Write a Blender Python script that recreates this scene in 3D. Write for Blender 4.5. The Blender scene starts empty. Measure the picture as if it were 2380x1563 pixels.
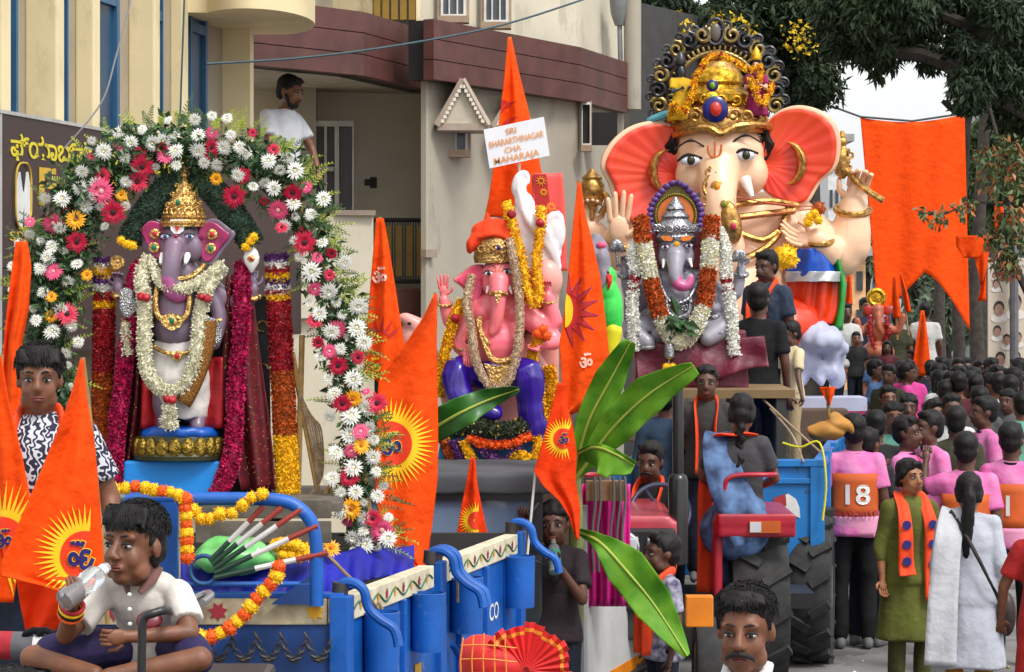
import bpy, bmesh, math, random
import numpy as np
from mathutils import Vector, Matrix, Euler, noise as mnoise
random.seed(7)
S = bpy.context.scene
COL = S.collection
PI = math.pi
# ---------------------------------------------------------------- camera
FOC, CX, CY, HOR, CAMZ = 6043.0, 1190.0, 781.5, 660.0, 2.7    # focal length, centre and horizon in picture units (2380 wide)
cam = bpy.data.cameras.new('camera'); camo = bpy.data.objects.new('camera', cam); COL.objects.link(camo)
cam.sensor_width = 36.0; cam.lens = 36.0 * FOC / 2380.0
cam.shift_y = (HOR - CY) / 2380.0
cam.clip_end = 2000
camo.location = (0, 0, CAMZ); camo.rotation_euler = (PI / 2, 0, 0)
S.camera = camo
# ---------------------------------------------------------------- light
w = bpy.data.worlds.new('World'); S.world = w; w.use_nodes = True
nt = w.node_tree; bg = nt.nodes['Background']
sky = nt.nodes.new('ShaderNodeTexSky'); sky.sky_type = 'NISHITA'; sky.sun_disc = False
sky.sun_elevation = math.radians(55); sky.sun_rotation = math.radians(140)
sky.air_density = 1.2; sky.dust_density = 5.0; sky.ozone_density = 1.0
hs = nt.nodes.new('ShaderNodeHueSaturation'); hs.inputs['Saturation'].default_value = 0.18; hs.inputs['Value'].default_value = 1.4
nt.links.new(sky.outputs[0], hs.inputs['Color']); 
ov = nt.nodes.new('ShaderNodeMix'); ov.data_type = 'RGBA'; ov.inputs[0].default_value = .6; ov.inputs[7].default_value = (6.6, 6.7, 6.9, 1)    # even cloud cover
nt.links.new(hs.outputs[0], ov.inputs[6]); nt.links.new(ov.outputs[2], bg.inputs[0])
bg.inputs[1].default_value = 0.14
sl = bpy.data.lights.new('sun', 'SUN'); sl.energy = 1.5; sl.angle = math.radians(14); sl.color = (1, .96, .9)
so = bpy.data.objects.new('sun', sl); COL.objects.link(so)
def aim_sun(elev, az):      # az: degrees clockwise from +Y of where the sun stands
    e, a = math.radians(elev), math.radians(az)
    d = Vector((math.sin(a) * math.cos(e), math.cos(a) * math.cos(e), math.sin(e)))
    so.rotation_euler = d.to_track_quat('Z', 'Y').to_euler()
aim_sun(55, 140)
S.view_settings.view_transform = 'Standard'; S.view_settings.look = 'None'
S.view_settings.exposure = 0.5; S.view_settings.gamma = 1.0
try: S.view_settings.use_curve_mapping = False
except Exception: pass
# ---------------------------------------------------------------- picture <-> place
def PD(x, y, d):            # point seen at picture (x, y), d metres in front of the camera
    return Vector(((x - CX) / FOC * d, d, CAMZ + (HOR - y) / FOC * d))
def px(d): return d / FOC   # metres per picture unit at d
# ---------------------------------------------------------------- materials
MATS = {}
def srgb(h):
    h = h.lstrip('#'); c = [int(h[i:i+2], 16) / 255 for i in (0, 2, 4)]
    return tuple(x / 12.92 if x < .04045 else ((x + .055) / 1.055) ** 2.4 for x in c)
def mat(name, col, rough=.7, metal=0, var=.12, scale=6, bump=0, bscale=40, spec=.5, col2=None, trans=0, alpha=1, sheen=0, sub=0, emit=0, vor=False, coat=0, bdist=.01, wear=None, wscale=14, wcut=.62, thin=0):
    if name in MATS: return MATS[name]
    if isinstance(col, str): col = srgb(col)
    if isinstance(col2, str): col2 = srgb(col2)
    m = bpy.data.materials.new(name); m.use_nodes = True; t = m.node_tree; b = t.nodes['Principled BSDF']
    b.inputs['Roughness'].default_value = rough; b.inputs['Metallic'].default_value = metal
    b.inputs['Specular IOR Level'].default_value = spec
    if trans: b.inputs['Transmission Weight'].default_value = trans
    if sub: b.inputs['Subsurface Weight'].default_value = sub; b.inputs['Subsurface Radius'].default_value = (.02, .008, .004); b.inputs['Subsurface Scale'].default_value = .3
    if sheen: b.inputs['Sheen Weight'].default_value = sheen; b.inputs['Sheen Roughness'].default_value = .4
    if coat: b.inputs['Coat Weight'].default_value = coat; b.inputs['Coat Roughness'].default_value = .12
    tc = t.nodes.new('ShaderNodeTexCoord')
    n = t.nodes.new('ShaderNodeTexNoise'); n.inputs['Scale'].default_value = scale; n.inputs['Detail'].default_value = 5
    t.links.new(tc.outputs['Object'], n.inputs['Vector'])
    mx = t.nodes.new('ShaderNodeMix'); mx.data_type = 'RGBA'
    c1 = col; c2 = col2
    if c2 is None: c1 = tuple(max(0, x * (1 - var)) for x in col); c2 = tuple(min(1, x * (1 + var)) for x in col)
    mx.inputs[6].default_value = (*c1, 1); mx.inputs[7].default_value = (*c2, 1)
    rp = t.nodes.new('ShaderNodeMapRange'); rp.inputs[1].default_value = .35; rp.inputs[2].default_value = .65
    t.links.new(n.outputs['Fac'], rp.inputs[0]); t.links.new(rp.outputs[0], mx.inputs[0])
    out = mx.outputs[2]
    if wear is not None:      # chipped or rubbed patches
        if isinstance(wear, str): wear = srgb(wear)
        n3 = t.nodes.new('ShaderNodeTexNoise'); n3.inputs['Scale'].default_value = wscale; n3.inputs['Detail'].default_value = 9; n3.inputs['Roughness'].default_value = .68
        mp = t.nodes.new('ShaderNodeMapping'); mp.inputs['Scale'].default_value = (1, 1, .45); t.links.new(tc.outputs['Object'], mp.inputs[0]); t.links.new(mp.outputs[0], n3.inputs['Vector'])
        r3 = t.nodes.new('ShaderNodeMapRange'); r3.inputs[1].default_value = wcut; r3.inputs[2].default_value = wcut + .05; t.links.new(n3.outputs['Fac'], r3.inputs[0])
        m3 = t.nodes.new('ShaderNodeMix'); m3.data_type = 'RGBA'; m3.inputs[7].default_value = (*wear, 1); t.links.new(out, m3.inputs[6]); t.links.new(r3.outputs[0], m3.inputs[0]); out = m3.outputs[2]
    t.links.new(out, b.inputs['Base Color'])
    if bump:
        n2 = t.nodes.new('ShaderNodeTexVoronoi' if vor else 'ShaderNodeTexNoise'); n2.inputs['Scale'].default_value = bscale
        if not vor: n2.inputs['Detail'].default_value = 3
        t.links.new(tc.outputs['Object'], n2.inputs['Vector'])
        bp = t.nodes.new('ShaderNodeBump'); bp.inputs['Strength'].default_value = bump; bp.inputs['Distance'].default_value = bdist
        t.links.new(n2.outputs[0], bp.inputs['Height']); t.links.new(bp.outputs[0], b.inputs['Normal'])
    if emit: b.inputs['Emission Color'].default_value = (*col, 1); b.inputs['Emission Strength'].default_value = emit
    if thin:                 # thin cloth or leaf: light passes through
        tr_ = t.nodes.new('ShaderNodeBsdfTranslucent'); t.links.new(out, tr_.inputs[0]); ms = t.nodes.new('ShaderNodeMixShader'); ms.inputs[0].default_value = thin
        t.links.new(b.outputs[0], ms.inputs[1]); t.links.new(tr_.outputs[0], ms.inputs[2]); t.links.new(ms.outputs[0], t.nodes['Material Output'].inputs[0])
    MATS[name] = m
    return m
# ---------------------------------------------------------------- objects
ORG = {}
def tag(o, label=None, cat=None, group=None, kind=None):
    if label: o['label'] = label
    if cat: o['category'] = cat
    if group: o['group'] = group
    if kind: o['kind'] = kind
    return o
def thing(name, loc, label, cat, group=None):
    o = bpy.data.objects.new(name, None); o.empty_display_size = .1; COL.objects.link(o)
    o.location = loc; ORG[o] = Vector(loc)
    return tag(o, label, cat, group)
class MB:
    def __init__(s): s.v = []; s.f = []; s.mi = []; s.n = 0; s.cur = 0
    def add(s, v, f, M=None):
        v = np.asarray(v, float).reshape(-1, 3)
        if M is not None:
            A = np.array(M); v = v @ A[:3, :3].T + A[:3, 3]
        s.v.append(v); k = s.n; s.f += [tuple(i + k for i in q) for q in f]; s.mi += [s.cur] * len(f); s.n += len(v)
        return s
    def box(s, c, size, R=None, taper=1):
        x, y, z = (a / 2 for a in size)
        v = [(-x, -y, -z), (x, -y, -z), (x, y, -z), (-x, y, -z), (-x*taper, -y*taper, z), (x*taper, -y*taper, z), (x*taper, y*taper, z), (-x*taper, y*taper, z)]
        M = Matrix.Translation(c) @ (R.to_4x4() if R is not None else Matrix())
        return s.add(v, [(3,2,1,0), (4,5,6,7), (0,1,5,4), (1,2,6,5), (2,3,7,6), (3,0,4,7)], M)
    def hexa(s, p):   # 8 corners: bottom 4, top 4
        return s.add([tuple(q) for q in p], [(3,2,1,0), (4,5,6,7), (0,1,5,4), (1,2,6,5), (2,3,7,6), (3,0,4,7)])
    def ell(s, c, r, R=None, seg=14, ring=9):
        v = [(0, 0, 1)]
        for i in range(1, ring):
            a = PI * i / ring
            for j in range(seg):
                b = 2 * PI * j / seg; v.append((math.sin(a) * math.cos(b), math.sin(a) * math.sin(b), math.cos(a)))
        v.append((0, 0, -1)); f = []
        for j in range(seg): f.append((0, 1 + j, 1 + (j + 1) % seg))
        for i in range(ring - 2):
            for j in range(seg):
                a = 1 + i * seg + j; b = 1 + i * seg + (j + 1) % seg; f.append((a, a + seg, b + seg, b))
        L = len(v) - 1; o = 1 + (ring - 2) * seg
        for j in range(seg): f.append((L, o + (j + 1) % seg, o + j))
        if not hasattr(r, '__len__'): r = (r, r, r)
        M = Matrix.Translation(c) @ (R.to_4x4() if R is not None else Matrix()) @ Matrix.Diagonal((*r, 1))
        return s.add(v, f, M)
    def tube(s, pts, rad, seg=8, cap=True, flat=None, up=None):
        pts = [Vector(p) for p in pts]; n = len(pts)
        if not hasattr(rad, '__len__'): rad = [rad] * n
        v = []; prev = None
        for i, p in enumerate(pts):
            t = (pts[min(i + 1, n - 1)] - pts[max(i - 1, 0)])
            t = t.normalized() if t.length > 1e-9 else Vector((0, 0, 1))
            if prev is None:
                a = Vector(up) if up is not None else (Vector((0, 0, 1)) if abs(t.z) < .9 else Vector((0, 1, 0)))
                e1 = t.cross(a).normalized()
            else:
                e1 = prev - t * prev.dot(t); e1 = e1.normalized() if e1.length > 1e-6 else t.orthogonal().normalized()
            prev = e1; e2 = t.cross(e1)
            fl = 1 if flat is None else (flat[i] if hasattr(flat, '__len__') else flat)
            for j in range(seg):
                b = 2 * PI * j / seg; v.append(p + e1 * (rad[i] * math.cos(b)) + e2 * (rad[i] * fl * math.sin(b)))
        f = []
        for i in range(n - 1):
            for j in range(seg):
                a = i * seg + j; b = i * seg + (j + 1) % seg; f.append((a, b, b + seg, a + seg))
        if cap: f.append(tuple(range(seg - 1, -1, -1))); f.append(tuple((n - 1) * seg + j for j in range(seg)))
        return s.add([tuple(q) for q in v], f)
    def cap(s, a, b, ra, rb, seg=12):    # round-ended limb
        a, b = Vector(a), Vector(b); d = (b - a); L = d.length; u = d / L if L > 1e-9 else Vector((0, 0, 1))
        pts = []; rr = []
        for k in (-1, -.8, -.45): pts.append(a + u * ra * k); rr.append(ra * math.sqrt(max(.02, 1 - k * k)))
        pts.append(a); rr.append(ra); pts.append(b); rr.append(rb)
        for k in (.45, .8, 1): pts.append(b + u * rb * k); rr.append(rb * math.sqrt(max(.02, 1 - k * k)))
        return s.tube(pts, rr, seg)
    def lathe(s, prof, c=(0, 0, 0), seg=20, R=None, sy=1):
        v = []; f = []
        for r, z in prof:
            for j in range(seg): b = 2 * PI * j / seg; v.append((r * math.cos(b), r * sy * math.sin(b), z))
        for i in range(len(prof) - 1):
            for j in range(seg):
                a = i * seg + j; b = i * seg + (j + 1) % seg; f.append((a, b, b + seg, a + seg))
        f.append(tuple(range(seg - 1, -1, -1))); k = (len(prof) - 1) * seg; f.append(tuple(k + j for j in range(seg)))
        return s.add(v, f, Matrix.Translation(c) @ (R.to_4x4() if R is not None else Matrix()))
    def torus(s, c, R0, r, R=None, seg=28, sg=8, sz=1, arc=(0, 2 * PI)):
        full = abs(arc[1] - arc[0] - 2 * PI) < 1e-6
        M = Matrix.Translation(c) @ (R.to_4x4() if R is not None else Matrix())
        pts = [M @ Vector((R0 * math.cos(a), R0 * sz * math.sin(a), 0)) for a in [arc[0] + (arc[1] - arc[0]) * i / seg for i in range(seg + 1)]]
        return s.tube(pts, r, sg)
    def grid(s, P, thick=0):    # P[i][j] points
        n, m = len(P), len(P[0]); v = [tuple(q) for r in P for q in r]
        f = [(i*m+j, i*m+j+1, (i+1)*m+j+1, (i+1)*m+j) for i in range(n-1) for j in range(m-1)]
        return s.add(v, f)
    def prism(s, poly, a, b):   # poly of 3D points extruded along vector from a to b offset
        n = len(poly); a, b = Vector(a), Vector(b)
        v = [tuple(Vector(p) + a) for p in poly] + [tuple(Vector(p) + b) for p in poly]
        f = [tuple(range(n))[::-1], tuple(range(n, 2*n))] + [(i, (i+1) % n, (i+1) % n + n, i + n) for i in range(n)]
        return s.add(v, f)
    def mesh(s, name, org=(0, 0, 0)):
        me = bpy.data.meshes.new(name)
        if s.n:
            V = np.concatenate(s.v) - np.array(org)
            me.from_pydata(V.tolist(), [], s.f)
        return me
    def build(s, name, m, parent=None, smooth=True, angle=40, solid=0, bevel=0):
        allv = np.concatenate(s.v)
        if parent is not None: org = ORG[parent]
        else: mn, mx = allv.min(0), allv.max(0); org = Vector(((mn[0]+mx[0])/2, (mn[1]+mx[1])/2, mn[2]))
        me = s.mesh(name, org)
        if bevel or solid:
            bm = bmesh.new(); bm.from_mesh(me)
            if solid: bmesh.ops.solidify(bm, geom=bm.faces[:], thickness=solid)
            if bevel:
                bmesh.ops.remove_doubles(bm, verts=bm.verts[:], dist=1e-5)
                es = [e for e in bm.edges if len(e.link_faces) == 2 and e.calc_face_angle(0) > .6]
                bmesh.ops.bevel(bm, geom=es, offset=bevel, segments=2, profile=.6, affect='EDGES', clamp_overlap=True)
            bm.to_mesh(me); bm.free()
        ms = m if isinstance(m, (list, tuple)) else [m]
        for q in ms: me.materials.append(q)
        if len(ms) > 1 and not (bevel or solid): me.polygons.foreach_set('material_index', s.mi)
        return link(name, me, parent, org, smooth, angle)
def link(name, me, parent, org, smooth=True, angle=40):
    if smooth:
        me.shade_smooth()
        if angle < 180: me.set_sharp_from_angle(angle=math.radians(angle))
    o = bpy.data.objects.new(name, me); COL.objects.link(o)
    if parent is None: o.location = org; ORG[o] = Vector(org)
    else: o.parent = parent; ORG[o] = Vector(ORG[parent])
    return o
def inst(name, me, parent, pos, R=None, sc=1):    # piece sharing mesh data, pos in world
    o = bpy.data.objects.new(name, me); COL.objects.link(o)
    o.parent = parent; o.location = Vector(pos) - ORG[parent]; ORG[o] = Vector(pos)
    if R is not None: o.rotation_euler = R if isinstance(R, (Euler, tuple)) else R.to_euler()
    o.scale = (sc, sc, sc) if not hasattr(sc, '__len__') else sc
    return o
TMP = bpy.data.scenes.new('tmp')
def blob(mb, voxel, smooth=2, extra=None, name='x', org=(0, 0, 0), disp=None):
    """union of the shapes in mb as one continuous skin"""
    me = mb.mesh('tmpmesh', (0, 0, 0)); o = bpy.data.objects.new('tmpobj', me); TMP.collection.objects.link(o)
    r = o.modifiers.new('r', 'REMESH'); r.mode = 'VOXEL'; r.voxel_size = voxel; r.adaptivity = 0
    if smooth: q = o.modifiers.new('s', 'SMOOTH'); q.iterations = smooth; q.factor = .5
    vl = TMP.view_layers[0]; vl.update(); dg = vl.depsgraph
    out = bpy.data.meshes.new_from_object(o.evaluated_get(dg))
    bpy.data.objects.remove(o); bpy.data.meshes.remove(me)
    k = len(out.vertices); V = np.empty(k * 3); out.vertices.foreach_get('co', V); V = V.reshape(-1, 3)
    if disp is not None: V = disp(V)
    F = [tuple(p.vertices) for p in out.polygons]; bpy.data.meshes.remove(out)
    b = MB(); b.add(V, F)
    if extra is not None and extra.n:
        b.add(np.concatenate(extra.v), extra.f)
    return b
def rotz(a): return Matrix.Rotation(a, 3, 'Z')
def rot(x=0, y=0, z=0): return Euler((math.radians(x), math.radians(y), math.radians(z))).to_matrix()
def interp(poly, y):      # x on a polyline monotone in y
    if y <= poly[0][1]: return poly[0][0]
    for (x0, y0), (x1, y1) in zip(poly, poly[1:]):
        if y <= y1: return x0 + (x1 - x0) * ((y - y0) / (y1 - y0) if y1 > y0 else 0)
    return poly[-1][0]
def smoothpath(pts, n=6):   # Catmull-Rom
    pts = [Vector(p) for p in pts]; out = []
    for i in range(len(pts) - 1):
        p0, p1, p2, p3 = pts[max(i-1, 0)], pts[i], pts[i+1], pts[min(i+2, len(pts)-1)]
        for k in range(n):
            t = k / n; out.append(.5 * ((2*p1) + (p2-p0)*t + (2*p0-5*p1+4*p2-p3)*t*t + (3*p1-p0-3*p2+p3)*t*t*t))
    out.append(pts[-1]); return out
def text_mesh(body, size=1.0, mirror=False, bold=0.0):
    """flat outline of a line of lettering, centred, in x/z: list of verts2d, faces"""
    cu = bpy.data.curves.new('t', 'FONT'); cu.body = body; cu.size = size; cu.align_x = 'CENTER'; cu.align_y = 'CENTER'; cu.offset = bold; cu.resolution_u = 3
    o = bpy.data.objects.new('t', cu); TMP.collection.objects.link(o); vl = TMP.view_layers[0]; vl.update()
    me = bpy.data.meshes.new_from_object(o.evaluated_get(vl.depsgraph))
    bm = bmesh.new(); bm.from_mesh(me); bpy.data.objects.remove(o); bpy.data.meshes.remove(me); bpy.data.curves.remove(cu)
    bmesh.ops.remove_doubles(bm, verts=bm.verts[:], dist=1e-4)
    V = np.array([v.co[:2] for v in bm.verts]) if len(bm.verts) else np.zeros((0, 2)); bm.verts.index_update(); F = [tuple(v.index for v in f.verts) for f in bm.faces]; bm.free()
    if mirror and len(V): V = V * [-1, 1]; F = [f[::-1] for f in F]
    return V, F
# ================================================================ SETTING
m_asph = mat('asphalt', (.16, .155, .15), .9, var=.2, scale=1.5, bump=.3, bscale=120, wear=(.09, .088, .085), wscale=1.2, wcut=.55)
g = MB(); g.grid([[(-150, -20 + 0*i, 0), (150, -20, 0)] if i == 0 else [(-150, 600, 0), (150, 600, 0)] for i in range(2)])
gr = g.build('ground', mat('ground_dust', (.2, .185, .165), .95, var=.15, scale=.6, bump=.3, bscale=60), smooth=False); tag(gr, kind='structure')
def street_x(Y, off): return .172 * Y + off
g = MB(); g.grid([[(street_x(Y, -3.2), Y, .004), (street_x(Y, 5.6), Y, .004)] for Y in (2, 40, 140)])
tag(g.build('road', m_asph, smooth=False), kind='structure')
g = MB()
for a, b in ((-5.4, -3.2), (5.6, 8.2)):
    p = [(street_x(4, a), 4, 0), (street_x(4, b), 4, 0), (street_x(120, b), 120, 0), (street_x(120, a), 120, 0)]
    g.hexa([*p, *[(q[0], q[1], .14) for q in p]])
tag(g.build('pavement', mat('paving', (.27, .25, .23), .9, var=.15, scale=3, bump=.3, bscale=30), smooth=False), kind='structure')
# scraps of paper on the road
g = MB()
for i in range(420):
    Y = random.uniform(16, 34); X = street_x(Y, random.uniform(-1, 5)); r = random.uniform(.01, .035); a = random.uniform(0, 6.3)
    c, s_ = math.cos(a) * r, math.sin(a) * r; g.cur = random.choice((0, 0, 0, 1, 2))
    g.add([(X - c, Y - s_, .008), (X + s_, Y - c, .008 + r * .5), (X + c, Y + s_, .009), (X - s_, Y + c, .008 + r * .3)], [(0, 1, 2, 3)])
tag(g.build('paper_scraps', [mat('scrap_white', (.75, .74, .72)), mat('scrap_pink', (.7, .1, .3)), mat('scrap_yellow', (.8, .5, .05))], smooth=False), 'scattered confetti and torn paper scraps lying on the grey road', 'litter', kind='stuff')

cream = mat('cream_plaster', '#cfc2a0', .9, var=.08, scale=2.2, bump=.15, bscale=90, wear='#bdb08f', wscale=2.5, wcut=.56)
fincream = mat('fin_plaster', '#d9caa2', .9, var=.09, scale=1.6, bump=.12, bscale=90, wear='#c9ba94', wscale=2.2, wcut=.56)
shadewall = mat('shaded_plaster', '#9c917c', .92, var=.08, scale=2, bump=.12, bscale=80)  # wall behind the fins: its shade is put into a darker plaster colour
wood = mat('maroon_cladding', '#54302b', .55, var=.22, scale=4, bump=.2, bscale=30)
blueglass = mat('blue_window', '#1f4560', .3, var=.25, scale=2)
bluefr = mat('blue_frame', '#2d5a7d', .45)
dark = mat('dark_recess', (.012, .012, .013), .8)
greywall = mat('grey_render', '#a39c8e', .92, var=.07, scale=1.6, bump=.15, bscale=70, wear='#958e81', wscale=1.6, wcut=.55)
palewall = mat('pale_render', '#c9c1ad', .92, var=.07, scale=1.6, bump=.15, bscale=70, wear='#b9b19d', wscale=1.8, wcut=.56)
# ---------------------------------------------------------------- building with fins (left)
LN = Vector((1, -.172, 0)).normalized(); LU = Vector((.172, 1, 0)).normalized()
def W(x, off=0):             # plan point on the facade plane seen at picture x
    a = (x - CX) / FOC; k = -5.67 + off * 1.0147; Y = k / (a - .172); return Vector((a * Y, Y, 0))
fb = thing('finned_building', W(250), 'cream building with tall vertical fins and blue windows', 'building')
def vwall(mb, p, q, z0, z1, t, n=LN):     # vertical slab from p to q, thickness t behind the face
    b = n * -t; mb.hexa([(*p.xy, z0), (*q.xy, z0), (*(q+b).xy, z0), (*(p+b).xy, z0), (*p.xy, z1), (*q.xy, z1), (*(q+b).xy, z1), (*(p+b).xy, z1)])
g = MB(); vwall(g, W(-350), W(517), 0, 9, .3); g.build('wall', shadewall, fb, smooth=False)
g = MB(); q = W(517); g.hexa([(*(q + LN*.22).xy, 0), (*(q + LN*.22 + LU*.1).xy, 0), (*(q - LN*4 + LU*.1).xy, 0), (*(q - LN*4).xy, 0), (*(q + LN*.22).xy, 9), (*(q + LN*.22 + LU*.1).xy, 9), (*(q - LN*4 + LU*.1).xy, 9), (*(q - LN*4).xy, 9)])
g.build('end_wall', fincream, fb, smooth=False)
for xr, xo in ((-60, 6), (58, 132), (175, 217), (298, 358), (395, 425)):
    p = W(xr); lo, hi = 0.0, 1.5
    for _ in range(30):
        mid = (lo + hi) / 2; t = p + LN * mid
        if t.x / t.y * FOC + CX < xo: lo = mid
        else: hi = mid
    g = MB(); o = p + LN * lo; u = LU * .14
    g.hexa([(*p.xy, 2.6), (*o.xy, 2.6), (*(o+u).xy, 2.6), (*(p+u).xy, 2.6), (*p.xy, 9), (*o.xy, 9), (*(o+u).xy, 9), (*(p+u).xy, 9)])
    g.build('fin', fincream, fb, smooth=False, bevel=.012)
for x0, x1, zt in ((-20, 24, 8.5), (118, 142, 8.5), (206, 262, 5.1), (352, 364, 8.5), (428, 468, 5.05)):
    p, q = W(x0) + LN * .02, W(x1) + LN * .02
    win = MB(); vwall(win, p, q, 2.4, zt, .05); o = win.build('window', blueglass, fb, smooth=False)
    fr = MB()
    for a, b in ((p, p + (q - p) * .12), (p + (q - p) * .88, q)): vwall(fr, a + LN * .03, b + LN * .03, 2.4, zt, .05)
    for z in (3.4, 4.55, zt - .06): vwall(fr, p + LN * .028, q + LN * .028, z, z + .07, .05)
    fr.build('frame', bluefr, o, smooth=False)
    if zt < 6:
        tp = MB(); vwall(tp, p, q, zt, zt + .75, .05); tp.build('ventilator', mat('dark_louvre', (.02, .025, .03), .5), fb, smooth=False)
# rounded balcony slab at the top
g = MB(); c = PD(600, 40, 19.5); pts = []
for i in range(25):
    a = -PI * .75 + PI * 1.15 * i / 24; pts.append(Vector((c.x + .0 + .42 * math.cos(a), c.y + 1.0 * math.sin(a), 0)))
pts += [Vector((c.x - 2.6, c.y + 1.2, 0)), Vector((c.x - 2.6, c.y - .9, 0))]
g.prism(pts, (0, 0, 4.66), (0, 0, 5.4)); g.build('balcony_slab', mat('canopy_cream', '#d8c79d', .85, var=.1, scale=2), fb, smooth=True, angle=30)
# shop sign
def SG(x, y, off=.42, eps=0):        # point on the sign face
    p = W(x, off + eps); return Vector((p.x, p.y, CAMZ + (HOR - y) / FOC * p.y))
sg = thing('shop_sign', W(100, .42) + Vector((0, 0, 2.2)), 'dark brown shop signboard with gold Kannada lettering and suit picture', 'sign')
zt = SG(4, 264).z; zb = SG(4, 830).z
g = MB(); vwall(g, W(4, .42), W(700, .42), zb, zt, .16); g.build('board', mat('sign_brown', '#2e2222', .4, var=.1), sg, smooth=False)
g = MB()
vwall(g, W(1, .425), W(5, .425), zb, zt + .01, .18); vwall(g, W(1, .43), W(700, .43), zt, zt + .02, .18); g.build('frame', mat('sign_rim', (.4, .4, .38), .5), sg, smooth=False)
gold_s = mat('sign_gold', '#c9a52a', .45, var=.15, scale=9); lemon = mat('sign_lemon', '#d3c32f', .5)
def sign_text(body, x0, x1, y0, y1, m, name='lettering', skew=.155, bold=0):
    V, F = text_mesh(body, bold=bold); mn, mx_ = V.min(0), V.max(0); U = (V - mn) / (mx_ - mn); g = MB()
    P = []
    for u, v in U:
        x = x0 + (x1 - x0) * u; y = y1 + (y0 - y1) * v + (x - x0) * skew * (1 if y0 < 660 else -1) * (660 - (y0 + y1) / 2) / 400
        P.append(SG(x, y, eps=.006))
    g.add([tuple(p) for p in P], F); return g.build(name, m, sg, smooth=False, solid=.004)
sign_text('ಫ್ಯಾಬ್ಸ್ ಮೆನ್ಸ್ ವೇರ್', 26, 440, 308, 372, lemon, bold=.015)
sign_text('FABS', 92, 300, 388, 478, gold_s, bold=.01)
sign_text('SPECIALISTS', 24, 200, 538, 560, gold_s)
g = MB()
for a in np.linspace(0, 2 * PI, 40): pass
ring = [SG(55 + 18 * math.copysign(abs(math.cos(a)) ** .6, math.cos(a)), 455 + 76 * math.copysign(abs(math.sin(a)) ** .6, math.sin(a)), eps=.012) for a in np.linspace(0, 2 * PI, 41)]
g.tube(ring, .006, 6); g.build('oval_frame', gold_s, sg)
def sgpoly(pts, m, name, eps): g = MB(); g.add([tuple(SG(x, y, eps=eps)) for x, y in pts], [tuple(range(len(pts)))[::-1]]); return g.build(name, m, sg, smooth=False, solid=.003)
sgpoly([(44, 400), (66, 400), (72, 440), (70, 525), (58, 528), (56, 470), (53, 528), (41, 525), (38, 440)], mat('suit_white', (.62, .63, .62), .6), 'suit_print', .008)
sgpoly([(50, 398), (61, 398), (56, 446)], mat('suit_black', (.02, .02, .02), .6), 'lapel_print', .014)
# ---------------------------------------------------------------- corner building with cladding (middle)
cb = thing('clad_building', PD(1000, 660, 23).xy.to_3d(), 'beige corner building with maroon clad balcony bands and a door', 'building')
def PZ(x, d): return Vector(((x - CX) / FOC * d, d, 0))
def seg_wall(name, pts, z0, z1, m, t=.25, back=None):
    """wall along plan points (x,d), thickness t away from the camera"""
    g = MB(); P = [PZ(*p) for p in pts]
    for a, b in zip(P, P[1:]):
        n = Vector((-(b - a).y, (b - a).x, 0)).normalized() * t
        g.hexa([(*a.xy, z0), (*b.xy, z0), (*(b+n).xy, z0), (*(a+n).xy, z0), (*a.xy, z1), (*b.xy, z1), (*(b+n).xy, z1), (*(a+n).xy, z1)])
    return g.build(name, m, cb, smooth=False)
B1 = [(480, 20.6), (845, 22.1), (1016, 24.05)]; B2 = [(1008, 22.5), (1350, 25.2), (1462, 27)]
for B, nm in ((B1, 1), (B2, 2)):
    z0, z1 = 4.47, 5.02 if nm == 1 else 5.0
    for k in range(3):   # three long boards with open joints
        a = z0 + (z1 - z0) * k / 3; b = z0 + (z1 - z0) * (k + 1) / 3 - .008
        seg_wall('cladding_board', B, a, b, wood, .1)
    seg_wall('balcony_edge', [(x, d + .06) for x, d in B], z0 + .004, z1 - .01, dark, .25)
# end return of band 2 and soffits
g = MB(); P1 = [PZ(x, d + .1) for x, d in B1] + [PZ(1016, 27), PZ(480, 27)]; g.prism(P1, (0, 0, 4.49), (0, 0, 4.55)); g.build('soffit', mat('soffit_grey', '#b8b0a2', .9), cb, smooth=False)
g = MB(); P1 = [PZ(x, d + .1) for x, d in B2] + [PZ(1462, 31), PZ(1008, 31)]; g.prism(P1, (0, 0, 4.5), (0, 0, 4.56)); g.build('soffit', mat('soffit_grey', '#b8b0a2', .9), cb, smooth=False)
# upper storey
seg_wall('upper_wall', [(480, 23.2), (870, 24.3)], 5.0, 9, palewall)
seg_wall('upper_wall', [(966, 23.4), (1340, 26.2), (1452, 28)], 4.99, 9, palewall, .05)
for x in (866, 966): seg_wall('pier', [(x, 23.35), (x + 12, 23.4)], 5.0, 9, cream, .5)
def bars(x0, x1, d0, d1, z0, z1, n, name='railing', m=None):
    rl = MB(); 
    for z in (z0, z1): rl.tube([PZ(x0, d0) + Vector((0, 0, z)), PZ(x1, d1) + Vector((0, 0, z))], .022, 6)
    o = rl.build(name, m or mat('black_iron', (.015, .015, .016), .5), cb)
    me = None
    for i in range(n):
        t = (i + .5) / n; p = PZ(x0 + (x1 - x0) * t, d0 + (d1 - d0) * t); g = MB(); g.box((0, 0, (z1 - z0) / 2), (.014, .014, z1 - z0))
        if me is None: me = g.mesh('bar'); me.materials.append(m or mat('black_iron', (.015, .015, .016), .5))
        inst('bar', me, o, p + Vector((0, 0, z0)))
    me = None
    for i in range(n // 4):
        t = (i + .5) / (n // 4); p = PZ(x0 + (x1 - x0) * t, d0 + (d1 - d0) * t - .015); g = MB(); g.box((0, 0, (z1 - z0) / 2), (.06, .02, (z1 - z0) * .82))
        if me is None: me = g.mesh('panel'); me.materials.append(mat('yellow_panel', '#8a6a1a', .5))
        inst('yellow_panel', me, o, p + Vector((0, 0, z0)))
    return o
bars(866, 968, 23.3, 23.35, 5.0, 5.75, 20)
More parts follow.
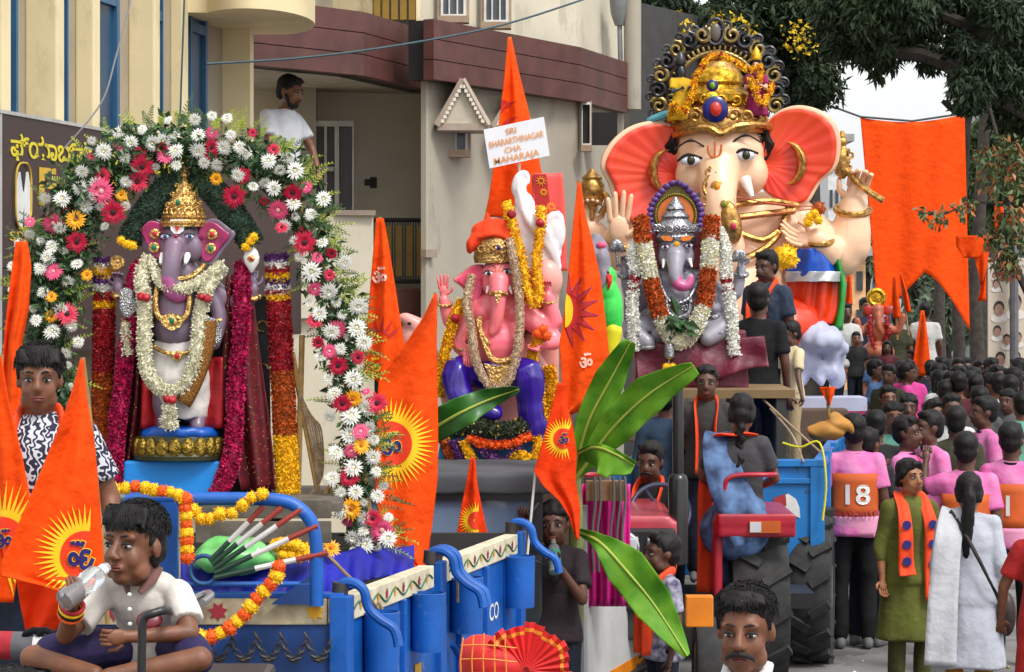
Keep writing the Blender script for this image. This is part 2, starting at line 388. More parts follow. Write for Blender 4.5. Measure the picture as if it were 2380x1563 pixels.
bars(866, 988, 23.6, 23.75, 2.72, 3.28, 20)
def window(x0, x1, y0, y1, d, cut=.0, nm='window', pane=None, vb=2, wallm=None):
    p = PD(x0, y1, d); q = PD(x1, y0, d); g = MB(); c = (p + q) / 2; w_, h_ = q.x - p.x, q.z - p.z
    g.box((c.x, d - .01, c.z), (w_, .06, h_)); o = g.build(nm, pane or mat('pane_grey', (.07, .085, .1), .15), cb, smooth=False)
    g = MB()
    for sx in (-1, 1): g.box((c.x + sx * w_ * .47, d - .05, c.z), (w_ * .1, .06, h_ + .002))
    for sz in (-1, 1): g.box((c.x, d - .052, c.z + sz * h_ * .48), (w_ * .9, .06, h_ * .06))
    for k in range(vb): g.box((c.x - w_ / 2 + w_ * (k + 1) / (vb + 1), d - .048, c.z), (w_ * .06, .05, h_ * .95))
    g.build('frame', mat('white_frame', (.6, .6, .57), .5), o, smooth=False)
    g = MB(); g.box((c.x, d - .1, p.z - .03), (w_ * 1.3, .2, .06)); g.box((c.x - w_*.6, d - .03, c.z), (w_ * .12, .06, h_ * 1.1)); g.box((c.x + w_*.6, d - .03, c.z), (w_ * .12, .06, h_ * 1.1)); g.build('sill', mat('sill_tan', '#a08a74', .8), o, smooth=False)
window(1026, 1082, -90, 42, 23.7); window(1126, 1180, -90, 56, 24.4)
# recessed lower storey wall, door, parapet
seg_wall('back_wall', [(480, 23.9), (1000, 24.6)], 2.3, 4.52, mat('recess_render', '#d8d0bf', .92, var=.06, scale=1.6))
seg_wall('side_pier', [(735, 23.75), (738, 24.2)], 2.3, 4.5, greywall, .3)
def door(x0, x1, y0, y1, d):
    p = PD(x0, y1, d); q = PD(x1, y0, d); c = (p + q) / 2; w_, h_ = q.x - p.x, q.z - p.z
    g = MB(); g.box((c.x, d, c.z), (w_, .06, h_)); o = g.build('door', mat('door_dark', (.05, .055, .06), .4), cb, smooth=False)
    g = MB()
    for k, ww in ((0, .07), (.36, .06), (.62, .1), (1, .05)): g.box((p.x + w_ * k, d - .04, c.z), (w_ * ww, .08, h_))
    g.box((c.x, d - .042, q.z - .02), (w_, .08, .05)); g.box((c.x - w_*.2, d - .042, c.z - h_*.03), (w_ * .5, .07, .04)); g.build('frame', mat('door_frame', (.42, .41, .38), .6), o, smooth=False)
door(722, 822, 284, 492, 23.85)
seg_wall('ground_wall', [(480, 22.4), (870, 23.0)], 0, 2.4, palewall, .3)
seg_wall('parapet', [(480, 22.3), (868, 22.9)], 2.4, 3.3, palewall, .18)
seg_wall('parapet_cap', [(780, 22.72), (873, 22.84)], 3.3, 3.345, mat('cap_tan', '#8f7f72', .8), .26)
seg_wall('floor_slab', [(480, 22.8), (868, 23.3), (1000, 23.5)], 2.3, 2.66, cream, 2)
seg_wall('maroon_fascia', [(862, 22.95), (1016, 23.2)], 2.28, 2.66, wood, .2)
seg_wall('shutter_wall', [(868, 23.3), (1000, 23.6)], 0, 2.3, dark, .2)
g = MB(); c = PD(868, 425, 23.9); g.box(c, (.06, .1, .1)); g.box(c + Vector((-.05, -.05, 0)), (.06, .06, .06)); g.build('wall_lamp', dark, cb, smooth=False)
# block wall under band 2
seg_wall('block_wall', [(990, 22.75), (1345, 25.5), (1450, 27.3)], 0, 4.5, greywall, .05)
seg_wall('ledge', [(990, 22.68), (1016, 22.8)], 2.93, 3.0, mat('cap_tan', '#8f7f72', .8), .06)
g = MB(); g.hexa([*[tuple(v) for v in (PZ(990, 22.75), PZ(996, 22.76), PZ(1000, 25), PZ(994, 25))], *[tuple(v + Vector((0, 0, 4.48))) for v in (PZ(990, 22.75), PZ(996, 22.76), PZ(1000, 25), PZ(994, 25))]]); g.build('return_wall', greywall, cb, smooth=False)
# gabled awning and window
def awning(xc, wpx, y0, y1, d):
    k = px(d); c = PD(xc, y1, d); w_ = wpx * k; h_ = (y1 - y0) * k; D = .55
    g = MB(); ribs = 9
    for s_ in (-1, 1):
        for i in range(ribs):
            t0, t1 = i / ribs, (i + .8) / ribs; pts = []
            e = D
            a0 = Vector((0, -e * t0, h_)); a1 = Vector((0, -e * t1, h_)); b0 = Vector((s_ * w_ / 2, -e * t0, 0)); b1 = Vector((s_ * w_ / 2, -e * t1, 0))
            n = Vector((s_ * h_, 0, w_ / 2)).normalized() * .03
            g.hexa([c + a0, c + a1, c + b1, c + b0, c + a0 + n, c + a1 + n, c + b1 + n, c + b0 + n])
    o = g.build('awning', mat('awning_ivory', '#b9ae9d', .7), cb, smooth=False)
    g = MB(); y_ = -D
    g.prism([c + Vector((-w_*.42, y_ + .03, 0)), c + Vector((w_*.42, y_ + .03, 0)), c + Vector((0, y_ + .03, h_*.86))], (0, 0, 0), (0, .03, 0)); g.build('gable', mat('gable_ivory', '#c4bba9', .8, bump=.2), o, smooth=False)
    g = MB()
    for s_ in (-1, 1): g.tube([c + Vector((s_ * w_ * .52, y_, -.02)), c + Vector((0, y_, h_ * 1.02))], .03, 6)
    g.box(c + Vector((0, y_ / 2, -.03)), (w_ * 1.04, D, .06)); g.build('trim', mat('awning_trim', '#a8988a', .75), o)
    tm = MB(); tm.box((0, 0, 0), (.03, .03, .03)); me = tm.mesh('dentil'); me.materials.append(mat('dentil_ivory', '#d8d0c0', .8))
    for s_ in (-1, 1):
        for i in range(9): t = (i + .5) / 9; inst('dentil', me, o, c + Vector((s_ * w_ * .43 * (1 - t), y_ - .01, h_ * .9 * t)))
awning(1078, 112, 198, 296, 23.35); awning(1192, 84, 232, 300, 24.1)
window(1034, 1086, 302, 352, 23.3, vb=1); window(1172, 1210, 306, 480, 24.1, vb=1)
window(1352, 1372, 240, 340, 25.5, nm='opening', pane=dark, vb=0)
g = MB(); c = PD(1385, 300, 25.7); g.box(c, (.42, .1, .32)); g.build('broken_vent', dark, cb, smooth=False)
g = MB(); g.lathe([(.09, 0), (.09, 1.2), (.12, 1.22), (.12, 1.3)], PD(1470, 255, 27), 16); g.build('end_column', greywall, cb)
g = MB(); t = PD(1440, 60, 27); g.lathe([(.05, 0), (.09, .12), (.11, .3), (.06, .34), (.02, .42)], t, 10); g.tube([t, t + Vector((.02, 0, -.8))], .025, 6); g.build('wall_lantern', mat('lantern_grey', (.2, .21, .22), .5), cb)
seg_wall('back_block', [(1440, 30), (1700, 33)], 0, 6, mat('far_dark_wall', (.05, .05, .05), .9), .3)
# overhead cable
def cable(pts, r, label, m=None):
    g = MB(); g.tube(smoothpath(pts, 8), r, 5); tag(g.build('cable', m or mat('cable_teal', (.03, .07, .085), .6)), label, 'cable')
cable([PD(480, 149, 17), PD(700, 135, 17.5), PD(930, 105, 18), PD(1180, 55, 18.6), PD(1440, -30, 19.2)], .008, 'thin dark overhead cable running up past the maroon clad bands')
cable([PD(418, 300, 15), PD(425, 100, 15), PD(430, -40, 15)], .006, 'thin wire hanging in front of the cream fins')
cable([PD(150, 345, 14.8), PD(235, 240, 14.8), PD(270, 130, 14.8), PD(310, -20, 14.8)], .005, 'thin pale wire slanting up past the blue windows', mat('wire_pale', (.3, .3, .32), .5))
# ---------------------------------------------------------------- trees
rng = np.random.default_rng(3)
def leaf_mesh(mb, C, n, L, Wd, droop=.5):
    """n leaf-sized rhombs about centres C (array of (x,y,z,r))"""
    C = np.asarray(C); wgt = C[:, 3] ** 2; idx = rng.choice(len(C), n, p=wgt / wgt.sum()); c = C[idx]
    d = rng.normal(size=(n, 3)); d /= np.linalg.norm(d, axis=1)[:, None]; r = c[:, 3] * (rng.random(n) ** .45)
    p = c[:, :3] + d * r[:, None]
    t = rng.normal(size=(n, 3)); t[:, 2] -= droop * 2; t /= np.linalg.norm(t, axis=1)[:, None]
    s = np.cross(t, rng.normal(size=(n, 3))); s /= np.linalg.norm(s, axis=1)[:, None] + 1e-9
    l = (L * rng.uniform(.6, 1.3, n))[:, None]; w_ = (Wd * rng.uniform(.6, 1.3, n))[:, None]
    nn = np.cross(t, s) * w_ * .25
    V = np.stack([p, p + t * l * .45 + s * w_ * .5 + nn, p + t * l, p + t * l * .45 - s * w_ * .5 + nn], 1).reshape(-1, 3)
    k = mb.n; mb.v.append(V); mb.n += len(V); mb.f += [(k + 4*i, k + 4*i + 1, k + 4*i + 2, k + 4*i + 3) for i in range(n)]; mb.mi += [mb.cur] * n
def tree(base, trunk, limbs, crown, n, L, Wd, mleaf, label, cat='tree', name='tree', r0=.2, droop=.5, group=None, flowers=None):
    o = thing(name, base, label, cat, group)
    g = MB(); g.tube(smoothpath(trunk, 4), list(np.linspace(r0, r0 * .5, (len(trunk) - 1) * 4 + 1)), 9)
    for lb in limbs: P = smoothpath(lb, 4); g.tube(P, list(np.linspace(r0 * .4, r0 * .08, len(P))), 6)
    g.build('trunk', mat('bark', (.045, .036, .03), .95, var=.3, scale=8, bump=.6, bscale=25), o)
    g = MB(); leaf_mesh(g, crown, n, L, Wd, droop); tag(g.build('crown', mleaf, o, smooth=False), kind='stuff')
    if flowers:
        g = MB(); leaf_mesh(g, flowers, 260, .07, .06, 0); tag(g.build('blossom', mat('yellow_blossom', '#c9a80f', .7), o, smooth=False), kind='stuff')
    return o
def crownpx(spec):   # (x, y, d, radius px)
    return [(*PD(x, y, d), r * px(d)) for x, y, d, r in spec]
lf_dark = mat('leaf_dark', (.012, .024, .012), .6, col2=(.032, .055, .022), scale=1.5, spec=.25)
lf_mid = mat('leaf_mid', (.04, .075, .025), .6, col2=(.1, .15, .05), scale=1.2)
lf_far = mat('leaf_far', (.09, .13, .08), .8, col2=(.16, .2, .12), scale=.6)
sp = [(random.uniform(1470, 1960), random.uniform(-60, 210), random.uniform(32, 36), random.uniform(50, 90)) for i in range(34)]
sp += [(random.uniform(1460, 1560), random.uniform(150, 330), random.uniform(33, 35), 45) for i in range(6)]
sp += [(random.uniform(1830, 1915), random.uniform(80, 215), 34, 32) for i in range(8)]
tree(Vector((4.2, 36, 0)), [(4.2, 36, 0), (4.1, 36, 3), (4.0, 35.5, 6)], [[(4.0, 35.5, 5), PD(1600, 60, 34)], [(4, 35.5, 5.5), PD(1850, 20, 34)], [(4.1, 36, 4), PD(1500, 200, 34)]], crownpx(sp), 38000, .13, .05, lf_dark, 'dark leafy tree with yellow blossom behind the giant peach idol', r0=.28,
     flowers=crownpx([(1700, 75, 31.6, 60), (1860, 90, 31.6, 50), (1580, 60, 31.6, 40), (1960, 95, 31.6, 30)]))
sp = [(random.uniform(1930, 2400), random.uniform(-100, 45), random.uniform(27, 31), random.uniform(40, 66)) for i in range(34)]
sp += [(random.uniform(1930, 2250), random.uniform(50, 118), random.uniform(27, 30), random.uniform(16, 30)) for i in range(20)]
sp += [(random.uniform(2240, 2420), random.uniform(60, 270), random.uniform(27, 30), random.uniform(40, 65)) for i in range(18)]
sp += [(x, 70 + random.uniform(20, 75) + 25 * math.sin(x * .05), 28, random.uniform(11, 19)) for x in range(1945, 2250, 9)]
tree(Vector((7.6, 29, 0)), [(7.6, 29, 0), (7.4, 29, 2.5), (7.0, 28.5, 5.5)], [[(7.3, 29, 4), PD(2200, 150, 28), PD(2050, 120, 28), PD(1950, 60, 28)], [(7.2, 29, 4.6), PD(2250, 60, 28), PD(2100, 10, 28)], [(7.4, 29, 3.6), PD(2330, 230, 28), PD(2240, 262, 28), PD(2190, 235, 28)]], crownpx(sp), 46000, .12, .042, lf_dark, 'large dark tree with drooping leaves overhanging the street on the right', r0=.3, droop=.8)
# sparse reddish branch reaching in from the right
rt = thing('sapling', Vector((5.0, 21, 0)), 'thin young tree with sparse reddish green leaves beside the poster', 'tree')
g = MB(); g.tube(smoothpath([(5.0, 21, 0), (4.75, 21, 1.5), PD(2360, 620, 21), PD(2340, 420, 21), PD(2300, 250, 21)], 5), list(np.linspace(.05, .012, 21)), 6)
br = [[PD(2345, 480, 21), PD(2260, 470, 20.9), PD(2190, 500, 20.8), PD(2130, 490, 20.8)], [PD(2340, 420, 21), PD(2300, 370, 20.8), PD(2280, 340, 20.8)], [PD(2360, 620, 21), PD(2320, 560, 20.8), PD(2290, 520, 20.8)], [PD(2340, 430, 21), PD(2390, 380, 21), PD(2420, 330, 21)], [PD(2355, 560, 21), PD(2310, 600, 20.7), PD(2330, 680, 20.7)]]
for b in br: P = smoothpath(b, 5); g.tube(P, list(np.linspace(.014, .004, len(P))), 5)
g.build('trunk', mat('bark', (.045, .036, .03)), rt)
g = MB(); g.cur = 0
for i, spec in enumerate(([(2330, 400, 20.9, 70), (2350, 350, 20.9, 45), (2365, 520, 20.9, 60), (2340, 610, 20.8, 40)], [(2240, 480, 20.8, 26), (2180, 505, 20.8, 24), (2145, 495, 20.8, 18), (2305, 555, 20.8, 30), (2290, 350, 20.8, 25)])):
    for j in range(3): g.cur = j; leaf_mesh(g, crownpx(spec), (260, 60)[i], .075, .04, .6)
tag(g.build('crown', [mat('leaf_olive', (.09, .12, .03), .5, var=.3), mat('leaf_rust', (.3, .1, .025), .5, var=.3), mat('leaf_green2', (.05, .09, .03), .5, var=.3)], rt, smooth=False), kind='stuff')
# far trees along the street
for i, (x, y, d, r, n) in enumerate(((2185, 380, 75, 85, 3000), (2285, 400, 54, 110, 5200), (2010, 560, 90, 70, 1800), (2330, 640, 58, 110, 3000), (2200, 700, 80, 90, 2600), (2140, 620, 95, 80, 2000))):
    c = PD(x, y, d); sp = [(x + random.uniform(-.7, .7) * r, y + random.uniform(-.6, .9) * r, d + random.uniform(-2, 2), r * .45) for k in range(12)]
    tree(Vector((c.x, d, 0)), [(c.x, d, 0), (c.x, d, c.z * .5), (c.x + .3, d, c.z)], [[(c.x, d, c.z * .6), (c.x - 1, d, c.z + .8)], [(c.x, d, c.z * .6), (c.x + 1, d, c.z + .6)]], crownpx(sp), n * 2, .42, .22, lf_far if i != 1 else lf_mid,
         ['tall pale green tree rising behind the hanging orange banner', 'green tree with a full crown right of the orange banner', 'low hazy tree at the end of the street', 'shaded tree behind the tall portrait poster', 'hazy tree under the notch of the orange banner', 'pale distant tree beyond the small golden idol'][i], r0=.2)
# dark trunks on the right of the street
for x, d, r, lab in ((2236, 50, .11, 'dark tree trunk beside the tail of the orange banner'), (2278, 49, .13, 'dark tree trunk standing left of the portrait poster')):
    c = PD(x, 900, d); g = MB(); g.tube([(c.x, d, 0), (c.x - .1, d, 2.5), (c.x + .1, d, 6)], [r * 1.2, r, r * .8], 10)
    o = thing('tree', Vector((c.x, d, 0)), lab, 'tree'); g.build('trunk', mat('bark', (.045, .036, .03)), o)
    g = MB(); leaf_mesh(g, [(c.x + .8, d, 8.2, 1.5), (c.x + 1.8, d, 8, 1.4), (c.x + .2, d, 9, 1.2)], 3600, .2, .09); tag(g.build('crown', lf_dark, o, smooth=False), kind='stuff')
# ---------------------------------------------------------------- far buildings at the end of the street
def far_building(x0, x1, y0, d, m, label, rows=3, cols=3, depth=6):
    a, b = PZ(x0, d), PZ(x1, d); zt = CAMZ + (HOR - y0) / FOC * d; o = thing('far_building', Vector(((a.x + b.x) / 2, d, 0)), label, 'building')
    g = MB(); g.box(((a.x + b.x) / 2, d + depth / 2, zt / 2), (b.x - a.x, depth, zt)); g.build('wall', m, o, smooth=False)
    g = MB(); g.box(((a.x + b.x) / 2, d + depth / 2 - .1, zt + .12), (b.x - a.x + .5, depth + .4, .24)); g.build('roof', mat('roof_grey', (.3, .3, .3), .8), o, smooth=False)
    wd, hh = (b.x - a.x) / cols, (zt - .5) / rows; g = MB(); g.box((0, 0, 0), (wd * .5, .08, hh * .5)); me = g.mesh('window'); me.materials.append(mat('far_pane', (.05, .06, .07), .3))
    for r in range(rows):
        for c in range(cols): inst('window', me, o, (a.x + wd * (c + .5), d - .02, .3 + hh * (r + .55)))
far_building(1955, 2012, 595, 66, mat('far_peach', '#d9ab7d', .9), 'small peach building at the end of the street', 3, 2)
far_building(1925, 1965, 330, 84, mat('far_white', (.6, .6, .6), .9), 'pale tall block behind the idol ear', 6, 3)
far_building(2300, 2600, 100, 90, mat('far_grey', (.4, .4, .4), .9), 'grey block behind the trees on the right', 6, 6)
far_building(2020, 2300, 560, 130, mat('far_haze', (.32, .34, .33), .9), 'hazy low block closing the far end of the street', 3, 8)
# ================================================================ PEOPLE
skin_d = mat('skin_dark', '#553426', .5, var=.16, scale=22, bump=.12, bscale=260)
skin_m = mat('skin_brown', '#70452e', .5, var=.16, scale=22, bump=.12, bscale=260)
skin_l = mat('skin_tan', '#93603f', .5, var=.16, scale=22, bump=.12, bscale=260)
hairm = mat('hair_black', (.009, .0075, .0075), .55, var=.4, scale=60, bump=.2, bscale=300, spec=.25)
eyew = mat('eye_white', (.42, .39, .36), .3, var=.03); iris = mat('iris_dark', (.012, .007, .005), .15)
lipm = mat('lips_brown', '#6b3229', .45); browm = mat('brow_black', (.014, .011, .01), .8)
denim = mat('denim_dark', '#131a28', .85, var=.25, scale=12, bump=.5, bscale=9, bdist=.03, spec=.3)
blackc = mat('cloth_black', (.008, .008, .0095), .85, var=.3, scale=8, bump=.5, bscale=10, bdist=.03, spec=.25)
orangec = mat('scarf_orange', '#e8420a', .75, var=.1, scale=9, bump=.15, bscale=120)
def cloth(name, c, **k):
    kw = dict(rough=.85, var=.12, scale=5, bump=.55, bscale=10, bdist=.03); kw.update(k); return mat(name, c, **kw)
J0 = dict(pel=(0, 0, .93), neck=(0, .005, 1.45), head=(0, -.012, 1.585),
          shp=(.163, .012, 1.372), shm=(-.163, .012, 1.372), elp=(.215, .03, 1.10), elm=(-.215, .03, 1.10), wrp=(.225, -.03, .86), wrm=(-.225, -.03, .86),
          hip=(.092, 0, .91), him=(-.092, 0, .91), knp=(.10, -.015, .49), knm=(-.10, -.015, .49), anp=(.10, .02, .085), anm=(-.10, .02, .085))
def wrinkle(amp, sc):
    def f(V):
        out = V.copy()
        for i in range(len(V)):
            p = Vector(V[i]); n = mnoise.noise_vector(Vector((p.x * sc, p.y * sc, p.z * sc * .55)))
            out[i] += np.array(n) * amp
        return out
    return f
def add_hand(bm, ex, wr, el, k=1., curl=.5, thumb=None, palm=None):
    wr, el = Vector(wr), Vector(el); d = (wr - el).normalized()
    side = Vector(palm).normalized() if palm is not None else d.cross(Vector((0, 1, 0)))
    if side.length < .1: side = Vector((1, 0, 0))
    side = (side - d * side.dot(d)).normalized(); nrm = d.cross(side)
    c = wr + d * .045 * k
    bm.ell(c, (.038 * k, .019 * k, .048 * k), Matrix((side, nrm, d)).transposed())
    for i, (o, L) in enumerate(((-.026, .062), (-.009, .074), (.009, .07), (.026, .054))):
        a = wr + d * .082 * k + side * o * k; L *= k; t = curl
        b = a + (d * math.cos(t) + nrm * math.sin(t)) * L * .5; c2 = b + (d * math.cos(2.2 * t) + nrm * math.sin(2.2 * t)) * L * .5
        ex.tube([a - d * .015 * k, a, b, c2, c2 + (c2 - b) * .12], [.0095 * k, .0095 * k, .0088 * k, .0075 * k, .003 * k], 7)
    ts = side * (thumb if thumb else -1)
    a = wr + d * .025 * k + ts * .026 * k; b = a + (d * .6 + ts * .7 + nrm * .35).normalized() * .035 * k; c2 = b + (d * .9 + ts * .15 + nrm * .5).normalized() * .03 * k
    ex.tube([a, b, c2, c2 + (c2 - b) * .1], [.012 * k, .0105 * k, .0085 * k, .003 * k], 7)
def person(label, base, yaw=0, h=1.7, skin=None, shirt=None, pants=None, sleeve='short', hair='short', pose=None, hy=0, hp=0, hr=0, detail=1, legs=True,
           dress=0, mous=False, beard=False, cat='person', group=None, scarf=None, shoes=True, fat=1., headk=1., hands=True, vox=None, curl=(.5, .5), collar=None, tuft=0, bare=False, palms=(None, None), shortsl=0, name='person', hairgrow=1., blouse=None):
    skin = skin or skin_m; J = {a: Vector(b) for a, b in J0.items()}
    if pose: J.update({a: Vector(b) for a, b in pose.items()})
    k = h / 1.7; M = Matrix.Translation(base) @ Matrix.Rotation(math.radians(yaw), 4, 'Z') @ Matrix.Scale(k, 4)
    root = thing(name, base, label, cat, group)
    vx = vox or (.011 if detail >= 2 else .017 if detail == 1 else .024)
    def fin(mb, nm, m, voxel, sm, ex=None, disp=None, parent=None):
        b = blob(mb, voxel, sm, ex, disp=disp); V = np.concatenate(b.v); A = np.array(M); b.v = [V @ A[:3, :3].T + A[:3, 3]]
        return b.build(nm, m, parent or root, angle=180)
    def raw(mb, nm, m, parent=None, angle=60):
        V = np.concatenate(mb.v); A = np.array(M); mb.v = [V @ A[:3, :3].T + A[:3, 3]]; return mb.build(nm, m, parent or root, angle=angle)
    # ---- body
    b, ex = MB(), MB(); pel, nk, hd = J['pel'], J['neck'], J['head']
    ax = nk - pel
    def T(t, y=0): return pel + ax * t + Vector((0, y, 0))
    HR = Euler((math.radians(hp), math.radians(hr), math.radians(hy))).to_matrix(); K = headk * 1.07
    def H(x, y, z): return hd + HR @ (Vector((x, y, z)) * K)
    def he(x, y, z, rx, ry, rz): b.ell(H(x, y, z), (rx * K, ry * K, rz * K), HR)
    he(0, .014, .03, .076, .094, .086); he(0, -.022, -.03, .061, .066, .085); he(0, -.048, -.088, .034, .032, .026)
    for s in (-1, 1):
        he(s * .036, -.05, -.034, .026, .028, .034); he(s * .0765, .014, -.006, .0105, .019, .028); he(s * .045, -.02, -.07, .022, .04, .03); he(s * .014, -.1, -.03, .011, .012, .009)
    b.cap(H(0, -.082, .018), H(0, -.106, -.024), .0095 * K, .0145 * K, 8)
    b.cap(H(-.044, -.07, .03), H(.044, -.07, .03), .0135 * K, .0135 * K, 8); he(0, -.083, -.062, .027, .014, .013)
    b.cap(H(0, .02, -.06), nk + (pel - nk).normalized() * .02, .05 * K, .056 * fat, 12)
    b.tube([T(t, .004) for t in (-.12, 0, .2, .4, .58, .74, .86, .95)], [r * fat for r in (.1, .148, .136, .138, .148, .144, .12, .07)], 18, flat=.72, up=(0, 1, 0))
    b.cap(nk + Vector((-.02, .012, -.03)), J['shm'], .042, .042); b.cap(nk + Vector((.02, .012, -.03)), J['shp'], .042, .042)
    for i, s in enumerate('pm'):
        b.cap(J['sh' + s], J['el' + s], .05 * fat, .039 * fat); b.cap(J['el' + s], J['wr' + s], .039 * fat, .026)
        if hands: add_hand(b, ex, J['wr' + s], J['el' + s], 1.0, curl[i], palm=palms[i])
        if legs: b.cap(J['hi' + s], J['kn' + s], .075 * fat, .052); b.cap(J['kn' + s], J['an' + s], .052, .036)
        if legs and not shoes:
            f = J['an' + s]; b.cap(f + Vector((0, .02, -.045)), f + Vector((0, -.14, -.06)), .034, .026)
    fin(b, 'body', skin, vx, 2 if detail < 2 else 3, ex)
    # ---- face
    if detail >= 1:
        for s in (-1, 1):
            e = MB(); e.ell(H(s * .032, -.0735, .004), (.0150 * K, .012 * K, .0068 * K), HR, 12, 8); eo = raw(e, 'eye', eyew)
            e = MB(); e.ell(H(s * .032, -.0815, .0045), (.0074 * K, .0055 * K, .0068 * K), HR, 10, 6); raw(e, 'iris', iris, eo)
            e = MB(); e.tube([H(s * .014, -.081, .0055), H(s * .024, -.0855, .0125), H(s * .036, -.084, .013), H(s * .05, -.072, .006)], [.002 * K, .0036 * K, .0036 * K, .002 * K], 6); raw(e, 'eyelid', browm, eo)
            e = MB(); e.tube([H(s * .014, -.0865, .031), H(s * .03, -.0855, .0362), H(s * .055, -.064, .028)], [.0045 * K, .0055 * K, .002 * K], 6, flat=.6); raw(e, 'eyebrow', browm)
        e = MB(); e.ell(H(0, -.0945, -.057), (.024 * K, .007 * K, .0055 * K), HR, 12, 6); e.ell(H(0, -.0935, -.0665), (.02 * K, .008 * K, .0062 * K), HR, 12, 6); tag(raw(e, 'lips', lipm))
    else:
        e = MB()
        for s in (-1, 1): e.ell(H(s * .032, -.078, .008), (.017 * K, .012 * K, .009 * K), HR, 8, 5); e.cap(H(s * .015, -.083, .032), H(s * .05, -.07, .03), .005 * K, .004 * K, 6)
        raw(e, 'eyes', browm)
    if mous:
        e = MB()
        for s in (-1, 1): e.tube([H(0, -.105, -.044), H(s * .018, -.102, -.047), H(s * .036, -.088, -.058), H(s * .041, -.08, -.07)], [.0085 * K, .0095 * K, .007 * K, .002 * K], 7)
        raw(e, 'moustache', browm)
    if beard:
        e = MB(); e.ell(H(0, -.05, -.09), (.042 * K, .038 * K, .03 * K), HR)
        for s in (-1, 1): e.cap(H(s * .066, -.01, -.02), H(s * .04, -.045, -.09), .016 * K, .022 * K, 8); e.cap(H(0, -.1, -.045), H(s * .036, -.085, -.06), .008, .006, 6)
        fin(e, 'beard', hairm, .009, 1)
    # ---- hair
    g = MB()
    G = hairgrow
    g.ell(H(0, .03, .054), (.085 * K * G, .1 * K * G, .083 * K * G), HR); g.ell(H(0, .055, .0), (.076 * K, .066 * K, .08 * K), HR)
    for s in (-1, 1): g.cap(H(s * .07, .0, .05), H(s * .074, -.012, .01), .018 * K, .007 * K, 8)
    if hair == 'short':
        for i in range(7): x = -.055 + .11 * i / 6; g.cap(H(x, -.03 - .02 * (1 - abs(x) / .06), .114), H(x * 1.05 + .006, -.062 + .25 * abs(x) ** 1.2, .092), .013 * K, .009 * K, 7)
    if hair == 'fringe':
        for i in range(9): x = -.064 + .128 * i / 8; g.cap(H(x, -.04, .11), H(x * 1.08 + .008, -.071 + .35 * abs(x) ** 1.3, .062 + .008 * math.sin(i * 2.1)), .012 * K, .006 * K, 7)
    if hair in ('pony', 'braid', 'long', 'tied'):
        for s in (-1, 1): g.cap(H(s * .02, -.07, .1), H(s * .078, -.015, .02), .02 * K, .018 * K, 8); g.cap(H(s * .078, -.01, .02), H(s * .06, .06, -.04), .02 * K, .03 * K, 8)
    if hair == 'pony':
        P = [H(0, .1, .03), H(0, .14, -.02), H(.01, .13, -.15), H(.02, .12, -.32), H(.02, .11, -.45)]
        for a, c, r0, r1 in zip(P, P[1:], (.035, .04, .045, .035), (.04, .045, .035, .012)): g.cap(a, c, r0 * K, r1 * K, 9)
    if hair == 'braid':
        g.ell(H(0, .09, -.01), (.06 * K, .05 * K, .06 * K))
        for i in range(11): g.ell(H(.012 * (-1) ** i, .1 + .012 * math.sin(i), -.06 - .035 * i), (.03 * K * (1 - i * .03), .026 * K, .028 * K))
    if hair == 'long':
        for s in (-1, 1): g.cap(H(s * .07, .03, .0), H(s * .085, .03, -.2), .035 * K, .028 * K, 8)
        g.cap(H(0, .08, 0), H(0, .08, -.25), .06 * K, .06 * K, 10)
    if hair != 'none':
        fin(g, 'hair', hairm, .009 if detail >= 2 else .014 if detail else .02, 1, disp=wrinkle(.007 if detail < 2 else .006, 40))
    if tuft:
        e = MB()
        for i in range(tuft):
            a = random.uniform(-PI, PI); z = random.uniform(.0, 1); q = math.sqrt(1 - z * z)
            n = Vector((q * math.cos(a), q * math.sin(a), z)); p = Vector((n.x * .084 * G, .03 + n.y * .099 * G, .054 + n.z * .082 * G))
            if p.y < -.035 and p.z < .085: continue
            t = Vector((random.gauss(0, .5) + n.x*.5, -.6 + random.gauss(0, .5), -.55 * (1 - z) + random.gauss(0, .3))); t = (t - n * t.dot(n)).normalized()
            e.tube([H(*(p - n * .006)), H(*(p + t * .014 + n * .004)), H(*(p + t * .032 + n * .0035))], [.0019 * K, .0016 * K, .0004 * K], 4, cap=False)
        lo_ = .05 if hair == 'fringe' else .078
        for i in range(tuft // 3):
            x = random.uniform(-.07, .07); q = 1 - abs(x) / .1; z1 = lo_ + random.uniform(-.006, .014)
            e.tube([H(x * .9, -.03 - .02 * q, .125), H(x + random.gauss(0, .006), -.07 * q - .02 * (1 - q), .104), H(x * 1.06 + random.gauss(.004, .008), -.088 * q - .012, z1)], [.0024 * K, .0024 * K, .0005 * K], 4, cap=False)
        tag(raw(e, 'hair_strands', hairm, angle=180), kind='stuff')
    # ---- clothes
    if shirt:
        g = MB(); f = fat
        tt = (-.2, -.12, 0, .2, .4, .58, .74, .86, .95, 1.02); rr = (.19, .187, .178, .158, .152, .162, .158, .135, .085, .052)
        g.tube([T(t, .004) for t in tt], [r * f for r in rr], 20, flat=[.8, .8, .78, .76, .74, .74, .72, .7, .8, 1], up=(0, 1, 0))
        g.cap(nk + Vector((-.02, .014, -.035)), J['shm'], .05, .05); g.cap(nk + Vector((.02, .014, -.035)), J['shp'], .05, .05)
        for s in 'pm':
            a, e_, w_ = J['sh' + s], J['el' + s], J['wr' + s]
            if sleeve == 'none': continue
            if sleeve == 'short': q = a + (e_ - a) * .72; g.tube([a - (e_ - a) * .08, a, a.lerp(q, .5), q], [.052 * f, .06 * f, .063 * f, .067 * f], 14); g.ell(a, .06 * f)
            else:
                q = e_ + (w_ - e_) * (.35 if sleeve == 'half' else .93); g.cap(a, e_, .057 * f, .052 * f); g.cap(e_, q, .052 * f, .042 * f)
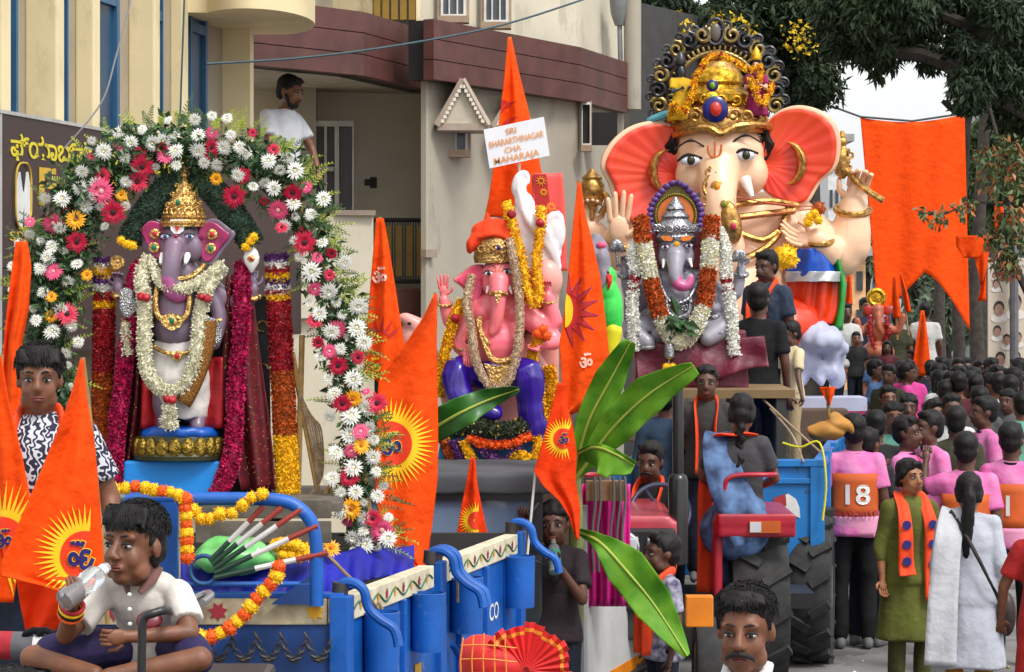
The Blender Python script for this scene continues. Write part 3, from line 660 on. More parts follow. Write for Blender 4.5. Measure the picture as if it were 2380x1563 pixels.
        if dress:
            top = pel + Vector((0, 0, .1)); bot = Vector((pel.x, pel.y + .02, dress))
            n = 6; g.tube([top.lerp(bot, i / n) for i in range(n + 1)], [(.16 + .085 * (i / n)) * f for i in range(n + 1)], 18, flat=.74, up=(0, 1, 0))
        fin(g, 'shirt' if not dress else 'dress', shirt, vx * 1.05, 2, disp=wrinkle(.012, 7))
    if pants and legs:
        g = MB(); g.ell(pel + Vector((0, .004, -.03)), (.155 * fat, .115 * fat, .11))
        for s in 'pm':
            kn, an = J['kn' + s], J['an' + s]
            if shortsl: g.cap(J['hi' + s], J['hi' + s].lerp(kn, shortsl), .094 * fat, .085)
            else: g.cap(J['hi' + s], kn, .09 * fat, .07); g.cap(kn, an.lerp(kn, .06), .07, .06)
        fin(g, 'trousers' if not shortsl else 'shorts', pants, vx * 1.1, 2, disp=wrinkle(.01, 8))
    if legs and shoes:
        for s in 'pm':
            g = MB(); f = J['an' + s]; g.cap(f + Vector((0, .035, -.045)), f + Vector((0, -.13, -.055)), .04, .034); g.cap(f + Vector((0, .02, -.02)), f + Vector((0, 0, .0)), .042, .04)
            fin(g, 'shoe', mat('shoe_grey', (.12, .12, .12), .7) if shoes is True else shoes, .02, 1)
    if collar:
        g = MB(); 
        for s in (-1, 1): g.tube([nk + Vector((0, .062, .03)), nk + Vector((s * .06, .03, .03)), nk + Vector((s * .06, -.04, -.005)), nk + Vector((s * .025, -.085, -.06))], [.018, .022, .024, .012], 8, flat=.5)
        raw(g, 'collar', collar)
    if scarf:
        g = MB()
        for s in (-1, 1):
            P = smoothpath([nk + Vector((0, .075, .01)), nk + Vector((s * .065, .035, .012)), nk + Vector((s * .085, -.06, -.06)), nk + Vector((s * .075, -.135, -.17)), nk + Vector((s * .07, -.15, -.34)), nk + Vector((s * .075, -.15, -.58))], 4)
            g.tube(P, [.026 + .022 * min(1, i / 8) for i in range(len(P))], 10, flat=[.9 - .72 * min(1, i / 8) for i in range(len(P))], up=(0, 1, 0))
        raw(g, 'scarf', scarf, angle=180)
    root['_k'] = k
    return root, (lambda *p: M @ Vector(p)), J, H
def strip(pts, wid, m, name, parent, th=.006, across=None):
    """a flat band of cloth along world points"""
    P = smoothpath(pts, 5); g = MB(); rows = []
    for i, p in enumerate(P):
        t = (P[min(i+1, len(P)-1)] - P[max(i-1, 0)]).normalized(); a = Vector(across) if across is not None else Vector((1, 0, 0)); a = (a - t * a.dot(t)).normalized()
        wv = wid[0] + (wid[1] - wid[0]) * i / (len(P) - 1) if hasattr(wid, '__len__') else wid
        rows.append([p + a * wv * (q - .5) + t.cross(a) * (.006 * math.sin(q * 9 + i * .3)) for q in np.linspace(0, 1, 7)])
    g.grid(rows); return g.build(name, m, parent, angle=180, solid=th)
# ================================================================ FLAGS
saff = mat('flag_saffron', '#ff570c', .75, var=.1, scale=5, bump=.6, bscale=11, bdist=.035, thin=.3, spec=.2)
saff2 = mat('flag_deep', '#f2430c', .75, var=.1, scale=5, bump=.6, bscale=11, bdist=.035, thin=.3, spec=.2)
sun_y = mat('print_yellow', '#f6c20d', .7, var=.05); navy = mat('print_navy', '#1d1566', .7); sunred = mat('print_red', '#e8380c', .7, var=.05); palep = mat('print_pink', '#f4b9a4', .7); crimson = mat('print_crimson', '#b81a12', .7, var=.08)
bamboo = mat('bamboo', '#9c7a45', .6, var=.2, scale=20); white_rod = mat('white_rod', (.7, .68, .62), .5)
class Flag:
    """cloth filling an outline (left and right edges in picture units) at distance d, with its own folds"""
    def __init__(s, name, left, right, d, m, label, fold=(.03, 7, .0), tilt=0., rows=48, cols=22, group=None, cat='flag', sway=0., ph=0., folds=None):
        s.l, s.r, s.d, s.fold, s.tilt, s.ph = left, right, d, fold, tilt, ph
        y0 = min(left[0][1], right[0][1]); y1 = max(left[-1][1], right[-1][1]); s.y0, s.y1 = y0, y1
        s.root = thing(name, PD((left[-1][0] + right[-1][0]) / 2, y1, d), label, cat, group)
        P = []
        for i in range(rows + 1):
            y = y0 + (y1 - y0) * i / rows; a, b = interp(left, y), interp(right, y)
            P.append([s.pt(a + (b - a) * j / cols, y) for j in range(cols + 1)])
        g = MB(); g.grid(P); g.build('cloth', m, s.root, angle=180, solid=.003)
    def depth(s, x, y):
        A, n, sk = s.fold; a, b = interp(s.l, y), interp(s.r, y); u = (x - a) / max(b - a, 8); v = (y - s.y0) / (s.y1 - s.y0)
        return s.d + A * min(1, v * 2.5) * (math.sin(u * n + sk * v * 6 + s.ph) + .4 * math.sin(u * n * 2.3 + 1.7 + v * 4)) + s.tilt * (u - .5)
    def pt(s, x, y, eps=0): return PD(x, y, s.depth(x, y) - eps)
    def paint(s, V, F, m, name, eps, parent=None, clip=True):
        bm = bmesh.new(); vs = [bm.verts.new((x, y, 0)) for x, y in V]
        for f in F:
            try: bm.faces.new([vs[i] for i in f])
            except ValueError: pass
        bmesh.ops.triangulate(bm, faces=bm.faces[:])
        for _ in range(3):
            es = [e for e in bm.edges if e.calc_length() > 11]
            if not es: break
            bmesh.ops.subdivide_edges(bm, edges=es, cuts=1); bmesh.ops.triangulate(bm, faces=[f for f in bm.faces if len(f.verts) > 3])
        P = []
        for v in bm.verts:
            x, y = v.co.x, v.co.y
            if clip: x = min(max(x, interp(s.l, y) + .5), interp(s.r, y) - .5)
            P.append(s.pt(x, y, eps))
        bm.verts.index_update(); g = MB(); g.add([tuple(p) for p in P], [tuple(v.index for v in f.verts) for f in bm.faces]); bm.free()
        return g.build(name, m, parent or s.root, smooth=True, angle=180)
    def sunburst(s, cx, cy, r0, r1, n=32, a0=0, a1=360, squash=1., om=True, mirror=False, omx=0, omy=0, ring=.8, omk=1.):
        V, F = [], []; A0, A1 = math.radians(a0), math.radians(a1)
        def pl(r, a): return (cx + r * squash * math.cos(a), cy - r * math.sin(a))
        for i in range(n):     # rays
            a = A0 + (A1 - A0) * i / n; b = A0 + (A1 - A0) * (i + 1) / n; k = len(V)
            V += [pl(r0 * .96, a), pl(r1 * (1 if i % 2 else .92), (a + b) / 2), pl(r0 * .96, b)]; F.append((k, k + 1, k + 2))
        k = len(V); V += [pl(r0, A0 + (A1 - A0) * i / n) for i in range(n + 1)]; V.append((cx, cy)); F += [(k + i, k + i + 1, k + n + 1) for i in range(n)]
        o = s.paint(V, F, sun_y, 'sun_print', .0075)
        k = len(V); V = [pl(r0 * ring, A0 + (A1 - A0) * i / n) for i in range(n + 1)] + [(cx, cy)]; F = [(i, i + 1, n + 1) for i in range(n)]
        s.paint(V, F, sunred, 'sun_disc', .011, o)
        if om: s.om(cx + omx, cy + omy, r0 * 1.15 * omk, mirror, o)
    def om(s, cx, cy, size, mirror=False, parent=None, m=None, outline=True, squash=.85):
        V, F = text_mesh('ॐ', bold=.03, mirror=mirror)
        if outline:
            V2, F2 = text_mesh('ॐ', bold=.055, mirror=mirror); s.paint([(cx + x * size * squash, cy - (y - .17) * size) for x, y in V2], F2, sun_y, 'om_outline', .0145, parent)
        s.paint([(cx + x * size * squash, cy - (y - .17) * size) for x, y in V], F, m or navy, 'om_print', .018, parent)
def pole(f, pts, r, m=None, name='pole'): g = MB(); g.tube(pts, r, 8); return g.build(name, m or bamboo, f.root)
# big front pennant beside the drinking boy
F1 = Flag('pennant_flag', [(186, 838), (170, 900), (140, 985), (80, 1130), (20, 1270), (0, 1310), (0, 1345), (60, 1352), (178, 1385)], [(196, 836), (204, 920), (222, 1060), (234, 1200), (240, 1300), (232, 1385)], 8.3, saff, 'orange pennant with yellow sun and navy om held beside the drinking boy', fold=(.022, 5, .4), tilt=.12)
F1 = F1
F1.sunburst(198, 1292, 72, 124, 30, a0=80, a1=292, mirror=True, omk=1.0, omx=-10)
pole(F1, [PD(192, 832, 8.33), PD(212, 1000, 8.36), PD(240, 1300, 8.38), PD(250, 1450, 8.4)], .008)
tail = Flag('pennant_flag', [(38, 1350), (50, 1420), (62, 1480)], [(185, 1392), (170, 1430), (104, 1482)], 8.5, saff2, 'orange pennant tail hanging below the big sun pennant on the trailer front', fold=(.03, 6, .3))
F0 = Flag('pennant_flag', [(-60, 900), (-60, 1250), (-60, 1400)], [(4, 830), (20, 930), (52, 1060), (74, 1175), (60, 1240), (40, 1330), (30, 1400)], 8.8, saff, 'orange pennant with half a yellow sun standing against the patterned shirt', fold=(.03, 6, .3), tilt=-.1)
F0.sunburst(2, 1262, 76, 150, 30, a0=-80, a1=130, omk=.6, omx=6, omy=-10)
pole(F0, [PD(3, 825, 8.85), PD(-8, 1450, 8.9)], .008)
F2 = Flag('pennant_flag', [(36, 562), (24, 650), (12, 760), (4, 850), (0, 1000)], [(64, 562), (72, 620), (66, 720), (50, 800), (60, 900), (58, 1000)], 11.3, saff, 'narrow orange flag hanging behind the boy in the patterned shirt', fold=(.04, 7, .2))
pole(F2, [PD(50, 556, 11.32), PD(40, 900, 11.35), PD(36, 1200, 11.36)], .01)
# large central flag with om
FC = Flag('om_flag', [(1008, 684), (985, 735), (955, 780), (905, 850), (880, 880), (872, 1000), (872, 1130), (880, 1220), (915, 1275), (978, 1330)], [(1016, 690), (1014, 800), (1018, 1000), (1016, 1120), (1004, 1220), (992, 1300), (985, 1335)], 12.4, saff, 'large orange flag with yellow sun and navy om tied at the trailer rail', fold=(.025, 5, .3), tilt=.15)
FC.sunburst(905, 1032, 66, 112, 30, a0=-105, a1=105, omk=.85, omx=4)
pole(FC, [PD(1012, 680, 12.45), PD(1004, 1000, 12.5), PD(988, 1345, 12.5)], .008)
g = MB(); g.tube(smoothpath([PD(982, 1320, 12.4), PD(985, 1350, 12.35), PD(992, 1372, 12.3), PD(998, 1388, 12.3)], 4), [.02] * 12 + [.006], 8, flat=.5); g.build('knot', saff2, FC.root)
FB = Flag('om_flag', [(874, 512), (866, 600), (858, 700), (850, 780), (846, 870), (900, 900)], [(892, 508), (902, 560), (914, 640), (926, 720), (940, 800), (944, 895)], 13.2, saff, 'orange flag with pale om and yellow sign behind the flower arch leg', fold=(.03, 6, .3))
FB.om(882, 640, 46, m=palep, outline=False)
for i in range(7):
    a = math.radians(35 + i * 22); c = (880, 800)
    FB.paint([(c[0] + 28 * math.cos(a - .2), c[1] - 28 * math.sin(a - .2)), (c[0] + 62 * math.cos(a), c[1] - 70 * math.sin(a)), (c[0] + 28 * math.cos(a + .2), c[1] - 28 * math.sin(a + .2))], [(0, 1, 2)], crimson, 'petal_print', .007)
FB.om(868, 850, 46, m=sun_y, outline=False)
pole(FB, [PD(882, 505, 13.25), PD(893, 700, 13.28), PD(905, 1100, 13.3), PD(912, 1260, 13.3)], .01)
FT = Flag('tall_flag', [(1180, 92), (1172, 180), (1160, 280), (1148, 380), (1136, 460), (1126, 505)], [(1188, 88), (1206, 170), (1226, 250), (1246, 340), (1262, 420), (1300, 505)], 16.2, saff, 'tall narrow orange flag rising behind the white name placard', fold=(.035, 6, .2), tilt=.1)
pole(FT, [PD(1184, 86, 16.25), PD(1180, 400, 16.3), PD(1176, 900, 16.35)], .014)
for pts in ([(1160, 268), (1178, 240), (1200, 236), (1178, 252)], [(1158, 300), (1180, 276), (1210, 270), (1178, 290)], [(1158, 258), (1168, 232), (1180, 236), (1168, 250)]):
    FT.paint(pts, [(0, 1, 2, 3)], crimson, 'petal_print', .007)
FS = Flag('sun_flag', [(1342, 425), (1332, 520), (1322, 620), (1312, 720), (1300, 800), (1310, 968)], [(1350, 428), (1360, 500), (1376, 560), (1396, 650), (1406, 740), (1416, 830), (1390, 940), (1318, 966)], 14.5, saff, 'orange flag with a crimson rayed sun and pale om beside the green parrot', fold=(.03, 6, .3), tilt=.08)
for i in range(8):
    a = math.radians(-82 + i * 23.5); c = (1316, 722)
    def pl(r, t): return (c[0] + r * math.cos(t), c[1] - r * 1.15 * math.sin(t))
    FS.paint([pl(34, a - .24), pl(78, a + .06), pl(34, a + .26)], [(0, 1, 2)], navy, 'ray_outline', .0075)
    FS.paint([pl(34, a - .2), pl(72, a + .055), pl(34, a + .22)], [(0, 1, 2)], crimson, 'ray_print', .011)
FS.paint([(1316 + 36 * math.cos(t), 722 - 46 * math.sin(t)) for t in np.linspace(-1.5, 1.5, 16)], [tuple(range(16))], crimson, 'sun_print', .0075)
FS.paint([(1312 + 20 * math.cos(t), 722 - 40 * math.sin(t)) for t in np.linspace(-1.5, 1.5, 16)], [tuple(range(16))], sun_y, 'sun_face', .011)
FS.om(1362, 838, 42, m=palep, outline=False)
pole(FS, [PD(1346, 420, 14.55), PD(1330, 700, 14.6), PD(1322, 1000, 14.6), PD(1330, 1250, 14.62)], .011)
FD = Flag('sun_flag', [(1296, 890), (1284, 940), (1268, 1000), (1252, 1060), (1240, 1095), (1262, 1130), (1300, 1165), (1322, 1200), (1338, 1252)], [(1316, 940), (1330, 985), (1340, 1050), (1338, 1120), (1348, 1180), (1345, 1255)], 14.0, saff2, 'orange pennant with yellow sun and navy om tied below the banana leaves', fold=(.02, 5, .3), tilt=.06)
FD.sunburst(1310, 1020, 30, 52, 24, a0=60, a1=290, omk=.9)
pole(FD, [PD(1246, 1085, 14.03), PD(1238, 1160, 14.03), PD(1222, 1330, 14.03), PD(1212, 1420, 14.03)], .007, white_rod)
FE = Flag('small_pennant', [(1094, 1064), (1084, 1120), (1070, 1190), (1058, 1262)], [(1104, 1068), (1108, 1120), (1122, 1190), (1138, 1262)], 13.75, saff2, 'small red orange pennant with half sun in front of the windscreen', fold=(.02, 5, .3))
FE.sunburst(1108, 1210, 26, 46, 20, a0=80, a1=280, om=False)
pole(FE, [PD(1098, 1062, 13.78), PD(1104, 1270, 13.8), PD(1106, 1330, 13.8)], .006)
# placard
pl_ = thing('placard', PD(1200, 395, 15.9), 'white laminated placard reading SRI BHARARTHINAGAR CHA MAHARAJA in orange', 'placard')
PQ = lambda u, v, e=0: PD(1124 + 140 * u + 14 * v + 0, 302 - 30 * u + 90 * v - 0 * u * v, 15.9 - e)
g = MB(); g.grid([[PQ(u, v) for u in np.linspace(0, 1, 5)] for v in np.linspace(0, 1, 5)]); g.build('sheet', mat('placard_white', (.72, .74, .78), .35, var=.03), pl_, smooth=False, solid=.006)
ptx = mat('placard_text', '#d9904a', .6)
for body, u, v, hh in (('SRI', .44, .16, .15), ('BHARARTHINAGAR', .5, .4, .16), ('CHA', .42, .62, .14), ('MAHARAJA', .46, .84, .16)):
    V, F = text_mesh(body, bold=.012); sc = hh / .7; asp = min(90 / 140, .9 / (np.ptp(V[:, 0]) * sc * 1.02))
    g = MB(); g.add([tuple(PQ(u + x * sc * asp * 1.02, v - (y - .1) * sc, .012)) for x, y in V], F); tag(g.build('lettering', ptx, pl_, smooth=False))
g = MB(); g.tube([PD(1206, 380, 15.93), PD(1212, 460, 15.95), PD(1216, 620, 15.98)], .009, 6); g.build('stick', white_rod, pl_)
# hanging street banner
HB = Flag('street_banner', [(2000, 274), (2006, 330), (2012, 420), (2022, 560), (2030, 700), (2042, 742)], [(2242, 266), (2242, 400), (2246, 560), (2250, 690), (2254, 770)], 46, saff, 'huge swallow tailed orange banner hanging over the street', fold=(.08, 9, .1), rows=2)
bpy.data.objects.remove([o for o in HB.root.children][0])
P = []
for j in range(41):
    u = j / 40; row = []
    for i in range(31):
        v = i / 30; xt = 2000 + 242 * u; yt = 274 - 8 * u + 14 * math.sin(PI * u) * (1 if u < .99 else 1)
        yb = (742 - (742 - 634) * min(1, u / .5)) if u < .5 else 634 + (770 - 634) * ((u - .5) / .5) ** 1.5
        xb = 2042 + 212 * u
        x = xt + (xb - xt) * v; y = yt + (yb - yt) * v; row.append(PD(x, y, 46 + .09 * math.sin(u * 7) * v + .02 * math.sin(u * 21 + v * 3)))
    P.append(row)
g = MB(); g.grid(P); g.build('cloth', saff, HB.root, angle=180, solid=.01)
g = MB(); g.tube([PD(1940, 250, 46.05), PD(2000, 272, 46), PD(2120, 282, 46), PD(2242, 264, 46), PD(2420, 225, 46)], .02, 5); g.build('rope', mat('rope_dark', (.05, .05, .05)), HB.root)
# bunting on the right
for i, (l, r, lab) in enumerate((([(2222, 572), (2240, 600)], [(2310, 548), (2275, 600)], 'short orange bunting flag strung near the poster'), ([(2262, 590), (2275, 640), (2278, 660)], [(2300, 575), (2290, 650), (2280, 662)], 'narrow orange bunting point hanging below the short one'), ([(2310, 470), (2312, 530)], [(2330, 478), (2345, 530)], 'little orange flag among the reddish leaves'), ([(2272, 700), (2285, 640), ], [(2290, 600), (2292, 660)], 'pale orange bunting strip beside the poster edge'))):
    l = sorted(l, key=lambda q: q[1]); r = sorted(r, key=lambda q: q[1])
    Flag('bunting_flag', l, r, 33, saff, lab, fold=(.03, 5, .2), rows=10, cols=8, group='bunting by the poster')
# poster on frame
po = thing('poster', PD(2340, 885, 35).xy.to_3d(), 'tall cream political poster with rows of portrait faces on a grey pole', 'poster')
a, b = PD(2296, 886, 35), PD(2420, 600, 35); g = MB(); g.box(((a.x + b.x) / 2, 35, (a.z + b.z) / 2), (b.x - a.x, .05, b.z - a.z)); g.build('sheet', mat('poster_cream', '#cdbfae', .6, var=.08, scale=2, col2=None), po, smooth=False)
fcm, hrm, whm = mat('poster_face', '#a98470', .7), mat('poster_hair', '#3a302e', .7), mat('poster_shirt', '#e4ddd6', .7)
def disc(x, y, rx, ry, m, e, nm, n=14):
    g = MB(); V = [tuple(PD(x + rx * math.cos(t), y - ry * math.sin(t), 34.97 - e)) for t in np.linspace(0, 2 * PI, n, endpoint=False)]; g.add(V, [tuple(range(n))[::-1]]); g.build(nm, m, po, smooth=False, solid=.003)
for x, y, r in ((2315, 660, 9), (2322, 718, 15), (2360, 705, 18), (2318, 770, 11), (2340, 790, 11), (2366, 785, 11), (2325, 835, 14), (2362, 832, 13), (2312, 640, 6)):
    disc(x, y + r * 1.5, r * 1.3, r * .7, whm, .0, 'shirt_print'); disc(x, y - r * .25, r * .82, r * 1.0, hrm, .005, 'hair_print'); disc(x, y + r * .2, r * .7, r * .92, fcm, .01, 'face_print')
g = MB(); c = PD(2357, 600, 34.8); g.tube([(c.x, 34.8, 0), (c.x, 34.8, 3.6)], .06, 8); g.build('pole', mat('pole_grey', (.12, .12, .13), .6), po)
for k_, (x_, w_) in enumerate(((2335, 40), (2338, 34))): a, b = PD(x_ - w_ / 2, 640 + 12 * k_, 34.96), PD(x_ + w_ / 2, 632 + 12 * k_, 34.96); g = MB(); g.box((a + b) / 2, (b.x - a.x, .004, b.z - a.z)); g.build('print_bar', mat('poster_red', '#a8443c', .7), po, smooth=False)
# ================================================================ IDOLS, FLOWERS
class Fr:
    """local frame: picture units at distance d; third value is how far towards the camera, same units"""
    def __init__(s, d): s.d = d; s.k = px(d)
    def __call__(s, x, y, o=0): return PD(x, y, s.d - o * s.k) if o == 0 else PD(CX + (x - CX) * (s.d) / (s.d - o * s.k), HOR + (y - HOR) * (s.d) / (s.d - o * s.k), s.d - o * s.k)
def gold(name, c='#c79a4a', bs=60, rough=.32, b=.5): return mat(name, c, rough, .85, var=.42, scale=bs * 1.2, bump=min(1, b * 1.5), bscale=bs, bdist=.015)  # strong colour mottling paints in the light and shade of embossed relief
def pr(mb, f, pts, rad, seg=12):     # path of round limb in picture units
    P = [f(*p) for p in pts]; n = len(P); Q = smoothpath(P, 4) if n > 2 else P
    R = list(np.interp(np.linspace(0, 1, len(Q)), np.linspace(0, 1, n), rad)) if hasattr(rad, '__len__') else [rad] * len(Q)
    mb.tube(Q, [r * f.k for r in R], seg); mb.ell(Q[0], R[0] * f.k * .98); mb.ell(Q[-1], R[-1] * f.k * .98)
def el(mb, f, x, y, o, rx, ry, rz=None, R=None): mb.ell(f(x, y, o), (rx * f.k, (rz if rz else rx) * f.k, ry * f.k), R)
def ear(root, f, outline, att, m_out, m_in, depth=14, inner=.84, name='ear', ribs=0, mrib=None, shift=(0, 0), off=0, grow=1.):
    """outline points (x,y), attachment point; a dished, thick ear"""
    O = smoothpath([Vector((*p, 0)) for p in outline + [outline[0]]], 5)[:-1]; c = Vector((*att, 0)); L = max((p - c).length for p in O)
    O = [c + (p - c) * grow for p in O]; L *= grow; off0 = off
    def sheet(k0, off):
        off += off0
        rows = []
        for s_ in (1, .93, .8, .6, .35, .05):
            rows.append([f(*(c + (p - c) * s_ * k0 + Vector((*shift, 0)) * (1 - k0)).xy, off + depth * (((p - c).length * s_ * k0 / L) ** 2.2 - .25 * s_ * k0) + (1.6 * math.sin(j * 1.9) * s_ if ribs and k0 < 1 else 0)) for j, p in enumerate(O + [O[0]])])
        return rows
    g = MB(); g.grid(sheet(1, 0)); o = g.build(name, m_out, root, angle=180, solid=8 * f.k)
    g = MB(); g.grid(sheet(inner, 11)); g.build('ear_inner', m_in, o, angle=180, solid=2.5 * f.k)
    return o
def gem(root, f, x, y, o, r, m, rim=None, name='gem', parent=None):
    if rim:
        g = MB(); g.lathe([(r * 1.7 * f.k, -.3 * r * f.k), (r * 1.75 * f.k, 0), (r * 1.2 * f.k, .35 * r * f.k), (.01 * f.k, .3 * r * f.k)], f(x, y, o), 18, rot(90, 0, 0)); p_ = g.build('medallion', rim, root)
        for a in np.linspace(0, 2 * PI, 12, endpoint=False):
            pass
    else: p_ = parent or root
    g = MB(); g.ell(f(x, y, o + r * .5), (r * .8 * f.k, r * .5 * f.k, r * f.k)); return g.build(name, m, p_ if p_ is not root else root)
def ihand(bm, ex, nails, base, d, side, size, curl=.2, spread=.12, nrm=None, closed=False):
    """idol hand: base wrist, d finger direction, side towards the little finger, size = hand length"""
    d = Vector(d).normalized(); side = Vector(side); side = (side - d * side.dot(d)).normalized(); n = Vector(nrm).normalized() if nrm is not None else side.cross(d)
    s = size
    bm.ell(base + d * s * .26, (s * .21, s * .1, s * .27), Matrix((side, n, d)).transposed())
    for i, (o, L) in enumerate(((-.15, .44), (-.05, .5), (.06, .47), (.16, .37))):
        a = base + d * s * .46 + side * o * s; dd = (d + side * o * spread * 8).normalized(); L *= s; t = curl
        b = a + (dd * math.cos(t) + n * math.sin(t)) * L * .5; e = b + (dd * math.cos(2 * t) + n * math.sin(2 * t)) * L * .5
        ex.tube([a - d * s * .1, a, b, b.lerp(e, .8), e], [s * .056, s * .056, s * .052, s * .044, s * .02], 8)
        if nails is not None: nails.ell(e - (e - b) * .12 - n * s * .022, (s * .03, s * .03, s * .04))
    a = base + d * s * .16 - side * s * .17; b = a + (d * .5 - side * .75 + n * .3).normalized() * s * .2; e = b + (d * .95 - side * .2 + n * .3).normalized() * s * .2
    ex.tube([a + side * s * .08, a, b, e, e + (e - b) * .1], [s * .07, s * .068, s * .058, s * .045, s * .015], 8)
    if nails is not None: nails.ell(e - n * s * .02, (s * .03, s * .03, s * .04))
def petal_rope(name, parent, P, rad, n, L, Wd, mats, pick=None, core=None, out=.9, closed=False):
    """rope thickly set with small petals. P world points, rad metres (list or number); pick(t, rand) -> material index"""
    P = smoothpath(P, 6); m = len(P); A = np.array([tuple(p) for p in P]); seg = np.linalg.norm(np.diff(A, axis=0), axis=1); cum = np.concatenate([[0], np.cumsum(seg)]); cum /= cum[-1]
    R = np.interp(np.linspace(0, 1, m), np.linspace(0, 1, len(rad)), rad) if hasattr(rad, '__len__') else np.full(m, rad)
    g = MB(); g.cur = 0; g.tube(P, list(R * .8), 8)
    for i in range(len(g.mi)): g.mi[i] = core if core is not None else 0
    if core is None and pick:
        q = 0
        for i in range(m - 1):
            for j in range(8): g.mi[q] = pick(cum[i], .5); q += 1
    t = rng.random(n); c = np.stack([np.interp(t, cum, A[:, i]) for i in range(3)], 1); rr = np.interp(t, cum, R)
    tx = np.stack([np.interp(np.clip(t + .02, 0, 1), cum, A[:, i]) - np.interp(np.clip(t - .02, 0, 1), cum, A[:, i]) for i in range(3)], 1); tx /= np.linalg.norm(tx, axis=1)[:, None] + 1e-9
    d = rng.normal(size=(n, 3)); d -= tx * (d * tx).sum(1)[:, None]; d /= np.linalg.norm(d, axis=1)[:, None] + 1e-9
    p = c + d * (rr * .78)[:, None]; q = rng.normal(size=(n, 3)) * .75 + d * out; q /= np.linalg.norm(q, axis=1)[:, None]
    s = np.cross(q, rng.normal(size=(n, 3))); s /= np.linalg.norm(s, axis=1)[:, None] + 1e-9
    l = (L * rng.uniform(.7, 1.3, n))[:, None]; w_ = (Wd * rng.uniform(.7, 1.3, n))[:, None]; nn = np.cross(q, s) * w_ * .3
    V = np.stack([p, p + q * l * .6 + s * w_ * .5 + nn, p + q * l, p + q * l * .6 - s * w_ * .5 + nn], 1).reshape(-1, 3)
    k = g.n; g.v.append(V); g.n += len(V); g.f += [(k + 4*i, k + 4*i + 1, k + 4*i + 2, k + 4*i + 3) for i in range(n)]
    rnd = rng.random(n); g.mi += [pick(t[i], rnd[i]) if pick else int(rnd[i] * len(mats)) % len(mats) for i in range(n)]
    o = g.build(name, mats, parent, smooth=False); return o
def tube_px(root, f, name, pts, r, m, seg=8, smooth=True, parent=None):
    g = MB(); g.tube(smoothpath([f(*p) for p in pts], 5), r * f.k, seg); return g.build(name, m, parent or root)
# ---- flower meshes (shared)
def petal_flower(layers, centre, mc):
    """layers: (n, length, width, lift, start radius, material index)"""
    g = MB()
    for n, L, Wd, lift, r0, mi in layers:
        g.cur = mi
        for i in range(n):
            a = 2 * PI * (i + random.uniform(-.25, .25)) / n + r0 * 40; l = L * random.uniform(.86, 1.1); z1 = lift * random.uniform(.7, 1.2)
            ca, sa = math.cos(a), math.sin(a)
            def q(r, s, z): return (r * ca - s * sa, r * sa + s * ca, z)
            g.add([q(r0, -Wd * .25, .0), q(r0, Wd * .25, 0), q(r0 + l * .55, Wd * .5, z1 * .8), q(r0 + l * .55, -Wd * .5, z1 * .8), q(r0 + l, 0, z1 * .75)], [(0, 1, 2, 3), (3, 2, 4)])
    g.cur = centre[2]; g.ell((0, 0, centre[1]), (centre[0], centre[0], centre[0] * .5), None, 8, 5)
    me = g.mesh('flower')
    for m in mc: me.materials.append(m)
    me.polygons.foreach_set('material_index', g.mi); return me
pw = mat('petal_white', (.78, .78, .72), .6, var=.08, scale=30); pcr = mat('petal_cream', (.75, .7, .4), .6); pg = mat('petal_crimson', '#c40d3c', .55, var=.2, scale=30); pgd = mat('centre_dark', (.03, .008, .01), .8)
ppk = mat('petal_pink', '#e2527e', .55, var=.2, scale=30); pye = mat('petal_yellow', '#f0a807', .55, var=.15, scale=30); pdp = mat('petal_deepred', '#8e0718', .6, var=.2, scale=30)
fl_white = [petal_flower([(18, .9, .2, .1 + .1 * v, .1, 0), (16, .75, .18, .38, .08, 0), (12, .5, .15, .6, .05, 0)], (.16, .32, 1), [pw, pcr]) for v in (0, 1, 2)]
fl_gerb = petal_flower([(22, .9, .2, .08, .14, 0), (18, .7, .17, .2, .1, 0)], (.22, .1, 1), [pg, pgd]); fl_pink = petal_flower([(24, .9, .19, .08, .14, 0), (18, .66, .16, .22, .1, 0)], (.2, .1, 1), [ppk, mat('centre_peach', '#d9a59a')])
fl_yel = petal_flower([(20, .9, .24, .1, .14, 0), (16, .66, .2, .25, .1, 0)], (.2, .1, 1), [pye, mat('centre_orange', '#b35b05')]); fl_red = petal_flower([(14, .8, .3, .3, .06, 0), (12, .6, .3, .5, .04, 0)], (.2, .3, 0), [pg, pgd])
def ball_mesh(m, amp=.16, seg=14, ring=10):
    g = MB(); g.ell((0, 0, 0), 1, None, seg, ring); V = np.concatenate(g.v)
    V = np.array([v * (1 + amp * mnoise.noise(Vector(v * 5)) + .05 * random.uniform(-1, 1)) for v in V]); g.v = [V]
    k = MB(); k.add(V, g.f); n = 150; d = rng.normal(size=(n, 3)); d /= np.linalg.norm(d, axis=1)[:, None]
    q = d + rng.normal(size=(n, 3)) * .5; s = np.cross(q, rng.normal(size=(n, 3))); s /= np.linalg.norm(s, axis=1)[:, None]
    W_ = np.stack([d * .8, d * .8 + q * .18 + s * .13, d * .85 + q * .3, d * .8 + q * .18 - s * .13], 1).reshape(-1, 3); k.add(W_, [(4*i, 4*i+1, 4*i+2, 4*i+3) for i in range(n)])
    me = k.mesh('marigold'); me.materials.append(m); return me
mar_o = mat('marigold_orange', '#ec5a05', .7, var=.25, scale=40); mar_y = mat('marigold_yellow', '#f2bb06', .7, var=.2, scale=40); mar_r = mat('marigold_rust', '#a64a06', .75, var=.35, scale=30)
bl_o, bl_y, bl_r = ball_mesh(mar_o), ball_mesh(mar_y), ball_mesh(mar_r)
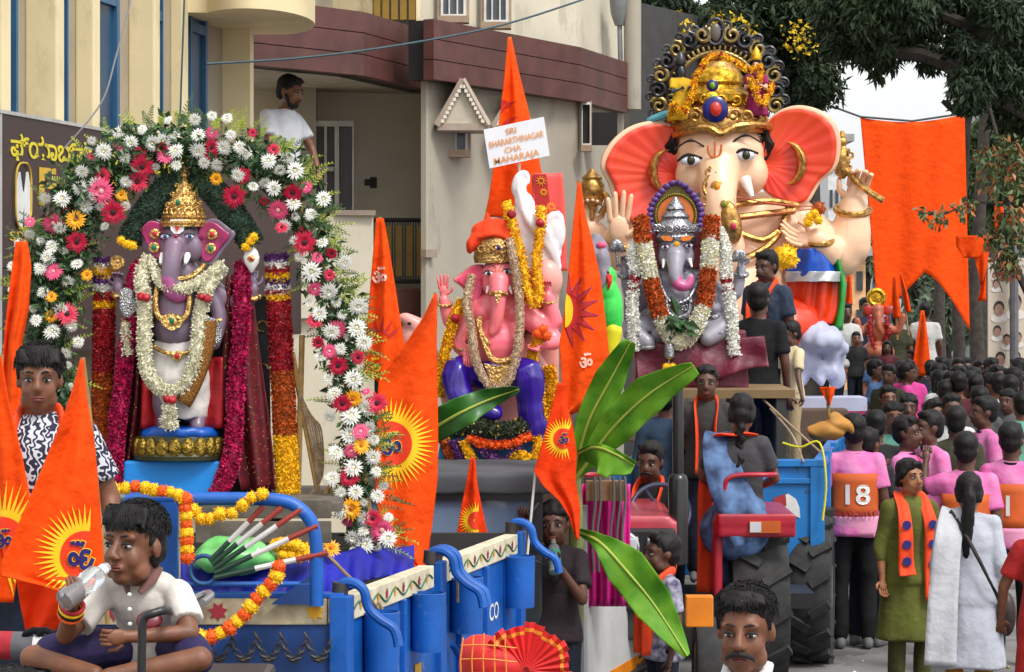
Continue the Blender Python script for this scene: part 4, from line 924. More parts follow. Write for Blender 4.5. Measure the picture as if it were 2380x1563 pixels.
jas = mat('jasmine', (.72, .69, .52), .6, var=.12, scale=30); mag = mat('magenta_petal', '#b5064f', .55, var=.3, scale=30); cedar = mat('cedar_green', (.028, .06, .035), .8, var=.4, scale=30); purp = mat('purple_petal', '#5a2668', .6, var=.3, scale=30); rosered = mat('rose_red', '#98081a', .5, var=.25, scale=12)
def garland_balls(name, P, r, meshes, label, parent=None, cat='garland', gap=1.5, group=None):
    """string of single marigold heads along world points"""
    P = smoothpath(P, 10); root = parent or thing(name, P[-1], label, cat, group)
    acc = 0; last = P[0]; i = 0
    for p in P:
        acc += (p - last).length; last = p
        if acc >= r * gap or i == 0:
            acc = 0; inst('marigold', meshes[i % len(meshes)] , root, p, rot(random.uniform(0, 360), random.uniform(0, 360), 0), r * random.uniform(.9, 1.12)); i += 1
    g = MB(); g.tube(P, r * .15, 5); g.build('string', mat('string', (.4, .35, .25)), root)
    return root
def scroll(root, f, x, y, o, r, a0, m, th=.28, turn=1, name='scroll', parent=None):
    P = []
    for i in range(22): t = i / 21; a = a0 + turn * t * 2 * PI * 1.35; rr = r * (1 - .78 * t); P.append(f(x + rr * math.cos(a), y - rr * math.sin(a), o + 2 * t * r * .2))
    g = MB(); g.tube(P, [r * th * f.k * (1 - .45 * i / 21) for i in range(22)], 7); return g.build(name, m, parent or root)
# ================================================================ FIRST FLOAT: blue trailer
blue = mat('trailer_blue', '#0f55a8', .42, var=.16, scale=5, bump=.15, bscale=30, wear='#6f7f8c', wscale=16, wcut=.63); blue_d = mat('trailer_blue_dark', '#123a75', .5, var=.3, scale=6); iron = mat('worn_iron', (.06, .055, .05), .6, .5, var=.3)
ivory = mat('painted_ivory', '#b9ae90', .6, var=.25, scale=9, col2='#7d6f58'); woodg = mat('grey_plank', '#5c554b', .9, var=.3, scale=10, bump=.4, bscale=30); velvet = mat('velvet_blue', '#08138f', .7, var=.3, scale=5, bump=.5, bscale=9, bdist=.03)
C0, C1 = PD(800, 1390, 10.76), PD(1205, 1240, 13.55); C0.z = C1.z = 1.4
SV = (C1 - C0).normalized(); FV = Vector((-1, 0, 0)); SN = Vector((SV.y, -SV.x, 0)); LEN = (C1 - C0).length; FW = 1.75
t1 = thing('farm_trailer', (C0 + C1) / 2 + FV * .9 - Vector((0, 0, 1.4)), 'blue painted farm trailer with ivory flower bands, loaded with the purple idol', 'trailer')
def TS(s, out, z): return C0 + SV * s + SN * out + Vector((0, 0, z - 1.4))     # along the side, outwards, height
def TF(s, out, z): return C0 + FV * s + Vector((0, -out, z - 1.4))               # along the front
def slab(mb, fn, s0, s1, z0, z1, o0, o1): mb.hexa([fn(s0, o1, z0), fn(s1, o1, z0), fn(s1, o0, z0), fn(s0, o0, z0), fn(s0, o1, z1), fn(s1, o1, z1), fn(s1, o0, z1), fn(s0, o0, z1)])
g = MB(); slab(g, TS, .02, LEN, .55, 1.305, -.04, 0); g.build('side_panel', blue, t1, smooth=False)
g = MB(); g.prism([TS(.05, -.06, 0), TS(LEN, -.06, 0), TS(LEN, -.06, 0) + FV * FW, TS(.05, -.06, 0) + FV * FW], (0, 0, 1.02), (0, 0, 1.08)); g.build('bed_boards', woodg, t1, smooth=False)
g = MB(); a = TS(LEN, 0, 0); slab(g, lambda s, o, z: a + FV * s + Vector((0, -o, z)), 0, FW, .6, 1.4, -.04, 0); g.build('tailboard', mat('dark_board', (.03, .028, .028), .7), t1, smooth=False)
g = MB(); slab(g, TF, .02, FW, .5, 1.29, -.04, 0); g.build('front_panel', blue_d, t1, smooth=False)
g = MB(); slab(g, TF, .07, FW, 1.29, 1.4, -.045, .012); g.build('front_band', ivory, t1, smooth=False, bevel=.004)
g = MB(); slab(g, TF, .0, FW, 1.4, 1.42, -.06, .014); g.build('front_rail', blue, t1, smooth=False, bevel=.004)
for s0, s1 in ((.06, 1.28), (1.5, LEN - .06)):
    g = MB(); slab(g, TS, s0, s1, 1.3, 1.4, -.06, .012); o = g.build('side_band', mat('band_ivory', '#cdc4aa', .6, var=.2, scale=8), t1, smooth=False, bevel=.004)
    # painted leaves and a wavy green line
    n = int((s1 - s0) / .13); P = [TS(s0 + .03 + (s1 - s0 - .06) * i / 80, .0145, 1.345 + .022 * math.sin(i / 80 * n * PI)) for i in range(81)]
    g = MB(); g.tube(P, .0045, 4); g.build('vine_print', mat('vine_green', '#23614a', .6), o)
    for i in range(n):
        sc = s0 + .06 + (s1 - s0 - .12) * (i + .5) / n; m = mat('leaf_print_red', '#8f2030', .6) if i % 2 else mat('leaf_print_yellow', '#d19a1b', .6)
        g = MB(); V = []
        for j in range(14): a_ = 2 * PI * j / 14; r = .03 if j % 2 else .017; V.append(tuple(TS(sc + r * .7 * math.sin(a_), .0155, 1.355 + r * math.cos(a_))))
        g.add(V, [tuple(range(14))]); g.build('leaf_print', m, o, smooth=False)
for sc, m in ((.12, 'leaf_print_yellow'), (.95, 'leaf_print_red'), (.52, 'leaf_print_red')):
    V = []; g = MB()
    for j in range(14): a_ = 2 * PI * j / 14; r = .042 if j % 2 else .024; V.append(tuple(TF(sc + r * math.sin(a_), .016, 1.345 + r * math.cos(a_))))
    g.add(V, [tuple(range(14))[::-1]]); g.build('leaf_print', MATS[m], t1, smooth=False)
# corner posts and stakes
for s_ in (0, 1.39, LEN): g = MB(); slab(g, TS, s_ - .045, s_ + .045, .5, 1.41, -.05, .03); g.build('post', blue, t1, smooth=False, bevel=.006)
for s_ in (.38, .8, 1.72, 2.2, 2.6): g = MB(); slab(g, TS, s_ - .02, s_ + .02, .55, 1.3, 0, .025); g.build('rib', blue, t1, smooth=False, bevel=.004)
for s_ in (.28, .98, 1.62, 2.62):
    g = MB(); c = TS(s_, .075, 1.05); g.lathe([(.0, 0), (.075, 0), (.078, .26), (.072, .262), (.07, .02), (0, .02)], c, 18); g.build('stake_pocket', blue, t1)
for s_ in (0.03, 1.36, 1.44, LEN - .03):    # latch handles
    g = MB(); P = smoothpath([TS(s_, -.03, 1.4), TS(s_, -.02, 1.455), TS(s_, .03, 1.46), TS(s_, .075, 1.43), TS(s_ + .01, .09, 1.36), TS(s_ + .015, .14, 1.31), TS(s_ + .02, .2, 1.27), TS(s_ + .02, .22, 1.2)], 4)
    g.tube(P, .021, 9); o = g.build('latch_handle', blue, t1); g = MB(); g.tube([TS(s_, -.03, 1.4), TS(s_, -.025, 1.46)], .034, 10); g.build('collar', iron, o)
for s_ in (.1, 1.5): g = MB(); g.tube(smoothpath([TS(s_ + .03, .03, 1.0), TS(s_ + .1, .06, .9), TS(s_ + .2, .09, .72)], 4), .022, 8, flat=.4); g.build('brace', blue, t1)
wl, rl_, yl = mat('paint_white', (.7, .7, .68), .6), mat('paint_red', '#9d2a2a', .6), mat('paint_gold', '#d09a22', .6)
def sidepoly(pts, m, nm, e): g = MB(); g.add([tuple(TS(s, e, z)) for s, z in pts], [tuple(range(len(pts)))]); g.build(nm, m, t1, smooth=False, solid=.002)
sidepoly([(.5, .93), (.51, 1.27), (.545, 1.285), (.575, 1.27), (.575, 1.1), (.66, 1.1), (.655, .93)], wl, 'logo_print', .002); sidepoly([(.512, .945), (.522, 1.255), (.545, 1.27), (.563, 1.255), (.545, .945)], rl_, 'logo_bar', .005); sidepoly([(.575, .945), (.58, 1.08), (.65, 1.08), (.645, .945)], yl, 'logo_block', .005)
sidepoly([(.15, .86), (.15, 1.0), (.3, 1.0), (.3, .86)], yl, 'paint_block', .003); sidepoly([(1.0, .85), (1.0, .98), (1.1, .98), (1.1, .85)], yl, 'paint_block', .003)
def side_text(b, sc, z, size, nm='lettering'):
    V, F = text_mesh(b, bold=.01); g = MB(); g.add([tuple(TS(sc + x * size, .004, z + y * size)) for x, y in V], F); g.build(nm, wl, t1, smooth=False)
side_text('2640', .58, .84, .09); side_text('GA', 1.9, 1.1, .16); side_text('CO', 2.38, 1.05, .12)
# front frame of bent pipe
def fp(x, y, o=0): return PD(x, y, 10.72 - o)
g = MB(); g.tube(smoothpath([fp(225, 1163), fp(400, 1160), fp(560, 1160), fp(645, 1163), fp(690, 1178), fp(722, 1212), fp(734, 1260), fp(736, 1330), fp(736, 1408)], 6), .028, 12); g.build('pipe_frame', blue, t1)
g = MB(); g.tube([fp(224, 1163), fp(292, 1161)], .0285, 10); g.build('pipe_sleeve', mat('pipe_steel', (.2, .2, .21), .35, .6), t1)
g = MB(); g.box(fp(393, 1290), (.075, .05, .46)); g.build('frame_post', blue, t1, smooth=False, bevel=.008)
g = MB(); g.tube([fp(415, 1358), fp(722, 1358)], .011, 8); g.build('frame_bar', blue, t1)
for y in (1195, 1216, 1245): g = MB(); g.tube([fp(235, y), fp(375, y)], .009, 8); g.build('frame_bar', blue, t1)
g = MB(); g.prism([fp(722, 1335), fp(722, 1405), fp(630, 1405)], (0, -.01, 0), (0, .01, 0)); g.build('gusset', blue_d, t1, smooth=False)
g = MB(); g.torus(fp(474, 1325, .01), .058, .009, rot(90, 0, 0)); g.build('ring', mat('ring_blue', '#1b4c80', .5), t1)
grn, whi, rdd = mat('rod_green', '#1f3f30', .5), mat('rod_white', (.6, .6, .58), .5), mat('rod_red', '#94382c', .5)
for a, b in (((488, 1305), (612, 1178)), ((493, 1312), (655, 1180)), ((498, 1322), (700, 1184)), ((500, 1332), (738, 1222)), ((498, 1343), (762, 1285))):
    A, B = fp(*a, .02), fp(*b, .02)
    for m, t0, t1_ in ((grn, 0, .36), (whi, .36, .72), (rdd, .72, 1)): g = MB(); g.tube([A.lerp(B, t0), A.lerp(B, t1_)], .0115, 8); g.build('fan_rod', m, t1)
# chains below the band
lk = MB(); lk.torus((0, 0, 0), .017, .0042, None, 12, 5, sz=.6); lkm = lk.mesh('chain_link'); lkm.materials.append(iron)
x = 470
for i in range(5):
    a, b = fp(480 + i * 58, 1478, .04), fp(480 + (i + 1) * 58, 1478, .04); n = 13
    for j in range(n):
        t = j / n; p = a.lerp(b, t) + Vector((0, 0, -.10 * 4 * t * (1 - t))); inst('chain_link', lkm, t1, p, rot(90 * (j % 2), 60 * (1 - 2 * t), 0))
# velvet, boards, bundle
def drape(name, f_, root, m, rows, th=.004): g = MB(); g.grid(rows); return g.build(name, m, root, angle=180, solid=th)
rows = []
for i in range(15):
    v = i / 14; rows.append([PD(420 + 320 * u + 0 * v, 1290 + 14 * math.sin(u * 3) + (118 - 0 * u) * v, 11.1 - .2 * v + .03 * math.sin(u * 17 + v * 2) * v + .02 * math.sin(u * 39 + 5 * v) * v) for u in np.linspace(0, 1, 50)])
vc = thing('velvet_cloth', PD(580, 1410, 10.95), 'royal blue velvet cloth draped inside the trailer front frame', 'cloth'); drape('drape', None, vc, velvet, rows)
rows = [[PD(740 + 222 * u, 1285 - 20 * u + (110 - 55 * u) * v + 6 * math.sin(u * 9), 11.6 + .6 * u - .25 * v + .03 * math.sin(u * 26 + v) * (.3 + v)) for u in np.linspace(0, 1, 50)] for v in np.linspace(0, 1, 12)]
drape('drape', None, vc, velvet, rows)
g = MB(); g.hexa([PD(600, 1300, 11.9), PD(770, 1300, 11.9), PD(770, 1300, 12.7), PD(600, 1300, 12.7), PD(600, 1262, 11.9), PD(770, 1262, 11.9), PD(770, 1262, 12.7), PD(600, 1262, 12.7)])
tb = thing('idol_table', PD(415, 1330, 11.9), 'rough grey plank table under the light blue pedestal', 'table')
zt_ = PD(400, 1152, 11.9).z
for i in range(5): g = MB(); a = PD(415, 1200, 11.55 + .2 * i); g.box((a.x + .1, 11.6 + .2 * i, zt_ - .02), (1.25, .19, .04)); g.build('plank', woodg, tb, smooth=False, bevel=.004)
for i, (y0, y1) in enumerate(((1162, 1205), (1212, 1262))): g = MB(); p, q = PD(455, y1, 11.5), PD(770, y0, 11.5); g.box(((p.x + q.x) / 2, 11.5, (p.z + q.z) / 2), (q.x - p.x, .03, q.z - p.z)); g.build('side_board', woodg, tb, smooth=False, bevel=.004)
for x_ in (215, 640):
    for d_ in (11.6, 12.4): g = MB(); a = PD(x_, 1200, d_); g.box((a.x, d_, (zt_ + 1.04) / 2), (.06, .06, zt_ - 1.08)); g.build('leg', woodg, tb, smooth=False)
g = MB(); rs = np.random.default_rng(5)
bg_ = MB(); bg_.ell(PD(545, 1292, 11.05), (.175, .13, .085)); bg_.ell(PD(500, 1300, 11.0), (.1, .1, .06)); bg_.ell(PD(600, 1298, 11.05), (.1, .1, .05))
b_ = blob(bg_, .014, 1, disp=wrinkle(.016, 16)); tag(b_.build('plastic_bag', mat('bag_green', '#6fc46b', .25, var=.2, scale=6, coat=.5), None, angle=180), 'crumpled light green plastic bag on blue velvet behind the striped rods', 'bag')
# ---- pedestal, lotus, idol
f = Fr(11.95); K = f.k
pd_ = thing('pedestal', f(402, 1152), 'bright blue block pedestal under the purple idol', 'pedestal')
g = MB(); g.hexa([f(288, 1152, 30), f(512, 1152, 30), f(512, 1152, -130), f(288, 1152, -130), f(292, 1070, 30), f(514, 1070, 30), f(514, 1070, -130), f(292, 1070, -130)]); g.build('block', mat('pedestal_blue', '#1683d6', .55, var=.06, scale=6, bump=.1, bscale=40), pd_, smooth=False, bevel=.012)
idol = thing('ganesha_idol', f(415, 1068), 'standing purple grey elephant headed idol with gold crown, white dhoti and silver palms', 'idol')
lav = mat('idol_lavender', '#6d6274', .42, var=.12, scale=5, coat=.25, col2='#7d6478'); lavp = mat('idol_pinkblend', '#a04a80', .42, var=.15, coat=.25); gd = gold('idol_gold', '#d2aa66', 55, .3, .7); magn = mat('ear_magenta', '#a01f5c', .45, var=.35, scale=12, coat=.3)
nailm = mat('nail_red', '#b5122c', .3); ivo = mat('tusk_ivory', (.75, .73, .7), .35); silv = mat('silver_cloth', (.42, .42, .43), .4, .7, var=.2, scale=40, bump=.9, bscale=120, vor=True)
b, ex, nails = MB(), MB(), MB()
el(b, f, 424, 548, 6, 47, 52, 44); el(b, f, 424, 520, 0, 45, 30, 42); el(b, f, 392, 578, 22, 20, 28, 20); el(b, f, 452, 578, 22, 24, 32, 22); el(b, f, 412, 585, 34, 25, 34, 20)
pr(b, f, [(410, 575, 40), (406, 615, 58), (402, 650, 62), (408, 678, 60), (424, 686, 58), (434, 676, 58), (430, 664, 60)], [26, 21.5, 19.5, 19, 17, 13, 10])
el(b, f, 418, 640, 0, 50, 45, 38); el(b, f, 412, 722, 14, 57, 66, 50); el(b, f, 412, 765, 16, 54, 48, 48); el(b, f, 384, 662, 22, 22, 22, 20); el(b, f, 450, 662, 22, 24, 22, 20)
for pts, rr in (([(365, 650, 0), (318, 700, 10), (300, 735, 20)], [24, 19, 15]), ([(465, 650, 0), (510, 730, 10), (500, 800, 22)], [24, 19, 15]), ([(355, 655, -12), (300, 710, -15), (274, 668, 0)], [22, 18, 13]), ([(475, 655, -12), (560, 712, -15), (590, 672, 0)], [22, 18, 13])): pr(b, f, pts, rr)
ihand(b, ex, nails, f(273, 670, 0), Vector((.05, -.15, 1)), Vector((1, 0, 0)), 58 * K, .75); ihand(b, ex, nails, f(590, 672, 0), Vector((-.05, -.15, 1)), Vector((-1, 0, 0)), 58 * K, .75)
el(b, f, 392, 930, 0, 40, 60, 40); el(b, f, 445, 930, 0, 38, 55, 40)
pr(b, f, [(462, 968, 6), (462, 990, 26)], [20, 17]); pr(b, f, [(385, 968, 6), (385, 990, 26)], [20, 17])
bb = blob(b, .0075, 3, ex); bb.build('body', lav, idol, angle=180)
nails.build('nails', nailm, idol)
g = MB(); pr(g, f, [(404, 628, 60), (401, 652, 64), (408, 680, 62), (426, 689, 59), (436, 677, 58)], [17, 18.8, 18.2, 16.5, 12.5]); blob(g, .007, 2).build('trunk_blush', lavp, idol, angle=180)
for xx, oo in ((384, 34), (441, 36)): g = MB(); g.tube([f(xx, 592, oo), f(xx - 2, 604, oo + 10), f(xx - 3, 614, oo + 22)], [8 * K, 7 * K, 3 * K], 8); g.build('tusk', ivo, idol)
ear(idol, f, [(384, 522), (352, 512), (330, 532), (338, 558), (352, 585), (368, 604), (388, 600)], (388, 560), lav, magn, off=16, grow=1.12)
ear(idol, f, [(468, 524), (500, 512), (530, 532), (545, 548), (520, 580), (495, 612), (474, 600)], (462, 562), lav, magn, off=16, grow=1.08)
for x_, y_, c_ in ((365, 545, nailm), (363, 576, mat('gem_green', '#0b6b4a', .15)), (497, 546, nailm), (494, 578, MATS['gem_green'])): gem(idol, f, x_, y_, 36, 7, c_, gd)
# eyes, brows, tilak
for s_, x_ in ((-1, 389), (1, 446)):
    g = MB(); el(g, f, x_, 551, 45, 10, 5.5, 5); o = g.build('eye', mat('idol_eye', (.6, .62, .7), .2), idol); g = MB(); el(g, f, x_ + 1, 551, 49, 4.5, 5, 3); g.build('iris', mat('iris_blue', '#2b3a70', .15), o)
    g = MB(); g.tube(smoothpath([f(x_ - 13, 549, 46), f(x_ - 3, 544, 50), f(x_ + 13, 548, 45)], 4), 1.3 * K, 5); g.build('eyelid', browm, o)
    g = MB(); g.tube(smoothpath([f(x_ - 15, 540, 44), f(x_, 531, 47), f(x_ + 15, 537, 42)], 4), 1.3 * K, 5); g.build('eyebrow', browm, idol)
def flat_px(root, f, pts, o, m, name, th=2.0, parent=None):
    g = MB(); n = len(pts); V = [tuple(f(x, y, o if not callable(o) else o(x, y))) for x, y in pts]; g.add(V, [tuple(range(n))]); return g.build(name, m, parent or root, smooth=False, solid=th * f.k)
tk = flat_px(idol, f, [(403, 512), (436, 512), (434, 538), (424, 545), (412, 545), (404, 536)], 52, mat('tilak_white', (.75, .73, .7), .5), 'tilak', 3)
flat_px(idol, f, [(419, 516), (424, 530), (419, 540), (413, 530)], 56, mat('tilak_red', '#c22a1a', .5), 'tilak_flame', 2)
g = MB(); el(g, f, 416, 550, 54, 4, 4, 3); g.build('bindi', nailm, idol)
# crown
g = MB(); g.lathe([(56*K, 0), (57*K, 8*K), (50*K, 14*K), (47*K, 26*K), (43*K, 36*K), (38*K, 55*K), (28*K, 78*K), (19*K, 96*K), (11*K, 108*K), (8*K, 112*K), (11*K, 118*K), (9*K, 124*K), (12*K, 130*K), (7*K, 138*K), (0, 146*K)], f(428, 528, 4), 28); g.build('crown', gd, idol)
g = MB(); g.torus(f(428, 520, 4), 54 * K, 5 * K, None, 30, 8); g.torus(f(428, 506, 4), 49 * K, 4 * K, None, 30, 8); g.build('crown_band', gold('idol_gold_band', '#b98d4d', 90, .35, .9), idol)
for i in range(9):
    a = -PI * (i + .5) / 9; g = MB(); q = f(428, 493, 4) + Vector((46 * K * math.cos(a), 46 * K * math.sin(a), 0)); g.torus(q, 8 * K, 2.2 * K, Matrix.Rotation(a + PI / 2, 3, 'Z') @ rot(78, 0, 0), 14, 6); g.build('crown_scroll', gd, idol)
for row, (y_, r_, n_) in enumerate(((476, 40, 8), (452, 31, 7), (432, 22, 5))):
    for i in range(n_): a = -PI * (i + .5) / n_; scroll(idol, f, 428 + r_ * math.cos(a), y_, 4 - r_ * math.sin(a), 7.5 - row, 1 + i, gd, .3, 1 if i < n_ / 2 else -1, 'crown_scroll')
gem(idol, f, 420, 472, 46, 7, MATS['gem_green'], gd); gem(idol, f, 404, 602, 60, 6, nailm, gd); gem(idol, f, 409, 745, 70, 8, MATS['gem_green'], gd)
flat_px(idol, f, [(406, 578), (420, 588), (420, 606), (412, 616), (404, 628), (397, 616), (390, 604), (394, 590)], 62, gd, 'trunk_ornament', 6)
tube_px(idol, f, 'necklace', [(374, 655, 44), (370, 700, 62), (378, 735, 66), (409, 752, 70), (440, 735, 66), (448, 700, 62), (444, 655, 44)], 6.5, gd)
tube_px(idol, f, 'choker', [(372, 622, 30), (390, 645, 48), (420, 650, 50), (455, 640, 44), (478, 615, 26)], 6, gd)
flat_px(idol, f, [(380, 735), (409, 728), (438, 735), (430, 758), (409, 768), (388, 758)], 66, gd, 'pendant', 8)
for pts in ([(262, 684, 0), (273, 690, 14), (286, 684, 0)], [(578, 690, 0), (590, 696, 14), (603, 690, 0)], [(290, 742, 22), (304, 752, 36), (320, 742, 22)], [(480, 742, 20), (498, 750, 36), (518, 742, 20)]): tube_px(idol, f, 'bracelet', pts, 6.5, gd)
# silver-cloth palms
for (x_, y_, a_) in ((303, 706, -6), (498, 775, 4)):
    g = MB(); M_ = rot(0, a_, 0); g.ell(f(x_, y_, 42), (21 * K, 8 * K, 36 * K), M_); g.ell(f(x_ - 3, y_ - 20, 42), (19 * K, 7 * K, 18 * K), M_); g.ell(f(x_ + 16, y_ + 4, 42), (8 * K, 6 * K, 18 * K), M_); blob(g, .006, 2).build('silver_palm', silv, idol, angle=180)
g = MB(); g.lathe([(2*K, -8*K), (8*K, 0), (17*K, 14*K), (19*K, 28*K), (14*K, 42*K), (6*K, 52*K), (2*K, 58*K)], f(586, 626, 14), 16, sy=.7); cn = g.build('conch', ivo, idol); gem(idol, f, 586, 602, 26, 5, nailm, gd)
g = MB(); g.torus(f(274, 612, 12), 13 * K, 5 * K, rot(90, 0, 0)); g.ell(f(274, 612, 12), (11 * K, 4 * K, 11 * K)); g.build('discus', gd, idol)
# dhoti, brocade, shawls
g = MB(); pts = [(0, 800), (.25, 850), (.5, 900), (.75, 950), (1, 975)]
g.tube([f(415, 790, 5), f(415, 830, 8), f(418, 880, 6), (f(425, 930, 4)), f(425, 972, 4)], [56*K, 66*K, 70*K, 62*K, 56*K], 24, flat=.75, up=(0, 1, 0)); bb = blob(g, .009, 2, disp=wrinkle(.008, 26)); bb.build('dhoti', cloth('dhoti_white', (.62, .6, .57)), idol, angle=180)
rows = [[f(470 + 38 * u - 60 * v * v, 745 + 170 * v + 30 * u * v, 50 + 22 * math.sin(u * 3) + 8 * v) for u in np.linspace(0, 1, 10)] for v in np.linspace(0, 1, 16)]
drape('brocade_sash', None, idol, gold('brocade', '#a5743c', 160, .5, .8), rows, .004)
redsh = cloth('shawl_red', '#a20d18', rough=.6); sequin = mat('sequin_maroon', '#5c0716', .6, var=.3, scale=20)
for x0, x1, xb0, xb1 in ((332, 372, 330, 400), (462, 520, 440, 522)): drape('red_cloth', None, idol, redsh, [[f(x0 + (x1 - x0) * u + ((xb0 - x0) * (1 - u) + (xb1 - x1) * u) * v, 830 + 165 * v, 8 + 10 * math.sin(u * 8 + v)) for u in np.linspace(0, 1, 14)] for v in np.linspace(0, 1, 14)])
tube_px(idol, f, 'waist_belt', [(358, 800, 40), (385, 816, 58), (418, 822, 64), (450, 814, 58), (468, 796, 42)], 5, gd); gem(idol, f, 420, 826, 66, 7, nailm, gd)
sq = thing('sequin_shawl', f(560, 1140), 'maroon shawl with gold sequins hanging from behind the idol shoulders', 'shawl')
for X in (([(525, 640), (520, 760), (512, 900), (530, 1010), (560, 1140)], [(585, 660), (600, 800), (622, 950), (634, 1050), (640, 1142)]), ([(285, 660), (292, 800), (286, 950), (282, 1120)], [(335, 680), (338, 800), (334, 950), (300, 1120)])):
    l, r = X; rows = []
    for v in np.linspace(0, 1, 26):
        y = l[0][1] + (l[-1][1] - l[0][1]) * v; a_, b_2 = interp(l, y), interp(r, y); rows.append([f(a_ + (b_2 - a_) * u, y, -10 + 14 * math.sin(u * 11 + v * 2)) for u in np.linspace(0, 1, 20)])
    drape('drape', None, sq, sequin, rows)
    g = MB()
    for i in range(260):
        v = random.random(); y = l[0][1] + (l[-1][1] - l[0][1]) * v; a_, b_2 = interp(l, y), interp(r, y); u = random.uniform(.05, .95); g.ell(f(a_ + (b_2 - a_) * u, y, -7.5 + 14 * math.sin(u * 11 + v * 2)), (1.6 * K, 1.2 * K, 1.6 * K), None, 6, 4)
    tag(g.build('sequins', gold('sequin_gold', '#d8b060', 40, .25, .1), sq), kind='stuff')
g = MB()
for i in range(11):
    a = PI + PI * i / 10
    c = f(415, 1040, 0) + Vector((98 * K * math.cos(a), 60 * K * math.sin(a), 0)); g2 = MB(); g2.ell(c, (17 * K, 12 * K, 26 * K), Matrix.Rotation(a - PI * 1.5, 3, 'Z')); g2.build('lotus_petal', gold('lotus_gold', '#8c7430', 50, .4, .6), pd_)
g = MB(); g.lathe([(102*K, 0), (106*K, 10*K), (92*K, 26*K), (96*K, 48*K), (88*K, 58*K)], f(415, 1068, 0), 28, sy=.65); g.build('lotus_base', mat('lotus_dark', (.04, .05, .02), .5, var=.4), pd_)
g = MB(); g.lathe([(90*K, 0), (94*K, 10*K), (86*K, 22*K), (60*K, 26*K)], f(418, 1016, 0), 28, sy=.65); blob(g, .01, 1, disp=wrinkle(.01, 18)).build('seat_cloth', cloth('seat_blue', '#0b54b0', rough=.4), pd_, angle=180)
# ---- garlands on the idol
gl = thing('jasmine_garland', f(405, 990), 'thick white jasmine garland hung round the purple idol neck', 'garland')
petal_rope('strand', gl, [f(*p) for p in ((350, 598, 20), (336, 640, 40), (344, 700, 60), (346, 780, 70), (350, 850, 74), (375, 895, 76), (408, 908, 78), (440, 890, 76), (462, 840, 74), (470, 770, 70), (478, 700, 60), (494, 652, 45), (516, 622, 15))], [14*K, 17*K, 16*K, 15*K, 14*K, 13*K, 14*K, 15*K, 17*K, 17*K], 4200, 8.5*K, 5*K, [jas, mat('jasmine_green', (.35, .38, .15))], lambda t, r: 0 if r < .93 else 1)
petal_rope('collar_strand', gl, [f(*p) for p in ((350, 600, 30), (385, 660, 66), (430, 672, 72), (475, 655, 58), (520, 618, 20))], [8*K, 8*K, 9*K, 12*K, 13*K], 1100, 9*K, 5*K, [jas])
petal_rope('side_strand', gl, [f(*p) for p in ((300, 750, 40), (300, 790, 42), (302, 825, 42))], 9*K, 300, 9*K, 5*K, [jas])
for x_, y_ in ((339, 690), (352, 692), (478, 690), (492, 694), (400, 924), (412, 926)): g = MB(); g.ell(f(x_, y_, 84 if y_ < 800 else 90), 10 * K); blob(g, .005, 1, disp=wrinkle(.006, 60)).build('rose', rosered, gl, angle=180)
petal_rope('tassel', gl, [f(404, 935, 84), (f(404, 960, 80)), f(404, 990, 72)], [5*K, 9*K, 15*K], 300, 14*K, 5*K, [jas])
mg = thing('magenta_garland', f(530, 1140), 'long magenta petal garland falling either side of the purple idol', 'garland')
petal_rope('strand', mg, [f(*p) for p in ((330, 610, 0), (315, 650, 18), (322, 720, 30), (300, 800, 30), (288, 900, 30), (276, 1000, 30), (268, 1120, 30))], [13*K, 17*K, 15*K, 17*K, 18*K, 18*K, 18*K], 3400, 9.5*K, 8*K, [mag, mat('magenta_dark', '#7d0538')], lambda t, r: 0 if r < .7 else 1)
petal_rope('strand', mg, [f(*p) for p in ((560, 610, 0), (565, 700, 18), (560, 800, 26), (552, 900, 30), (548, 1000, 30), (538, 1080, 34), (510, 1148, 40))], [13*K, 19*K, 17*K, 18*K, 18*K, 20*K, 22*K], 3400, 9.5*K, 8*K, [mag, MATS['magenta_dark']], lambda t, r: 0 if r < .7 else 1)
cg = thing('cedar_garland', f(430, 400), 'dark green cedar garland draped from the crown tip to both sides', 'garland')
for P_ in (((425, 412, -10), (385, 440, 0), (345, 490, 5), (300, 560, 5)), ((440, 412, -10), (490, 440, 0), (535, 490, 5), (590, 570, 5))):
    petal_rope('strand', cg, [f(*p) for p in P_], [18*K, 32*K, 35*K, 30*K], 3800, 9*K, 4*K, [cedar, mat('cedar_light', (.05, .1, .055), .8)], lambda t, r: 0 if r < .7 else 1)
for x_, y_ in ((287, 560), (300, 568), (312, 572), (575, 575), (585, 562), (592, 552)): inst('marigold', bl_y, cg, f(x_, y_, 30), None, 10 * K)
# ---- flower columns
def flower_column(top, bot, r, label, cut):
    o = thing('flower_column', f(*bot), label, 'column'); P_ = [f(top[0] + (bot[0] - top[0]) * t, top[1] + (bot[1] - top[1]) * t, -25) for t in np.linspace(0, 1, 8)]
    ms = [purp, pw, rosered, mar_y, mar_r, mar_o]
    def pick(t, q):
        y = top[1] + (bot[1] - top[1]) * t
        for yy, i in cut:
            if y < yy: return i if q < .88 or i not in (4,) else 5
        return 3
    petal_rope('petals', o, P_, r * K, 9000, 6.5*K, 6.5*K, ms, pick, out=.5); return o
flower_column((640, 590), (668, 1168), 31, 'right hand flower column of red, rust and yellow petals beside the idol', ((606, 0), (618, 1), (634, 2), (648, 3), (662, 0), (674, 1), (684, 2), (696, 3), (862, 2), (1012, 4)))
flower_column((240, 600), (232, 1150), 28, 'left hand flower column of red and rust petals behind the boy', ((612, 0), (622, 1), (640, 3), (660, 0), (676, 1), (700, 2), (716, 3), (868, 2), (1030, 4)))
th = thing('throne_back', f(430, 1150, -60), 'black throne back with gold scrolls behind the purple idol', 'throne')
